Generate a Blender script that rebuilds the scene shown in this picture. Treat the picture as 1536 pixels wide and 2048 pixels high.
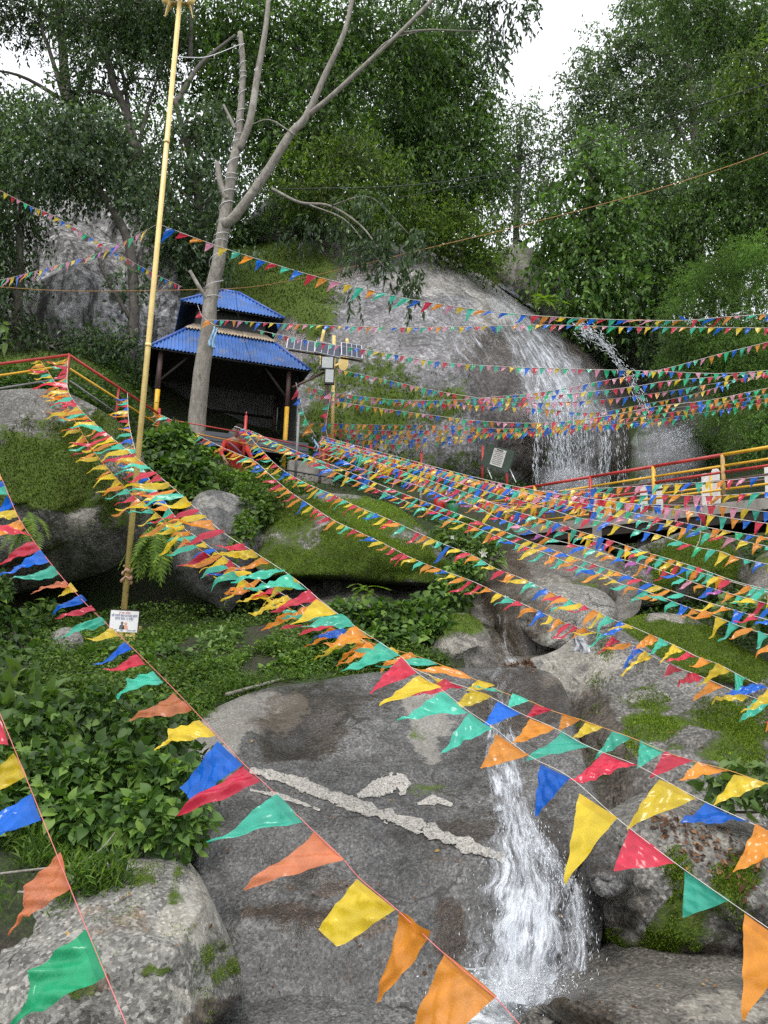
import bpy, math, random
import numpy as np
from mathutils import Vector, Matrix, geometry
from mathutils.bvhtree import BVHTree

# ------------------------------------------------------------------ scene, camera, sky, sun, exposure
scene = bpy.context.scene
for o in list(bpy.data.objects):
    bpy.data.objects.remove(o)
COL = scene.collection

F, CX, CY = 1500.0, 768.0, 1024.0            # focal length and centre in photo pixels (1536 x 2048)
CAM = np.array([0.0, 0.0, 3.0])
_u = np.array([332.0, 9100.0, -1500.0]); _u /= np.linalg.norm(_u)      # plumb line as the lens sees it
_f = np.array([0.0, 0.0, -1.0])
_y = _f - _f.dot(_u) * _u; _y /= np.linalg.norm(_y)
_x = np.cross(_y, _u)
RCW = np.array([_x, _y, _u])                 # camera axes -> world

cam_data = bpy.data.cameras.new('camera')
cam_data.sensor_fit = 'VERTICAL'
cam_data.sensor_height = 24.0
cam_data.lens = F / 2048.0 * 24.0
cam_data.clip_start = 0.05
cam_data.clip_end = 2000.0
cam = bpy.data.objects.new('camera', cam_data)
COL.objects.link(cam)
M4 = Matrix.Identity(4)
for i in range(3):
    for j in range(3):
        M4[i][j] = float(RCW[i][j])
    M4[i][3] = float(CAM[i])
cam.matrix_world = M4
scene.camera = cam

SUN_EL, SUN_AZ = math.radians(62), math.radians(200)      # high, behind the camera and to its left
world = bpy.data.worlds.new('World')
scene.world = world
world.use_nodes = True
wn, wl = world.node_tree.nodes, world.node_tree.links
wn.clear()
w_out = wn.new('ShaderNodeOutputWorld')
w_bg = wn.new('ShaderNodeBackground')
w_sky = wn.new('ShaderNodeTexSky')
w_sky.sky_type = 'NISHITA'
w_sky.sun_disc = False
w_sky.sun_elevation = SUN_EL
w_sky.sun_rotation = SUN_AZ
w_sky.dust_density = 3.0
w_mix = wn.new('ShaderNodeMixRGB')                        # bright even cloud cover over the sky
w_mix.inputs[0].default_value = 0.85
w_mix.inputs[2].default_value = (10.4, 10.6, 11.0, 1)
wl.new(w_sky.outputs[0], w_mix.inputs[1])
wl.new(w_mix.outputs[0], w_bg.inputs[0])
w_bg.inputs[1].default_value = 0.1
wl.new(w_bg.outputs[0], w_out.inputs[0])

sun_data = bpy.data.lights.new('sun', 'SUN')
sun_data.energy = 1.5
sun_data.angle = math.radians(18)
sun_data.color = (1.0, 0.965, 0.91)
sun = bpy.data.objects.new('sun', sun_data)
COL.objects.link(sun)
sdir = Vector((math.cos(SUN_EL) * math.sin(SUN_AZ), math.cos(SUN_EL) * math.cos(SUN_AZ), math.sin(SUN_EL)))
sun.rotation_euler = sdir.to_track_quat('Z', 'Y').to_euler()
sun.location = (0, 0, 40)

vs = scene.view_settings
vs.view_transform = 'Standard'
vs.look = 'None'
vs.exposure = 0.68
vs.gamma = 1.0
vs.use_curve_mapping = False
scene.cycles.use_denoising = False
try:
    scene.cycles.denoiser = 'OPENIMAGEDENOISE'
    scene.cycles.denoising_input_passes = 'RGB_ALBEDO_NORMAL'
except Exception:
    pass
scene.cycles.max_bounces = 6
scene.cycles.diffuse_bounces = 3
scene.cycles.glossy_bounces = 2
scene.cycles.transmission_bounces = 4
scene.cycles.transparent_max_bounces = 16
scene.cycles.caustics_reflective = False
scene.cycles.caustics_refractive = False
scene.cycles.sample_clamp_indirect = 4.0

# ------------------------------------------------------------------ helpers
RNG = np.random.default_rng(7)


def P(px, py, d):
    """world point(s) seen at photo pixel px,py at forward distance d (metres)"""
    px = np.asarray(px, float); py = np.asarray(py, float); d = np.asarray(d, float)
    rc = np.stack([(px - CX) / F, (CY - py) / F, -np.ones_like(px)], -1)
    rw = rc @ RCW.T
    return CAM + rw * (d / rw[..., 1])[..., None]


def proj(p):
    p = np.asarray(p, float) - CAM
    c = p @ RCW
    return np.stack([CX + F * c[..., 0] / -c[..., 2], CY - F * c[..., 1] / -c[..., 2]], -1)


def V(a):
    return Vector((float(a[0]), float(a[1]), float(a[2])))


def _hash(ix, iy, iz, seed):
    h = (ix * 374761393 + iy * 668265263 + iz * 2147483647 + seed * 974634777) & 0xffffffff
    h = ((h ^ (h >> 13)) * 1274126177) & 0xffffffff
    h = ((h ^ (h >> 16)) * 2246822519) & 0xffffffff
    return ((h ^ (h >> 15)) & 0xffffff) / float(0xffffff)


def vnoise(p, seed=0):
    p = np.asarray(p, float)
    i = np.floor(p).astype(np.int64)
    f = p - i
    f = f * f * (3 - 2 * f)
    r = 0
    for dx in (0, 1):
        wx = f[..., 0] if dx else 1 - f[..., 0]
        for dy in (0, 1):
            wy = f[..., 1] if dy else 1 - f[..., 1]
            for dz in (0, 1):
                wz = f[..., 2] if dz else 1 - f[..., 2]
                r = r + wx * wy * wz * _hash(i[..., 0] + dx, i[..., 1] + dy, i[..., 2] + dz, seed)
    return r * 2 - 1


def fbm(p, oct=4, seed=0, ridged=False):
    a, s, r = 1.0, 1.0, 0
    for k in range(oct):
        n = vnoise(p * s + 17.3 * k, seed + k)
        if ridged:
            n = 1 - 2 * np.abs(n)
        r = r + a * n
        a *= 0.5
        s *= 2.07
    return r


class Interp:
    """smooth scattered interpolation (linear radial basis + plane)"""
    def __init__(self, xy, v, smooth=0.0):
        self.xy = np.asarray(xy, float)
        v = np.asarray(v, float)
        self.sc = max(1e-6, float(np.abs(self.xy).max()))
        a = self.xy / self.sc
        n = len(a)
        r = np.linalg.norm(a[:, None] - a[None], axis=-1) + np.eye(n) * 0
        A = np.zeros((n + 3, n + 3))
        A[:n, :n] = -r + np.eye(n) * smooth
        A[:n, n] = 1; A[:n, n + 1:] = a
        A[n, :n] = 1; A[n + 1:, :n] = a.T
        self.w = np.linalg.lstsq(A, np.concatenate([v, [0, 0, 0]]), rcond=None)[0]

    def __call__(self, xy):
        a = np.asarray(xy, float) / self.sc
        sh = a.shape[:-1]
        a = a.reshape(-1, 2)
        b = self.xy / self.sc
        out = np.empty(len(a))
        n = len(b)
        for k in range(0, len(a), 20000):
            q = a[k:k + 20000]
            r = np.linalg.norm(q[:, None] - b[None], axis=-1)
            out[k:k + 20000] = -r @ self.w[:n] + self.w[n] + q @ self.w[n + 1:]
        return out.reshape(sh)


def new_mesh(name, verts, faces, smooth=True):
    """verts (N,3); faces: array (M,3|4) or list of lists or list of arrays"""
    me = bpy.data.meshes.new(name)
    verts = np.ascontiguousarray(np.asarray(verts, np.float32))
    if isinstance(faces, np.ndarray):
        groups = [faces]
    elif len(faces) and isinstance(faces[0], np.ndarray) and faces[0].ndim == 2:
        groups = [g for g in faces if len(g)]
    else:
        by = {}
        for f in faces:
            by.setdefault(len(f), []).append(f)
        groups = [np.array(v, np.int32) for v in by.values()]
    loops = np.concatenate([g.reshape(-1) for g in groups]).astype(np.int32)
    tot = np.concatenate([np.full(len(g), g.shape[1], np.int32) for g in groups])
    start = np.concatenate([[0], np.cumsum(tot)[:-1]]).astype(np.int32)
    me.vertices.add(len(verts))
    me.vertices.foreach_set('co', verts.reshape(-1))
    me.loops.add(len(loops))
    me.loops.foreach_set('vertex_index', loops)
    me.polygons.add(len(tot))
    me.polygons.foreach_set('loop_start', start)
    try:
        me.polygons.foreach_set('loop_total', tot)
    except Exception:
        pass
    me.polygons.foreach_set('use_smooth', np.full(len(tot), bool(smooth)))
    me.update(calc_edges=True)
    me.validate()
    return me


def tag(o, label=None, cat=None, group=None, kind=None):
    if label: o['label'] = label
    if cat: o['category'] = cat
    if group: o['group'] = group
    if kind: o['kind'] = kind
    return o


def attach(o, parent):
    o.parent = parent
    o.matrix_parent_inverse = Matrix.Translation(-parent.location)


def obj(name, me, mat=None, parent=None, recentre=True):
    """link a mesh (world coordinates) as an object whose origin sits at the foot of its shape"""
    if mat is not None and not me.materials:
        for m in (mat if isinstance(mat, (list, tuple)) else [mat]):
            me.materials.append(m)
    o = bpy.data.objects.new(name, me)
    COL.objects.link(o)
    if parent is not None:
        attach(o, parent)
    elif recentre:
        n = len(me.vertices)
        co = np.empty(n * 3, np.float32)
        me.vertices.foreach_get('co', co)
        co = co.reshape(-1, 3)
        c = (co.min(0) + co.max(0)) / 2
        c[2] = co[:, 2].min()
        me.vertices.foreach_set('co', np.ascontiguousarray((co - c).reshape(-1)))
        me.update()
        o.location = V(c)
    return o


def empty(name, loc, label=None, cat=None, group=None):
    o = bpy.data.objects.new(name, None)
    o.empty_display_size = 0.2
    COL.objects.link(o)
    o.location = V(loc)
    return tag(o, label, cat, group)


def catmull(pts, n=8):
    pts = np.asarray(pts, float)
    if len(pts) < 3:
        t = np.linspace(0, 1, n + 1)[:, None]
        return pts[0] * (1 - t) + pts[-1] * t
    p = np.vstack([2 * pts[0] - pts[1], pts, 2 * pts[-1] - pts[-2]])
    out = []
    for i in range(len(pts) - 1):
        a, b, c, d = p[i:i + 4]
        for t in np.arange(n) / n:
            out.append(0.5 * (2 * b + (c - a) * t + (2 * a - 5 * b + 4 * c - d) * t * t + (3 * b - a - 3 * c + d) * t ** 3))
    out.append(pts[-1])
    return np.array(out)


class MB:
    """collects plain shapes into one mesh"""
    def __init__(self):
        self.v, self.f, self.n = [], [], 0

    def add(self, v, f):
        v = np.asarray(v, float)
        self.v.append(v)
        for q in f:
            self.f.append([int(i) + self.n for i in q])
        self.n += len(v)
        return self

    def tube(self, pts, rad, sides=8, cap=True):
        pts = np.asarray(pts, float)
        n = len(pts)
        rad = np.broadcast_to(np.asarray(rad, float), (n,)) if np.ndim(rad) < 2 else np.asarray(rad)
        tan = np.gradient(pts, axis=0)
        tan /= np.linalg.norm(tan, axis=1)[:, None] + 1e-12
        ref = np.array([0, 0, 1.0]) if abs(tan[0, 2]) < 0.9 else np.array([1.0, 0, 0])
        a = np.cross(tan[0], ref); a /= np.linalg.norm(a)
        rings = []
        for i in range(n):
            a = a - a.dot(tan[i]) * tan[i]; a /= np.linalg.norm(a) + 1e-12
            b = np.cross(tan[i], a)
            th = np.arange(sides) / sides * 2 * math.pi
            rings.append(pts[i] + rad[i] * (np.cos(th)[:, None] * a + np.sin(th)[:, None] * b))
        v = np.concatenate(rings)
        f = []
        for i in range(n - 1):
            for j in range(sides):
                k = (j + 1) % sides
                f.append((i * sides + j, i * sides + k, (i + 1) * sides + k, (i + 1) * sides + j))
        if cap:
            f.append(tuple(range(sides))[::-1])
            f.append(tuple(range((n - 1) * sides, n * sides)))
        return self.add(v, f)

    def box(self, c, sx, sy, sz, ax=None, ay=None, az=None):
        """box with centre c and full sizes along unit axes"""
        ax = np.array([1., 0, 0]) if ax is None else np.asarray(ax, float)
        az = np.array([0, 0, 1.]) if az is None else np.asarray(az, float)
        ay = np.cross(az, ax) if ay is None else np.asarray(ay, float)
        c = np.asarray(c, float)
        v = []
        for k in (-.5, .5):
            for j in (-.5, .5):
                for i in (-.5, .5):
                    v.append(c + ax * i * sx + ay * j * sy + az * k * sz)
        f = [(0, 2, 3, 1), (4, 5, 7, 6), (0, 1, 5, 4), (2, 6, 7, 3), (0, 4, 6, 2), (1, 3, 7, 5)]
        return self.add(v, f)

    def prism(self, poly, o, ax, ay, az, th):
        """extruded outline: poly in (ax, ay) metres from o, thickness th along az"""
        poly = np.asarray(poly, float)
        o, ax, ay, az = (np.asarray(q, float) for q in (o, ax, ay, az))
        fr = o + poly[:, :1] * ax + poly[:, 1:2] * ay
        n = len(poly)
        v = np.concatenate([fr - az * th / 2, fr + az * th / 2])
        f = [tuple(range(n))[::-1], tuple(range(n, 2 * n))]
        for i in range(n):
            k = (i + 1) % n
            f.append((i, k, n + k, n + i))
        return self.add(v, f)

    def build(self, name, mat, parent=None, smooth=False):
        me = new_mesh(name, np.concatenate(self.v), self.f, smooth)
        return obj(name, me, mat, parent)


# ------------------------------------------------------------------ materials
def _nodes(name):
    m = bpy.data.materials.new(name)
    m.use_nodes = True
    nt = m.node_tree
    return m, nt.nodes, nt.links, nt.nodes['Principled BSDF']


def noise_node(N, L, vec, scale, detail=4, rough=0.55, dist=0.0):
    n = N.new('ShaderNodeTexNoise')
    n.inputs['Scale'].default_value = scale
    n.inputs['Detail'].default_value = detail
    n.inputs['Roughness'].default_value = rough
    n.inputs['Distortion'].default_value = dist
    if vec is not None:
        L.new(vec, n.inputs['Vector'])
    return n.outputs['Fac']


def ramp_node(N, L, fac, stops, interp='LINEAR'):
    r = N.new('ShaderNodeValToRGB')
    r.color_ramp.interpolation = interp
    el = r.color_ramp.elements
    while len(el) > len(stops):
        el.remove(el[-1])
    while len(el) < len(stops):
        el.new(0.5)
    for e, (p, c) in zip(el, stops):
        e.position = p
        e.color = (*c, 1) if len(c) == 3 else c
    L.new(fac, r.inputs[0])
    return r.outputs[0]


def math_node(N, L, op, a, b=None, clamp=False):
    n = N.new('ShaderNodeMath')
    n.operation = op
    n.use_clamp = clamp
    for i, q in enumerate((a, b)):
        if q is None:
            continue
        if isinstance(q, (int, float)):
            n.inputs[i].default_value = q
        else:
            L.new(q, n.inputs[i])
    return n.outputs[0]


def mix_node(N, L, fac, a, b, mode='MIX'):
    n = N.new('ShaderNodeMixRGB')
    n.blend_type = mode
    for i, q in enumerate((fac, a, b)):
        if isinstance(q, (int, float)):
            n.inputs[i].default_value = q
        elif isinstance(q, tuple):
            n.inputs[i].default_value = (*q, 1) if len(q) == 3 else q
        else:
            L.new(q, n.inputs[i])
    return n.outputs[0]


def gray(v):
    return (v, v, v)


def rock_mat(name, light=(.30, .29, .27), dark=(.13, .128, .12), grain=60.0, moss_bias=0.0, lichen=0.3, rough=0.8,
             streak=0.0, bump=0.5, up_moss=0.0, crack=1.0):
    """granite: speckle, lichen, wet stains and moss steered by the mesh mask (R moss, G pale and dry, B wet or stained)"""
    m, N, L, bs = _nodes(name)
    geo = N.new('ShaderNodeNewGeometry')
    pos = geo.outputs['Position']
    at = N.new('ShaderNodeAttribute'); at.attribute_name = 'mask'
    sep = N.new('ShaderNodeSeparateColor'); L.new(at.outputs['Color'], sep.inputs[0])
    big = noise_node(N, L, pos, 1.1, 6, .6, .3)
    mid = noise_node(N, L, pos, 6.0, 6, .65, .2)
    fine = noise_node(N, L, pos, grain, 3, .6)
    vor = N.new('ShaderNodeTexVoronoi'); vor.inputs['Scale'].default_value = grain
    L.new(pos, vor.inputs['Vector'])
    base = ramp_node(N, L, big, [(.3, dark), (.7, light)])
    midc = ramp_node(N, L, mid, [(.28, gray(.62)), (.5, gray(.95)), (.72, gray(1.28))])
    base = mix_node(N, L, 1.0, base, midc, 'MULTIPLY')
    # crystals, dark and light
    cr = ramp_node(N, L, vor.outputs['Color'], [(.12, gray(.40)), (.34, gray(.80)), (.60, gray(1.07)), (.88, gray(1.9))])
    base = mix_node(N, L, .9, base, cr, 'MULTIPLY')
    fn = ramp_node(N, L, fine, [(.35, gray(.7)), (.62, gray(1.3))])
    base = mix_node(N, L, .7, base, fn, 'MULTIPLY')
    # fissures
    wv = N.new('ShaderNodeMixRGB'); wv.blend_type = 'ADD'; wv.inputs[0].default_value = .35
    nz_ = N.new('ShaderNodeTexNoise'); nz_.inputs['Scale'].default_value = 2.2 * crack; nz_.inputs['Detail'].default_value = 5
    L.new(pos, nz_.inputs['Vector']); L.new(pos, wv.inputs[1]); L.new(nz_.outputs['Color'], wv.inputs[2])
    vc = N.new('ShaderNodeTexVoronoi'); vc.feature = 'DISTANCE_TO_EDGE'; vc.inputs['Scale'].default_value = 1.1 * crack
    L.new(wv.outputs[0], vc.inputs['Vector'])
    cm = noise_node(N, L, pos, 1.7 * crack, 3, .5)
    cw = ramp_node(N, L, cm, [(.52, gray(0)), (.64, gray(.028))])
    ck = math_node(N, L, 'LESS_THAN', vc.outputs['Distance'], math_node(N, L, 'MULTIPLY', cw, .55))
    base = mix_node(N, L, math_node(N, L, 'MULTIPLY', ck, .8), base, (.025, .023, .02))
    # pale dry areas
    ed = noise_node(N, L, pos, 9.0, 5, .65)
    pf = math_node(N, L, 'ADD', sep.outputs[1], math_node(N, L, 'MULTIPLY', math_node(N, L, 'SUBTRACT', ed, .5), 1.1))
    pf = ramp_node(N, L, pf, [(.42, gray(0)), (.56, gray(1))])
    pale = mix_node(N, L, 1.0, base, (1.6, 1.57, 1.48), 'MULTIPLY')
    pale = mix_node(N, L, .35, pale, (.32, .305, .27))
    base = mix_node(N, L, pf, base, pale)
    # lichen spots
    lv = noise_node(N, L, pos, 3.4, 7, .72, .6)
    lf = ramp_node(N, L, lv, [(.64 - .12 * lichen, gray(0)), (.70 - .12 * lichen, gray(min(1, lichen * 2)))])
    base = mix_node(N, L, math_node(N, L, 'MULTIPLY', lf, .8), base, (.34, .335, .30))
    if streak > 0:
        mp = N.new('ShaderNodeMapping'); mp.inputs['Scale'].default_value = (1.6, 1.6, .09)
        L.new(pos, mp.inputs[0])
        sn = noise_node(N, L, mp.outputs[0], 1.5, 6, .7, .5)
        sf = ramp_node(N, L, sn, [(.47, gray(0)), (.60, gray(streak))])
        base = mix_node(N, L, sf, base, (.022, .021, .02))
    # wet or rusty stain
    wf = math_node(N, L, 'ADD', sep.outputs[2], math_node(N, L, 'MULTIPLY', math_node(N, L, 'SUBTRACT', ed, .5), .9))
    wf = ramp_node(N, L, wf, [(.40, gray(0)), (.60, gray(1))])
    wetc = mix_node(N, L, 1.0, base, (.46, .40, .345), 'MULTIPLY')
    base = mix_node(N, L, wf, base, wetc)
    # rusty brown stain
    bf = math_node(N, L, 'ADD', at.outputs['Alpha'], math_node(N, L, 'MULTIPLY', math_node(N, L, 'SUBTRACT', mid, .5), 1.2))
    bf = ramp_node(N, L, bf, [(.40, gray(0)), (.62, gray(.9))])
    base = mix_node(N, L, bf, base, mix_node(N, L, 1.0, base, (.80, .57, .41), 'MULTIPLY'))
    # moss
    mn = noise_node(N, L, pos, 4.2, 8, .72, .3)
    mfine = noise_node(N, L, pos, 55, 4, .7)
    mf = math_node(N, L, 'ADD', sep.outputs[0], math_node(N, L, 'MULTIPLY', math_node(N, L, 'SUBTRACT', mn, .5), 2.1))
    if up_moss:
        sn_ = N.new('ShaderNodeSeparateXYZ'); L.new(geo.outputs['Normal'], sn_.inputs[0])
        mf = math_node(N, L, 'ADD', mf, math_node(N, L, 'MULTIPLY', math_node(N, L, 'SUBTRACT', sn_.outputs[2], .5), up_moss))
    mf = math_node(N, L, 'ADD', mf, moss_bias)
    mf = ramp_node(N, L, mf, [(.40, gray(0)), (.52, gray(.55)), (.66, gray(1))])
    mc = ramp_node(N, L, mfine, [(.25, (.020, .036, .006)), (.5, (.070, .115, .012)), (.75, (.155, .22, .022))])
    mc2 = ramp_node(N, L, mid, [(.3, gray(.6)), (.7, gray(1.25))])
    mc = mix_node(N, L, 1.0, mc, mc2, 'MULTIPLY')
    bro = ramp_node(N, L, noise_node(N, L, pos, 8.5, 5, .7, .4), [(.52, gray(0)), (.70, gray(.55))])
    mc = mix_node(N, L, bro, mc, (.055, .045, .018))
    col = mix_node(N, L, mf, base, mc)
    L.new(col, bs.inputs['Base Color'])
    rr = math_node(N, L, 'SUBTRACT', rough, math_node(N, L, 'MULTIPLY', wf, .42))
    rr = math_node(N, L, 'MAXIMUM', rr, .24)
    rr = math_node(N, L, 'MAXIMUM', rr, math_node(N, L, 'MULTIPLY', mf, .95))
    L.new(rr, bs.inputs['Roughness'])
    bs.inputs['Specular IOR Level'].default_value = .4
    # relief
    h = math_node(N, L, 'ADD', math_node(N, L, 'MULTIPLY', mid, .06), math_node(N, L, 'MULTIPLY', fine, .010))
    h = math_node(N, L, 'ADD', h, math_node(N, L, 'MULTIPLY', ed, .03))
    h = math_node(N, L, 'SUBTRACT', h, math_node(N, L, 'MULTIPLY', ck, .03))
    h = math_node(N, L, 'ADD', h, math_node(N, L, 'MULTIPLY', math_node(N, L, 'MULTIPLY', mfine, mf), .05))
    bp = N.new('ShaderNodeBump'); bp.inputs['Strength'].default_value = bump
    bp.inputs['Distance'].default_value = 1.0
    L.new(h, bp.inputs['Height'])
    L.new(bp.outputs[0], bs.inputs['Normal'])
    return m


def leaf_mat(name, c0, c1, c2=None, trans=.35, rough=.45, spec=.3):
    m, N, L, bs = _nodes(name)
    geo = N.new('ShaderNodeNewGeometry')
    rnd = geo.outputs['Random Per Island']
    big = noise_node(N, L, geo.outputs['Position'], .55, 3, .6)
    stops = [(.05, c0), (.75, c1), (1.0, c2 or tuple(min(1, 1.35 * q) for q in c1))]
    col = ramp_node(N, L, rnd, stops)
    shade = ramp_node(N, L, big, [(.3, gray(.62)), (.7, gray(1.65))])
    col = mix_node(N, L, 1.0, col, shade, 'MULTIPLY')
    L.new(col, bs.inputs['Base Color'])
    bs.inputs['Roughness'].default_value = rough
    bs.inputs['Specular IOR Level'].default_value = spec
    tr = N.new('ShaderNodeBsdfTranslucent')
    tcol = mix_node(N, L, 1.0, col, (1.5, 1.7, .6), 'MULTIPLY')
    L.new(tcol, tr.inputs[0])
    mx = N.new('ShaderNodeMixShader'); mx.inputs[0].default_value = trans
    L.new(bs.outputs[0], mx.inputs[1]); L.new(tr.outputs[0], mx.inputs[2])
    L.new(mx.outputs[0], N['Material Output'].inputs[0])
    return m


def plain_mat(name, c, rough=.6, metal=0.0, spec=.5, vary=.25, scale=8.0, bump=0.0, wear=None, wear_amt=.0):
    m, N, L, bs = _nodes(name)
    geo = N.new('ShaderNodeNewGeometry')
    n = noise_node(N, L, geo.outputs['Position'], scale, 6, .65, .2)
    sh = ramp_node(N, L, n, [(.3, gray(1 - vary)), (.7, gray(1 + vary))])
    col = mix_node(N, L, 1.0, c, sh, 'MULTIPLY')
    if wear:
        n2 = noise_node(N, L, geo.outputs['Position'], scale * 2.3, 7, .75, .5)
        wf = ramp_node(N, L, n2, [(.62 - .25 * wear_amt, gray(0)), (.68 - .25 * wear_amt, gray(.9))])
        col = mix_node(N, L, wf, col, wear)
    L.new(col, bs.inputs['Base Color'])
    bs.inputs['Roughness'].default_value = rough
    bs.inputs['Metallic'].default_value = metal
    bs.inputs['Specular IOR Level'].default_value = spec
    if bump:
        bp = N.new('ShaderNodeBump'); bp.inputs['Strength'].default_value = bump
        bp.inputs['Distance'].default_value = .02
        L.new(n, bp.inputs['Height']); L.new(bp.outputs[0], bs.inputs['Normal'])
    return m


def bark_mat(name, c0, c1, c2=(.33, .31, .28)):
    m, N, L, bs = _nodes(name)
    geo = N.new('ShaderNodeNewGeometry')
    mp = N.new('ShaderNodeMapping'); mp.inputs['Scale'].default_value = (5, 5, 1.6)
    L.new(geo.outputs['Position'], mp.inputs[0])
    n = noise_node(N, L, mp.outputs[0], 3.0, 8, .7, .4)
    n2 = noise_node(N, L, geo.outputs['Position'], 2.6, 6, .7)
    col = ramp_node(N, L, n, [(.3, c0), (.65, c1)])
    lf = ramp_node(N, L, n2, [(.55, gray(0)), (.66, gray(.8))])
    col = mix_node(N, L, lf, col, c2)
    L.new(col, bs.inputs['Base Color'])
    bs.inputs['Roughness'].default_value = .85
    bp = N.new('ShaderNodeBump'); bp.inputs['Strength'].default_value = .7; bp.inputs['Distance'].default_value = .03
    L.new(n, bp.inputs['Height']); L.new(bp.outputs[0], bs.inputs['Normal'])
    return m


# ------------------------------------------------------------------ rock builder
SURF = {}


def on_rock(seeds, fallback):
    """distance function: where the sight line of a photo pixel meets the built rocks"""
    def fn(px):
        px = np.asarray(px, float)
        q = px.reshape(-1, 2)
        d = np.asarray(fallback(px), float).reshape(-1).copy()
        far = P(q[:, 0], q[:, 1], np.full(len(q), 10.0)) - CAM
        o = V(CAM)
        for i in range(len(q)):
            best = None
            for s_ in seeds:
                h = SURF[s_].ray_cast(o, V(far[i]))
                if h[0] is not None and (best is None or h[0][1] < best):
                    best = h[0][1]
            if best is not None:
                d[i] = best - CAM[1]
        return d.reshape(px.shape[:-1])
    return fn

def chaikin(poly, it=2):
    p = np.asarray(poly, float)
    for _ in range(it):
        q = np.roll(p, -1, 0)
        p = np.stack([.75 * p + .25 * q, .25 * p + .75 * q], 1).reshape(-1, 2)
    return p


def resample_closed(p, step):
    q = np.vstack([p, p[:1]])
    seg = np.linalg.norm(np.diff(q, axis=0), axis=1)
    s = np.concatenate([[0], np.cumsum(seg)])
    n = max(8, int(round(s[-1] / step)))
    t = np.arange(n) / n * s[-1]
    return np.stack([np.interp(t, s, q[:, 0]), np.interp(t, s, q[:, 1])], 1)


def in_poly(pts, poly):
    x, y = pts[:, 0], pts[:, 1]
    c = np.zeros(len(pts), bool)
    a = poly; b = np.roll(poly, -1, 0)
    for (x0, y0), (x1, y1) in zip(a, b):
        k = (y0 > y) != (y1 > y)
        if k.any():
            c ^= k & (x < (x1 - x0) * (y - y0) / (y1 - y0 + 1e-12) + x0)
    return c


def dist_poly(pts, poly):
    a = poly; b = np.roll(poly, -1, 0)
    out = np.full(len(pts), 1e9)
    for p0, p1 in zip(a, b):
        d = p1 - p0
        t = np.clip(((pts - p0) @ d) / (d @ d + 1e-12), 0, 1)
        out = np.minimum(out, np.linalg.norm(pts - (p0 + t[:, None] * d), axis=1))
    return out


def blobs(px, spec):
    r = np.zeros(len(px))
    if not len(spec):
        return r
    w = np.c_[px / 38.0, np.zeros(len(px))]
    px = px + 16 * np.stack([fbm(w, 4, 901), fbm(w + 31.7, 4, 902)], 1)
    for (x, y, rx, ry, a) in spec:
        q = ((px[:, 0] - x) / rx) ** 2 + ((px[:, 1] - y) / ry) ** 2
        r = r + a * np.exp(-q * q * .7)
    return np.clip(r, -2, 2)


def unit_(a):
    return a / (np.linalg.norm(a) + 1e-9)


def vnormals(v, f):
    n = np.zeros_like(v)
    fn = np.cross(v[f[:, 1]] - v[f[:, 0]], v[f[:, 2]] - v[f[:, 0]])
    for k in range(3):
        np.add.at(n, f[:, k], fn)
    return n / (np.linalg.norm(n, axis=1)[:, None] + 1e-12)


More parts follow.
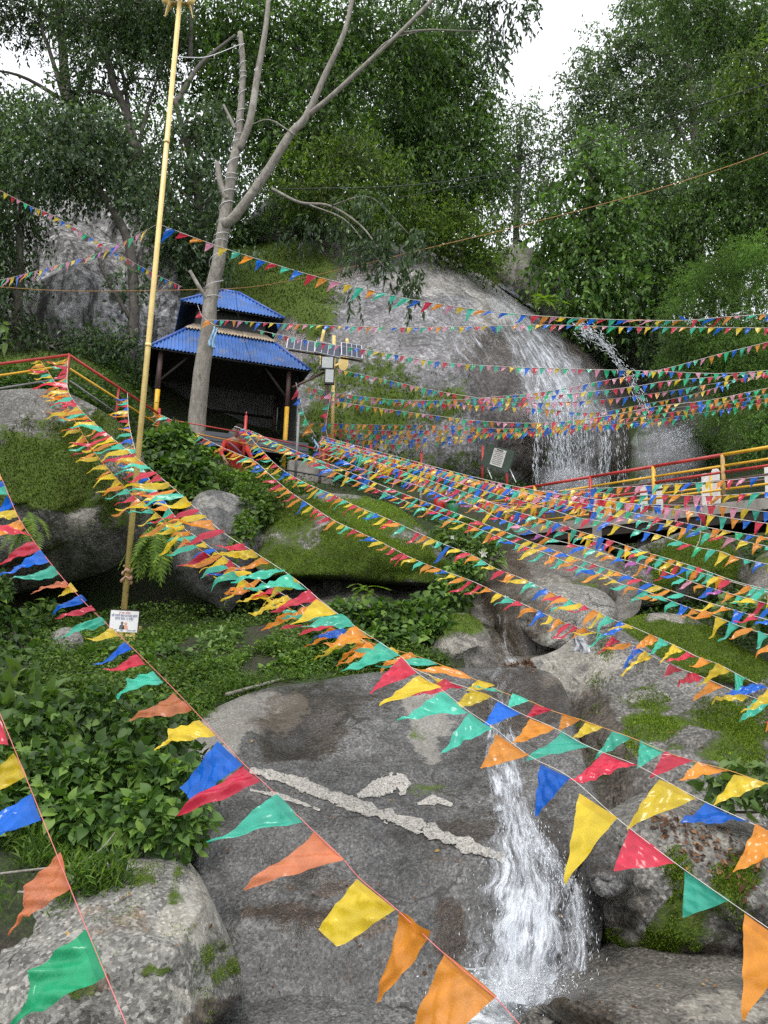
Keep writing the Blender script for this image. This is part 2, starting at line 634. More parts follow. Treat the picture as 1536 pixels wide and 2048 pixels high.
def rock(name, outline, ctrl, mat, er=40, rd=.5, thick=1.0, res=14, amp=.06, ns=1.4, oct=5, ridge=.0, moss=(), pale=(), wet=(), brown=(),
         facet=0, seed=1, label=None, cat='rock', group=None, parent=None, kind=None, smooth_it=2, moss_n=0, moss_size=.03, moss_mat=None):
    """a boulder from its outline: control points (photo x, y, distance) give its face, the rim rolls away by rd metres over er pixels, thick metres deep"""
    rng = np.random.default_rng(seed)
    poly = resample_closed(chaikin(outline, smooth_it), res * .9)
    lo, hi = poly.min(0), poly.max(0)
    gx, gy = np.meshgrid(np.arange(lo[0], hi[0], res), np.arange(lo[1], hi[1], res))
    g = np.stack([gx.ravel(), gy.ravel()], 1)
    g += rng.uniform(-.3, .3, g.shape) * res
    g = g[in_poly(g, poly)]
    g = g[dist_poly(g, poly) > res * .55]
    pts = np.vstack([poly, g])
    n = len(poly)
    r = geometry.delaunay_2d_cdt([Vector(p) for p in pts], [(i, (i + 1) % n) for i in range(n)], [], 1, 1e-3)
    px = np.array([(p[0], p[1]) for p in r[0]])
    f = np.array([t for t in r[2] if len(t) == 3], np.int64)
    c = np.asarray(ctrl, float)
    dep = Interp(c[:, :2], c[:, 2])(px) if len(c) >= 3 else np.full(len(px), c[:, 2].mean())
    s = np.clip(dist_poly(px, poly) / er, 0, 1)
    dep = dep + rd * (1 - np.sqrt(np.clip(1 - (1 - s) ** 2, 0, 1)))
    v = P(px[:, 0], px[:, 1], dep)
    nr = vnormals(v, f)
    view = CAM - v
    flip = (nr * view).sum(1).mean() < 0
    if flip:
        f = f[:, ::-1]; nr = -nr
    if facet:
        # break the swelling face into flat planes with edges between them
        c0 = v.mean(0); vw = unit_(CAM - c0)
        for k in range(facet):
            dn = unit_(vw * rng.uniform(.35, 1.0) + rng.normal(0, .75, 3) + np.array([0, 0, .25]))
            if dn @ vw < .3:
                continue
            h = (v - c0) @ dn
            lim = np.quantile(h, rng.uniform(.66, .93))
            v = v - dn * (np.clip(h - lim, 0, None) * .88 * np.clip(s * 3, 0, 1))[:, None]
        nr = vnormals(v, f)
    dsp = amp * fbm(v * ns, oct, seed)
    if ridge:
        dsp = dsp + ridge * fbm(v * ns * .9 + 5, 4, seed + 40, True)
    # big low-frequency lumps move the face, never the rim
    v = v + nr * (dsp * (.25 + .75 * s))[:, None]
    mask = np.stack([blobs(px, moss), blobs(px, pale), blobs(px, wet), blobs(px, brown)], 1)
    # closed back
    cnt = {}
    for a, b, d in f:
        for e in ((a, b), (b, d), (d, a)):
            cnt[e] = cnt.get(e, 0) + 1
    nxt = {a: b for (a, b) in cnt if (b, a) not in cnt}
    start = next(iter(nxt)); loop = [start]
    while nxt[loop[-1]] != start and len(loop) <= len(nxt):
        loop.append(nxt[loop[-1]])
    rim = v[loop]
    cen = rim.mean(0)
    back = np.array([cen[0] - CAM[0], cen[1] - CAM[1], 0.0]); back /= np.linalg.norm(back)
    rings = [rim]
    for k, sc in ((.35, 1.0), (.75, .82), (1.0, .45)):
        rings.append(cen + (rim - cen) * sc + back * thick * k)
    base = len(v); m = len(loop)
    allv = [v] + rings[1:] + [np.array([cen + back * thick * 1.08])]
    idx = [np.array(loop)] + [base + m * k + np.arange(m) for k in range(3)]
    quads = []
    for a, b in zip(idx[:-1], idx[1:]):
        a2, b2 = np.roll(a, -1), np.roll(b, -1)
        quads.append(np.stack([a2, a, b, b2], 1))
    last = base + 3 * m
    tri = np.stack([np.roll(idx[-1], -1), idx[-1], np.full(m, last)], 1)
    vv = np.concatenate(allv)
    mk = np.concatenate([mask, np.tile(mask[loop], (3, 1)), mask[:1]])
    me = new_mesh(name, vv, [np.vstack([f, tri]).astype(np.int32), np.vstack(quads).astype(np.int32)], True)
    ca = me.color_attributes.new('mask', 'FLOAT_COLOR', 'POINT')
    ca.data.foreach_set('color', np.clip(mk, 0, 1).astype(np.float32).reshape(-1))
    SURF[seed] = BVHTree.FromPolygons([tuple(q) for q in v.tolist()], f.tolist())
    o = obj(name, me, mat, parent)
    tag(o, label, cat if parent is None else None, group, kind)
    if moss_n:
        w = mask[:, 0] * .85 + .55 * fbm(v * 3.4, 4, seed + 9)
        fw = w[f].mean(1)
        ar = np.linalg.norm(np.cross(v[f[:, 1]] - v[f[:, 0]], v[f[:, 2]] - v[f[:, 0]]), axis=1)
        pw = ar * np.clip((fw - .28) * 1.9, 0, 1)
        if pw.sum() > 0:
            pick = rng.choice(len(f), moss_n, p=pw / pw.sum())
            b = rng.dirichlet((1, 1, 1), moss_n)
            q = (v[f[pick]] * b[:, :, None]).sum(1)
            nn = (nr[f[pick]] * b[:, :, None]).sum(1)
            me2 = blades_mesh('moss', q, nn, moss_size, rng)
            tag(obj('moss', me2, moss_mat, o), kind='stuff')
    return o


def blades_mesh(name, q, nn, size, rng, width=.45, spread=.9):
    """tiny upright blades (one triangle pair each) at points q along normals nn"""
    n = len(q)
    up = nn + rng.normal(0, spread * .5, (n, 3)) + np.array([0, 0, .35])
    up /= np.linalg.norm(up, axis=1)[:, None]
    sd = np.cross(up, rng.normal(0, 1, (n, 3)))
    sd /= np.linalg.norm(sd, axis=1)[:, None] + 1e-9
    h = size * rng.uniform(.5, 1.4, (n, 1))
    a = q - up * h * .2
    v = np.stack([a, a + up * h * .55 + sd * h * width * .5, a + up * h, a + up * h * .5 - sd * h * width * .5], 1).reshape(-1, 3)
    f = np.arange(n * 4).reshape(n, 4)
    return new_mesh(name, v, f.astype(np.int32), False)
# ------------------------------------------------------------------ materials of the land
M_MOSSLEAF = leaf_mat('moss_blades', (.048, .085, .010), (.135, .205, .022), (.23, .29, .045), trans=.3, rough=.8, spec=.1)
M_MOSSDARK = leaf_mat('dark_moss_blades', (.020, .034, .006), (.060, .090, .012), (.115, .145, .022), trans=.3, rough=.8, spec=.1)
R_SLAB = rock_mat('wet_granite', (.128, .127, .124), (.045, .0448, .044), grain=70, lichen=.1, rough=.38, bump=.5, crack=1.3)
R_DRY = rock_mat('dry_lichen_granite', (0.238, 0.231, 0.211), (0.125, 0.121, 0.109), grain=60, lichen=.55, rough=.85, bump=.6)
R_MOSSY = rock_mat('mossy_granite', (.185, .178, .165), (.07, .067, .06), grain=45, lichen=.4, rough=.85, bump=.8)
R_STREAM = rock_mat('smooth_stream_rock', (0.167, 0.158, 0.140), (0.074, 0.068, 0.059), grain=60, lichen=.15, rough=.5, bump=.4)
R_DOME = rock_mat('dome_granite', (.225, .218, .226), (.085, .083, .087), crack=.35, grain=16, lichen=.35, rough=.45, bump=.6, streak=.5)
R_CLIFF = rock_mat('streaked_cliff', (0.345, 0.338, 0.338), (0.180, 0.176, 0.176), grain=9, lichen=.5, rough=.85, bump=1.0, streak=.95, crack=.4)
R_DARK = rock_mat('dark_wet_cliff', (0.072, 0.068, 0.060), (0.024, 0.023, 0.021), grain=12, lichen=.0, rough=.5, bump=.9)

# ------------------------------------------------------------------ terrain
G = []
def g_(px, py, d, dz=0.0):
    p = P(px, py, d); G.append((p[0], p[1], p[2] + dz))
for q in [(-100, 1760, 4.2), (150, 1760, 4.2), (260, 1745, 4.25), (-50, 1560, 5.4), (250, 1560, 5.4), (-50, 1400, 7.2), (200, 1390, 7.3),
          (360, 1400, 7.6), (100, 1310, 9.0), (300, 1300, 9.2), (520, 1330, 8.9), (640, 1345, 8.7), (240, 1275, 9.7), (420, 1255, 10.3),
          (620, 1265, 10.0), (760, 1270, 9.6), (850, 1290, 9.3), (930, 1310, 8.9), (300, 1235, 11.6), (450, 1225, 12.2), (120, 1240, 11.5),
          (700, 1215, 12.0), (40, 1228, 12.6), (130, 1225, 12.7), (300, 1222, 12.8), (450, 1218, 12.9), (620, 1208, 12.5), (760, 1200, 12.4), (860, 1195, 12.3), (-150, 1300, 9.0), (-300, 1250, 12.0)]:
    g_(*q)
# stream bed and right bank
for q in [(400, 1640, 5.6), (430, 1800, 5.2), (470, 1950, 4.7), (330, 1900, 4.4), (700, 1700, 5.6), (700, 1900, 4.9), (1000, 1800, 5.2), (1000, 2040, 4.6), (1250, 1900, 4.9), (1500, 1850, 5.0), (1300, 1650, 6.2),
          (1500, 1600, 6.4), (1100, 1400, 8.6), (1300, 1420, 8.0), (1500, 1420, 7.9), (1600, 1400, 8.0)]:
    g_(*q, -.35)
for q in [(1030, 1330, 8.9), (1050, 1240, 10.3), (980, 1230, 10.4), (960, 1180, 11.4), (1130, 1150, 12.2), (1020, 1120, 13.4)]:
    g_(*q, -.85)
for q in [(1200, 1240, 10.3), (1350, 1250, 10.4), (1500, 1260, 10.2), (1400, 1160, 12.0),
          (1536, 1150, 12.5), (1120, 1090, 15.5), (1300, 1080, 16.0), (1500, 1080, 15.5), (1150, 1040, 19.0), (1350, 1030, 20.0),
          (1600, 1030, 17.5)]:
    g_(*q, -.2)
# terrace in front of the dome
for q in [(900, 1110, 12.5), (900, 1060, 14.0), (950, 1050, 15.0), (800, 1040, 14.2), (700, 1000, 15.0), (620, 985, 15.6), (540, 965, 15.4), (450, 960, 14.6), (440, 940, 16.6),
          (420, 870, 18.6), (640, 960, 18.0), (760, 985, 18.2), (900, 985, 19.0), (1000, 985, 20.5), (340, 900, 14.6), (300, 880, 15.0), (200, 850, 14.4), (60, 810, 13.6), (-80, 800, 13.4)]:
    g_(*q)
# behind
for q in [(0, 735, 17.5), (120, 740, 18.0), (230, 760, 17.5), (300, 740, 20.0), (60, 650, 22.0), (-200, 650, 22.0), (560, 760, 24.0), (900, 900, 25.0), (1250, 960, 25.0),
          (1400, 900, 25.5), (1536, 880, 24.0), (1700, 860, 22.0), (1500, 740, 29.0), (1350, 720, 30.0), (1700, 720, 28.0), (1150, 640, 31.0), (1000, 520, 31.0),
          (800, 490, 30.0), (500, 480, 29.0), (200, 480, 29.0), (-100, 500, 29.0), (-400, 520, 29.0)]:
    g_(*q)
for X, Y, Z in [(0, -3, 1.3), (-4, -3, 1.5), (4, -3, 1.5), (0, .3, 1.0), (-3, 1, 1.2), (3, 1, 1.2), (-12, 0, 2.0), (12, 0, 2.0), (-14, 8, 4.2), (14, 8, 4.0), (-20, 16, 8.5), (18, 15, 7.5), (-30, 30, 18),
                (30, 30, 17), (-30, 45, 25), (0, 45, 22), (30, 45, 24), (-60, 60, 34), (0, 70, 30), (60, 60, 34), (-60, 0, 12), (60, 0, 12), (-60, 140, 48), (0, 140, 44), (60, 140, 48),
                (-120, 140, 55), (120, 140, 55), (-120, 0, 25), (120, 0, 25), (0, -30, -1), (-60, -30, 6), (60, -30, 6)]:
    G.append((X, Y, Z))
G = np.array(G)
_gi = Interp(G[:, :2], G[:, 2], .0)


def ground_z(x, y):
    p = np.stack(np.broadcast_arrays(np.asarray(x, float), np.asarray(y, float)), -1)
    return _gi(p)


def ground_at(px, py, lo=2.5, hi=45.0):
    """first place where the sight line of a photo pixel meets the ground"""
    px = np.atleast_1d(np.asarray(px, float)); py = np.atleast_1d(np.asarray(py, float))
    ds = np.geomspace(lo, hi, 90)
    hit = np.full(len(px), np.nan); done = np.zeros(len(px), bool)
    prev = None
    for d in ds:
        p = P(px, py, np.full(len(px), d))
        below = p[:, 2] < ground_z(p[:, 0], p[:, 1])
        new = below & ~done
        hit[new] = d
        done |= new
        if done.all():
            break
    k = np.where(done)[0]
    lo_, hi_ = hit[k] * (lo / hi) ** (1 / 89), hit[k].copy()
    for _ in range(12):
        m = (lo_ + hi_) / 2
        p = P(px[k], py[k], m)
        b = p[:, 2] < ground_z(p[:, 0], p[:, 1])
        hi_ = np.where(b, m, hi_); lo_ = np.where(b, lo_, m)
    hit[k] = hi_
    return P(px[k], py[k], hit[k]), k


def _axis(lo, hi, fine_lo, fine_hi, fs, cs):
    a = [np.arange(fine_lo, fine_hi, fs)]
    x, s, left = fine_lo, fs, []
    while x > lo:
        s = min(cs, s * 1.25); x -= s; left.append(x)
    x, s, right = fine_hi, fs, []
    while x < hi:
        right.append(x); s = min(cs, s * 1.25); x += s
    return np.concatenate([np.array(left[::-1]), a[0], np.array(right + [hi])])

xs = _axis(-120, 120, -12, 12, .22, 6); ys = _axis(-30, 140, 3, 26, .22, 6)
gx, gy = np.meshgrid(xs, ys)
gz = ground_z(gx, gy)
gp = np.stack([gx, gy, gz], -1)
near = np.clip(1.2 - np.abs(gy - 14) / 20, .15, 1)
gz = gz + .10 * near * fbm(gp * np.array([1.3, 1.3, 0]), 4, 3)
nx = len(xs)
gi, gj = np.meshgrid(np.arange(len(ys) - 1), np.arange(nx - 1), indexing='ij')
a = gi * nx + gj
gf = np.stack([a, a + 1, a + nx + 1, a + nx], -1).reshape(-1, 4)
me = new_mesh('ground', np.stack([gx, gy, gz], -1).reshape(-1, 3), gf.astype(np.int32))


def ground_mat():
    m, N, L, bs = _nodes('forest_floor')
    geo = N.new('ShaderNodeNewGeometry'); pos = geo.outputs['Position']
    a = noise_node(N, L, pos, 1.3, 7, .65, .3)
    b = noise_node(N, L, pos, 22, 5, .7)
    c = noise_node(N, L, pos, 70, 4, .7)
    b = math_node(N, L, 'ADD', math_node(N, L, 'MULTIPLY', b, .55), math_node(N, L, 'MULTIPLY', c, .45))
    soil = ramp_node(N, L, b, [(.34, (.010, .008, .006)), (.52, (.040, .031, .022)), (.68, (.095, .078, .055))])
    green = ramp_node(N, L, b, [(.34, (.008, .015, .004)), (.52, (.030, .052, .010)), (.68, (.075, .115, .018))])
    f = ramp_node(N, L, a, [(.36, gray(0)), (.52, gray(1))])
    L.new(mix_node(N, L, f, soil, green), bs.inputs['Base Color'])
    bs.inputs['Roughness'].default_value = .95
    bp = N.new('ShaderNodeBump'); bp.inputs['Strength'].default_value = .8; bp.inputs['Distance'].default_value = .08
    L.new(b, bp.inputs['Height']); L.new(bp.outputs[0], bs.inputs['Normal'])
    return m

tag(obj('ground', me, ground_mat(), recentre=False), kind='structure')

# ------------------------------------------------------------------ boulders and rock faces
SLAB_CTRL = [(390, 1430, 7.2), (560, 1380, 7.7), (740, 1350, 8.0), (950, 1342, 8.2), (1180, 1352, 8.2), (450, 1520, 6.3), (700, 1480, 6.8), (1000, 1450, 7.0), (1200, 1480, 6.8),
             (430, 1650, 5.6), (700, 1650, 5.6), (1000, 1620, 5.75), (1190, 1650, 5.5), (430, 1850, 4.9), (700, 1850, 4.9), (1000, 1850, 4.95), (1180, 1850, 4.9),
             (430, 2060, 4.15), (700, 2060, 4.15), (900, 2060, 4.25), (1000, 2060, 4.5), (1150, 2060, 4.5)]
slab = rock('granite_slab', [(385, 1440), (470, 1396), (560, 1374), (650, 1362), (740, 1347), (850, 1344), (950, 1338), (1050, 1338), (1110, 1346), (1140, 1400), (1155, 1480), (1180, 1560),
                             (1215, 1640), (1235, 1720), (1210, 1800), (1200, 1900), (1190, 1990), (1190, 2120), (900, 2140), (420, 2140), (370, 2000), (380, 1850), (390, 1700), (380, 1600), (375, 1500)],
            SLAB_CTRL, R_SLAB, er=20, rd=.12, thick=1.6, res=8, amp=.05, ns=1.5, ridge=.03,
            pale=[(1190, 1440, 50, 110, .75), (470, 1430, 110, 45, 1.3), (420, 1500, 50, 60, 1.0), (850, 1440, 45, 95, .8), (600, 1400, 30, 25, .5), (1150, 1360, 90, 25, .7)],
            wet=[(600, 1470, 110, 70, .7), (700, 1390, 150, 40, .55), (600, 1835, 150, 40, .6), (640, 1760, 120, 30, .5), (900, 1860, 45, 60, .7), (850, 1680, 120, 40, .5),
                 (560, 1720, 90, 30, .5), (1000, 1560, 120, 200, .45), (1120, 1780, 70, 160, .6), (800, 1990, 300, 60, .35), (1060, 1400, 110, 60, .6)],
            brown=[(590, 1830, 150, 24, .75), (640, 1775, 130, 16, .6), (900, 1865, 40, 50, .8), (700, 1860, 90, 14, .6), (720, 1930, 130, 24, .5), (880, 1740, 70, 14, .5)],
            moss=[(835, 1470, 30, 12, .45), (860, 1580, 70, 22, .36)],
            facet=5, seed=11, label='large wet grey granite slab with a white quartz vein beside the lower waterfall')


def surf_depth(ctrl):
    c = np.asarray(ctrl, float)
    return Interp(c[:, :2], c[:, 2])

SLAB_D = on_rock([11], surf_depth(SLAB_CTRL))


def vein(name, line, half, mat, parent, lift=.03, res=6, seed=3, dfun=SLAB_D):
    """a crumbly pale band standing proud of the rock it crosses"""
    ln = catmull(line, 34)
    tan = np.gradient(ln, axis=0); tan /= np.linalg.norm(tan, axis=1)[:, None]
    nor = np.stack([-tan[:, 1], tan[:, 0]], 1)
    hw = np.interp(np.linspace(0, 1, len(ln)), np.linspace(0, 1, len(half)), half)
    hw = hw * (1 + .5 * fbm(np.c_[ln / 18, np.zeros(len(ln))], 4, seed))
    k = 15
    t = np.linspace(-1, 1, k)
    px = ln[:, None] + nor[:, None] * (t[None, :, None] * hw[:, None, None])
    d = dfun(px)
    v0 = P(px[..., 0], px[..., 1], d)
    h = np.sqrt(np.clip(1 - t ** 2, 0, 1))[None] * lift * .5
    h = h + .009 * fbm(v0 * 18, 4, seed) * (1 - t ** 2)[None] + .004
    dirn = CAM - v0; dirn /= np.linalg.norm(dirn, axis=-1)[..., None]
    h[:, 0] = -.04; h[:, -1] = -.04
    v = v0 + dirn * h[..., None]
    n = len(ln)
    i, j = np.meshgrid(np.arange(n - 1), np.arange(k - 1), indexing='ij')
    a = i * k + j
    f = np.stack([a, a + 1, a + k + 1, a + k], -1).reshape(-1, 4)
    vf = v.reshape(-1, 3)
    cen = vf[f].mean(1)
    edge = np.abs(t[:-1] + 1 / (k - 1))[None].repeat(n - 1, 0).reshape(-1)
    f = f[fbm(cen * 11, 4, seed + 3) > -1.1 + .75 * edge ** 2]
    return obj(name, new_mesh(name, vf, f.astype(np.int32)), mat, parent)

M_QUARTZ = plain_mat('quartz', (.40, .385, .35), .75, vary=.4, scale=30, bump=1.0, wear=(.07, .066, .06), wear_amt=.42)
vein('quartz_vein', [(500, 1540), (580, 1560), (660, 1592), (740, 1620), (830, 1650), (900, 1678), (960, 1700), (1010, 1716)], [7, 13, 15, 13, 15, 16, 15, 12], M_QUARTZ, slab)
vein('quartz_vein', [(715, 1592), (760, 1575), (800, 1562), (805, 1590)], [6, 20, 18, 5], M_QUARTZ, slab, seed=8)
vein('quartz_vein', [(500, 1580), (560, 1592), (640, 1620)], [3, 5, 3], M_QUARTZ, slab, lift=.015, seed=9)
vein('quartz_vein', [(835, 1608), (870, 1600), (905, 1610)], [4, 10, 4], M_QUARTZ, slab, lift=.02, seed=10)

RS_CTRL = [(1090, 1430, 7.1), (1110, 1500, 6.45), (1135, 1580, 5.8), (1160, 1660, 5.4), (1000, 1300, 8.9), (1100, 1300, 8.9), (1250, 1280, 8.9), (1050, 1345, 8.3), (1250, 1400, 7.8), (1400, 1400, 7.8), (1560, 1420, 7.6), (1240, 1550, 6.4), (1400, 1560, 6.3), (1560, 1560, 6.2),
           (1230, 1700, 5.6), (1400, 1700, 5.5), (1560, 1720, 5.4)]
bank = rock('bank_rock', [(985, 1345), (1010, 1332), (1060, 1318), (1120, 1300), (1160, 1260), (1220, 1245), (1300, 1300), (1420, 1370), (1560, 1420), (1640, 1500), (1640, 1760), (1400, 1780), (1260, 1740), (1150, 1660),
                          (1125, 1580), (1105, 1500), (1085, 1430), (1050, 1385)], RS_CTRL, R_MOSSY, er=30, rd=.3, thick=1.5, res=10, amp=.08, ns=2.0, ridge=.03,
            moss=[(1300, 1400, 50, 12, .75), (1320, 1450, 80, 30, .95), (1350, 1495, 30, 24, .6), (1480, 1435, 80, 36, .8), (1500, 1500, 70, 40, .75), (1430, 1520, 40, 16, .5), (1180, 1345, 40, 10, .4), (1290, 1365, 20, 10, .6)],
            pale=[(1150, 1310, 120, 40, .7), (1350, 1650, 120, 60, .3)], wet=[(1060, 1380, 90, 50, .6), (1150, 1520, 110, 160, 1.0), (1240, 1600, 60, 100, .6)],
            facet=10, seed=21, label='grey bank rock with moss patches right of the stream lip', moss_n=15000, moss_size=0.0217, moss_mat=M_MOSSLEAF)

rock('granite_boulder', [(1180, 1680), (1215, 1640), (1300, 1600), (1400, 1640), (1500, 1680), (1600, 1690), (1640, 1960), (1420, 1960), (1200, 1965), (1165, 1950), (1185, 1880), (1190, 1810), (1175, 1760)],
     [(1190, 1800, 4.9), (1250, 1650, 5.0), (1400, 1660, 4.9), (1590, 1700, 4.8), (1300, 1780, 4.55), (1500, 1800, 4.5), (1300, 1900, 4.8), (1500, 1920, 4.8), (1200, 1950, 5.0)], R_MOSSY, er=45, rd=.4, thick=1.2, res=8, amp=.09, ns=3.0, ridge=.05,
     moss=[(1340, 1850, 60, 60, .55), (1450, 1800, 60, 80, .5), (1500, 1740, 40, 60, .6), (1340, 1760, 40, 60, .55), (1300, 1900, 120, 40, .5)], wet=[(1300, 1920, 180, 40, 1.0), (1200, 1800, 50, 120, .6)],
     pale=[(1440, 1880, 40, 25, .7), (1260, 1790, 40, 25, .5), (1400, 1680, 90, 30, .5)], facet=16, seed=31, label='dark fissured boulder with moss between the fall and the right edge', moss_n=7000, moss_size=0.0186, moss_mat=M_MOSSLEAF)
rock('granite_boulder', [(1165, 1700), (1190, 1665), (1230, 1690), (1265, 1720), (1262, 1770), (1225, 1800), (1185, 1790)],
     [(1210, 1740, 4.7), (1180, 1720, 4.8), (1250, 1740, 4.75)], R_SLAB, er=30, rd=.2, thick=.5, res=7, amp=.05, ns=4, ridge=.03, facet=9, seed=33,
     wet=[(1200, 1740, 60, 60, .6)], label='small wedged grey rock touching the right side of the lower fall')
rock('granite_boulder', [(1000, 2060), (1060, 2012), (1140, 1972), (1240, 1945), (1330, 1936), (1430, 1950), (1530, 1955), (1680, 1975), (1690, 2160), (960, 2160)],
     [(1020, 2060, 3.9), (1150, 1990, 3.9), (1330, 1960, 3.9), (1560, 1990, 3.8), (1100, 2080, 3.4), (1330, 2060, 3.4), (1560, 2080, 3.3)], R_STREAM, er=60, rd=.5, thick=1.0, res=9, amp=.035, ns=2.2, ridge=.015,
     pale=[(1450, 2020, 130, 40, .6)], wet=[(1130, 2030, 120, 50, .8)], facet=5, seed=35, label='smooth rounded grey boulder filling the bottom right corner')
rock('granite_boulder', [(-60, 1800), (40, 1765), (150, 1745), (230, 1728), (310, 1726), (365, 1740), (400, 1775), (430, 1830), (460, 1900), (486, 1950), (480, 1990), (440, 2040), (380, 2100), (370, 2160), (-80, 2160)],
     [(-20, 1820, 3.9), (150, 1770, 4.0), (330, 1750, 4.1), (430, 1850, 3.9), (470, 1960, 3.9), (150, 1900, 3.55), (330, 1900, 3.6), (380, 2000, 3.6), (100, 2060, 3.3), (330, 2080, 3.45)], R_DRY, er=42, rd=.42, thick=1.0, res=8, amp=.045, ns=2.6, ridge=.02,
     moss=[(285, 1738, 26, 14, .62), (362, 1752, 14, 30, .6), (435, 1890, 26, 24, .62), (470, 1935, 20, 26, .62), (410, 1945, 14, 26, .5), (320, 1945, 40, 9, .62), (155, 1975, 45, 25, .55), (405, 1980, 50, 10, .45)],
     pale=[(390, 1820, 60, 60, .75), (300, 1870, 120, 90, .35), (400, 1990, 70, 20, .8), (80, 1830, 80, 50, .25)], wet=[(470, 2050, 90, 55, 1.0), (420, 2050, 60, 40, .6)], brown=[(200, 1830, 120, 60, .5), (150, 1960, 90, 40, .5)],
     facet=10, seed=37, label='pale lichened boulder with a few moss dabs in the bottom left corner', moss_n=1500, moss_size=0.0112, moss_mat=M_MOSSLEAF)

# left big overhanging boulder, the wedge under it, the mossy boulder
rock('overhanging_boulder', [(-160, 830), (-60, 790), (40, 776), (120, 780), (190, 810), (250, 850), (285, 900), (302, 970), (305, 1040), (285, 1095), (240, 1130), (180, 1155), (110, 1165), (40, 1185), (-60, 1200), (-160, 1150)],
     [(-100, 900, 10.6), (60, 800, 11.3), (200, 840, 11.3), (280, 930, 11.0), (100, 950, 9.9), (200, 1000, 9.9), (20, 1000, 9.8), (100, 1080, 9.9), (220, 1090, 10.3), (50, 1160, 10.6), (290, 1040, 10.9)], R_MOSSY,
     er=45, rd=.6, thick=3.4, res=10, amp=.10, ns=1.3, ridge=.03,
     moss=[(40, 930, 130, 70, .95), (150, 920, 70, 70, .8), (215, 850, 80, 36, .75), (130, 825, 80, 22, .6), (90, 1000, 110, 30, .5), (225, 1030, 22, 90, .5), (262, 1000, 30, 90, .5), (20, 850, 60, 16, .3), (100, 890, 80, 20, .35)],
     pale=[(185, 1010, 42, 80, .9), (110, 1090, 110, 40, .35), (60, 990, 20, 25, .6)], facet=9, seed=41, label='huge overhanging boulder with mossy top behind the gold pole', moss_n=15000, moss_size=0.0279, moss_mat=M_MOSSDARK)
rock('granite_boulder', [(345, 1130), (362, 1040), (385, 1000), (412, 978), (455, 984), (500, 1006), (540, 1050), (538, 1100), (505, 1160), (470, 1215), (452, 1226), (425, 1205), (380, 1185), (355, 1165)],
     [(420, 1000, 11.3), (500, 1040, 11.5), (380, 1080, 11.2), (450, 1100, 10.7), (460, 1190, 10.9)], R_SLAB, er=26, rd=.3, thick=1.6, smooth_it=1, res=8, amp=.07, ns=1.9, ridge=.04, facet=14, seed=43,
     wet=[(430, 1130, 60, 90, .5)], pale=[(430, 1000, 60, 25, .5), (480, 1090, 30, 40, .3)], moss=[(400, 990, 40, 12, .4)], label='angular grey boulder wedged beside the dark cave mouth')
rock('mossy_boulder', [(505, 1120), (525, 1050), (560, 1005), (620, 985), (690, 985), (760, 1000), (820, 1030), (865, 1075), (895, 1120), (900, 1155), (850, 1168), (760, 1160), (680, 1150), (620, 1150), (550, 1150), (515, 1145)],
     [(540, 1060, 11.4), (640, 995, 12.0), (760, 1010, 12.0), (870, 1110, 11.5), (620, 1080, 10.7), (740, 1090, 10.6), (560, 1140, 10.5), (700, 1145, 10.25), (840, 1155, 10.7)], R_MOSSY, er=35, rd=.4, thick=3.0, res=9, amp=.08, ns=1.5, ridge=.03,
     moss=[(640, 1122, 150, 26, .95), (780, 1120, 110, 36, .95), (600, 1025, 70, 26, .8), (740, 1030, 100, 40, .95), (560, 1080, 46, 46, .65), (680, 1090, 90, 24, .6), (850, 1140, 60, 26, .85), (690, 1075, 60, 16, .4)], pale=[(640, 1065, 70, 30, .45)],
     facet=6, seed=45, label='rounded boulder carpeted with bright green moss in the middle of the hillside', moss_n=26000, moss_size=0.0248, moss_mat=M_MOSSLEAF)
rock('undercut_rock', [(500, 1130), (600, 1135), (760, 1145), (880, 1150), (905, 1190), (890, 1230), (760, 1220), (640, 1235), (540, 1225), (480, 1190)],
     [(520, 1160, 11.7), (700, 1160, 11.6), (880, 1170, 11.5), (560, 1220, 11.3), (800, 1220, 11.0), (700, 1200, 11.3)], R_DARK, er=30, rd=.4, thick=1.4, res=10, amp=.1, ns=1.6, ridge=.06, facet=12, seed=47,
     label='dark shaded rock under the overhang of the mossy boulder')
rock('granite_boulder', [(590, 1215), (640, 1190), (720, 1178), (790, 1190), (800, 1230), (740, 1260), (640, 1265), (595, 1245)], [(620, 1225, 10.5), (700, 1200, 10.6), (780, 1215, 10.5), (700, 1245, 10.2)], R_STREAM,
     er=30, rd=.3, thick=.9, res=9, amp=.05, ns=2, facet=6, seed=49, label='low brown rock half buried in plants below the mossy boulder')
rock('granite_boulder', [(820, 1320), (860, 1260), (900, 1225), (940, 1225), (975, 1260), (995, 1310), (1000, 1345), (930, 1350), (850, 1348)], [(850, 1310, 9.0), (910, 1250, 9.2), (970, 1290, 9.0), (920, 1330, 8.5)], R_STREAM,
     er=35, rd=.35, thick=1.0, res=8, amp=.05, ns=2.2, facet=9, seed=51, moss=[(890, 1250, 60, 30, .85), (950, 1240, 30, 30, .6)], pale=[(930, 1300, 60, 40, .5)], moss_n=2500, moss_size=0.0186, moss_mat=M_MOSSLEAF,
     label='brownish rock with a red paint mark left of the stream lip')
rock('granite_boulder', [(95, 1300), (100, 1265), (130, 1252), (160, 1262), (172, 1290), (160, 1312), (120, 1316)], [(110, 1290, 9.0), (150, 1280, 9.0), (130, 1265, 9.1)], R_DRY, er=22, rd=.2, thick=.4, res=7, amp=.03, ns=4, facet=9, seed=53,
     label='small grey stone in the weeds left of the gold pole')

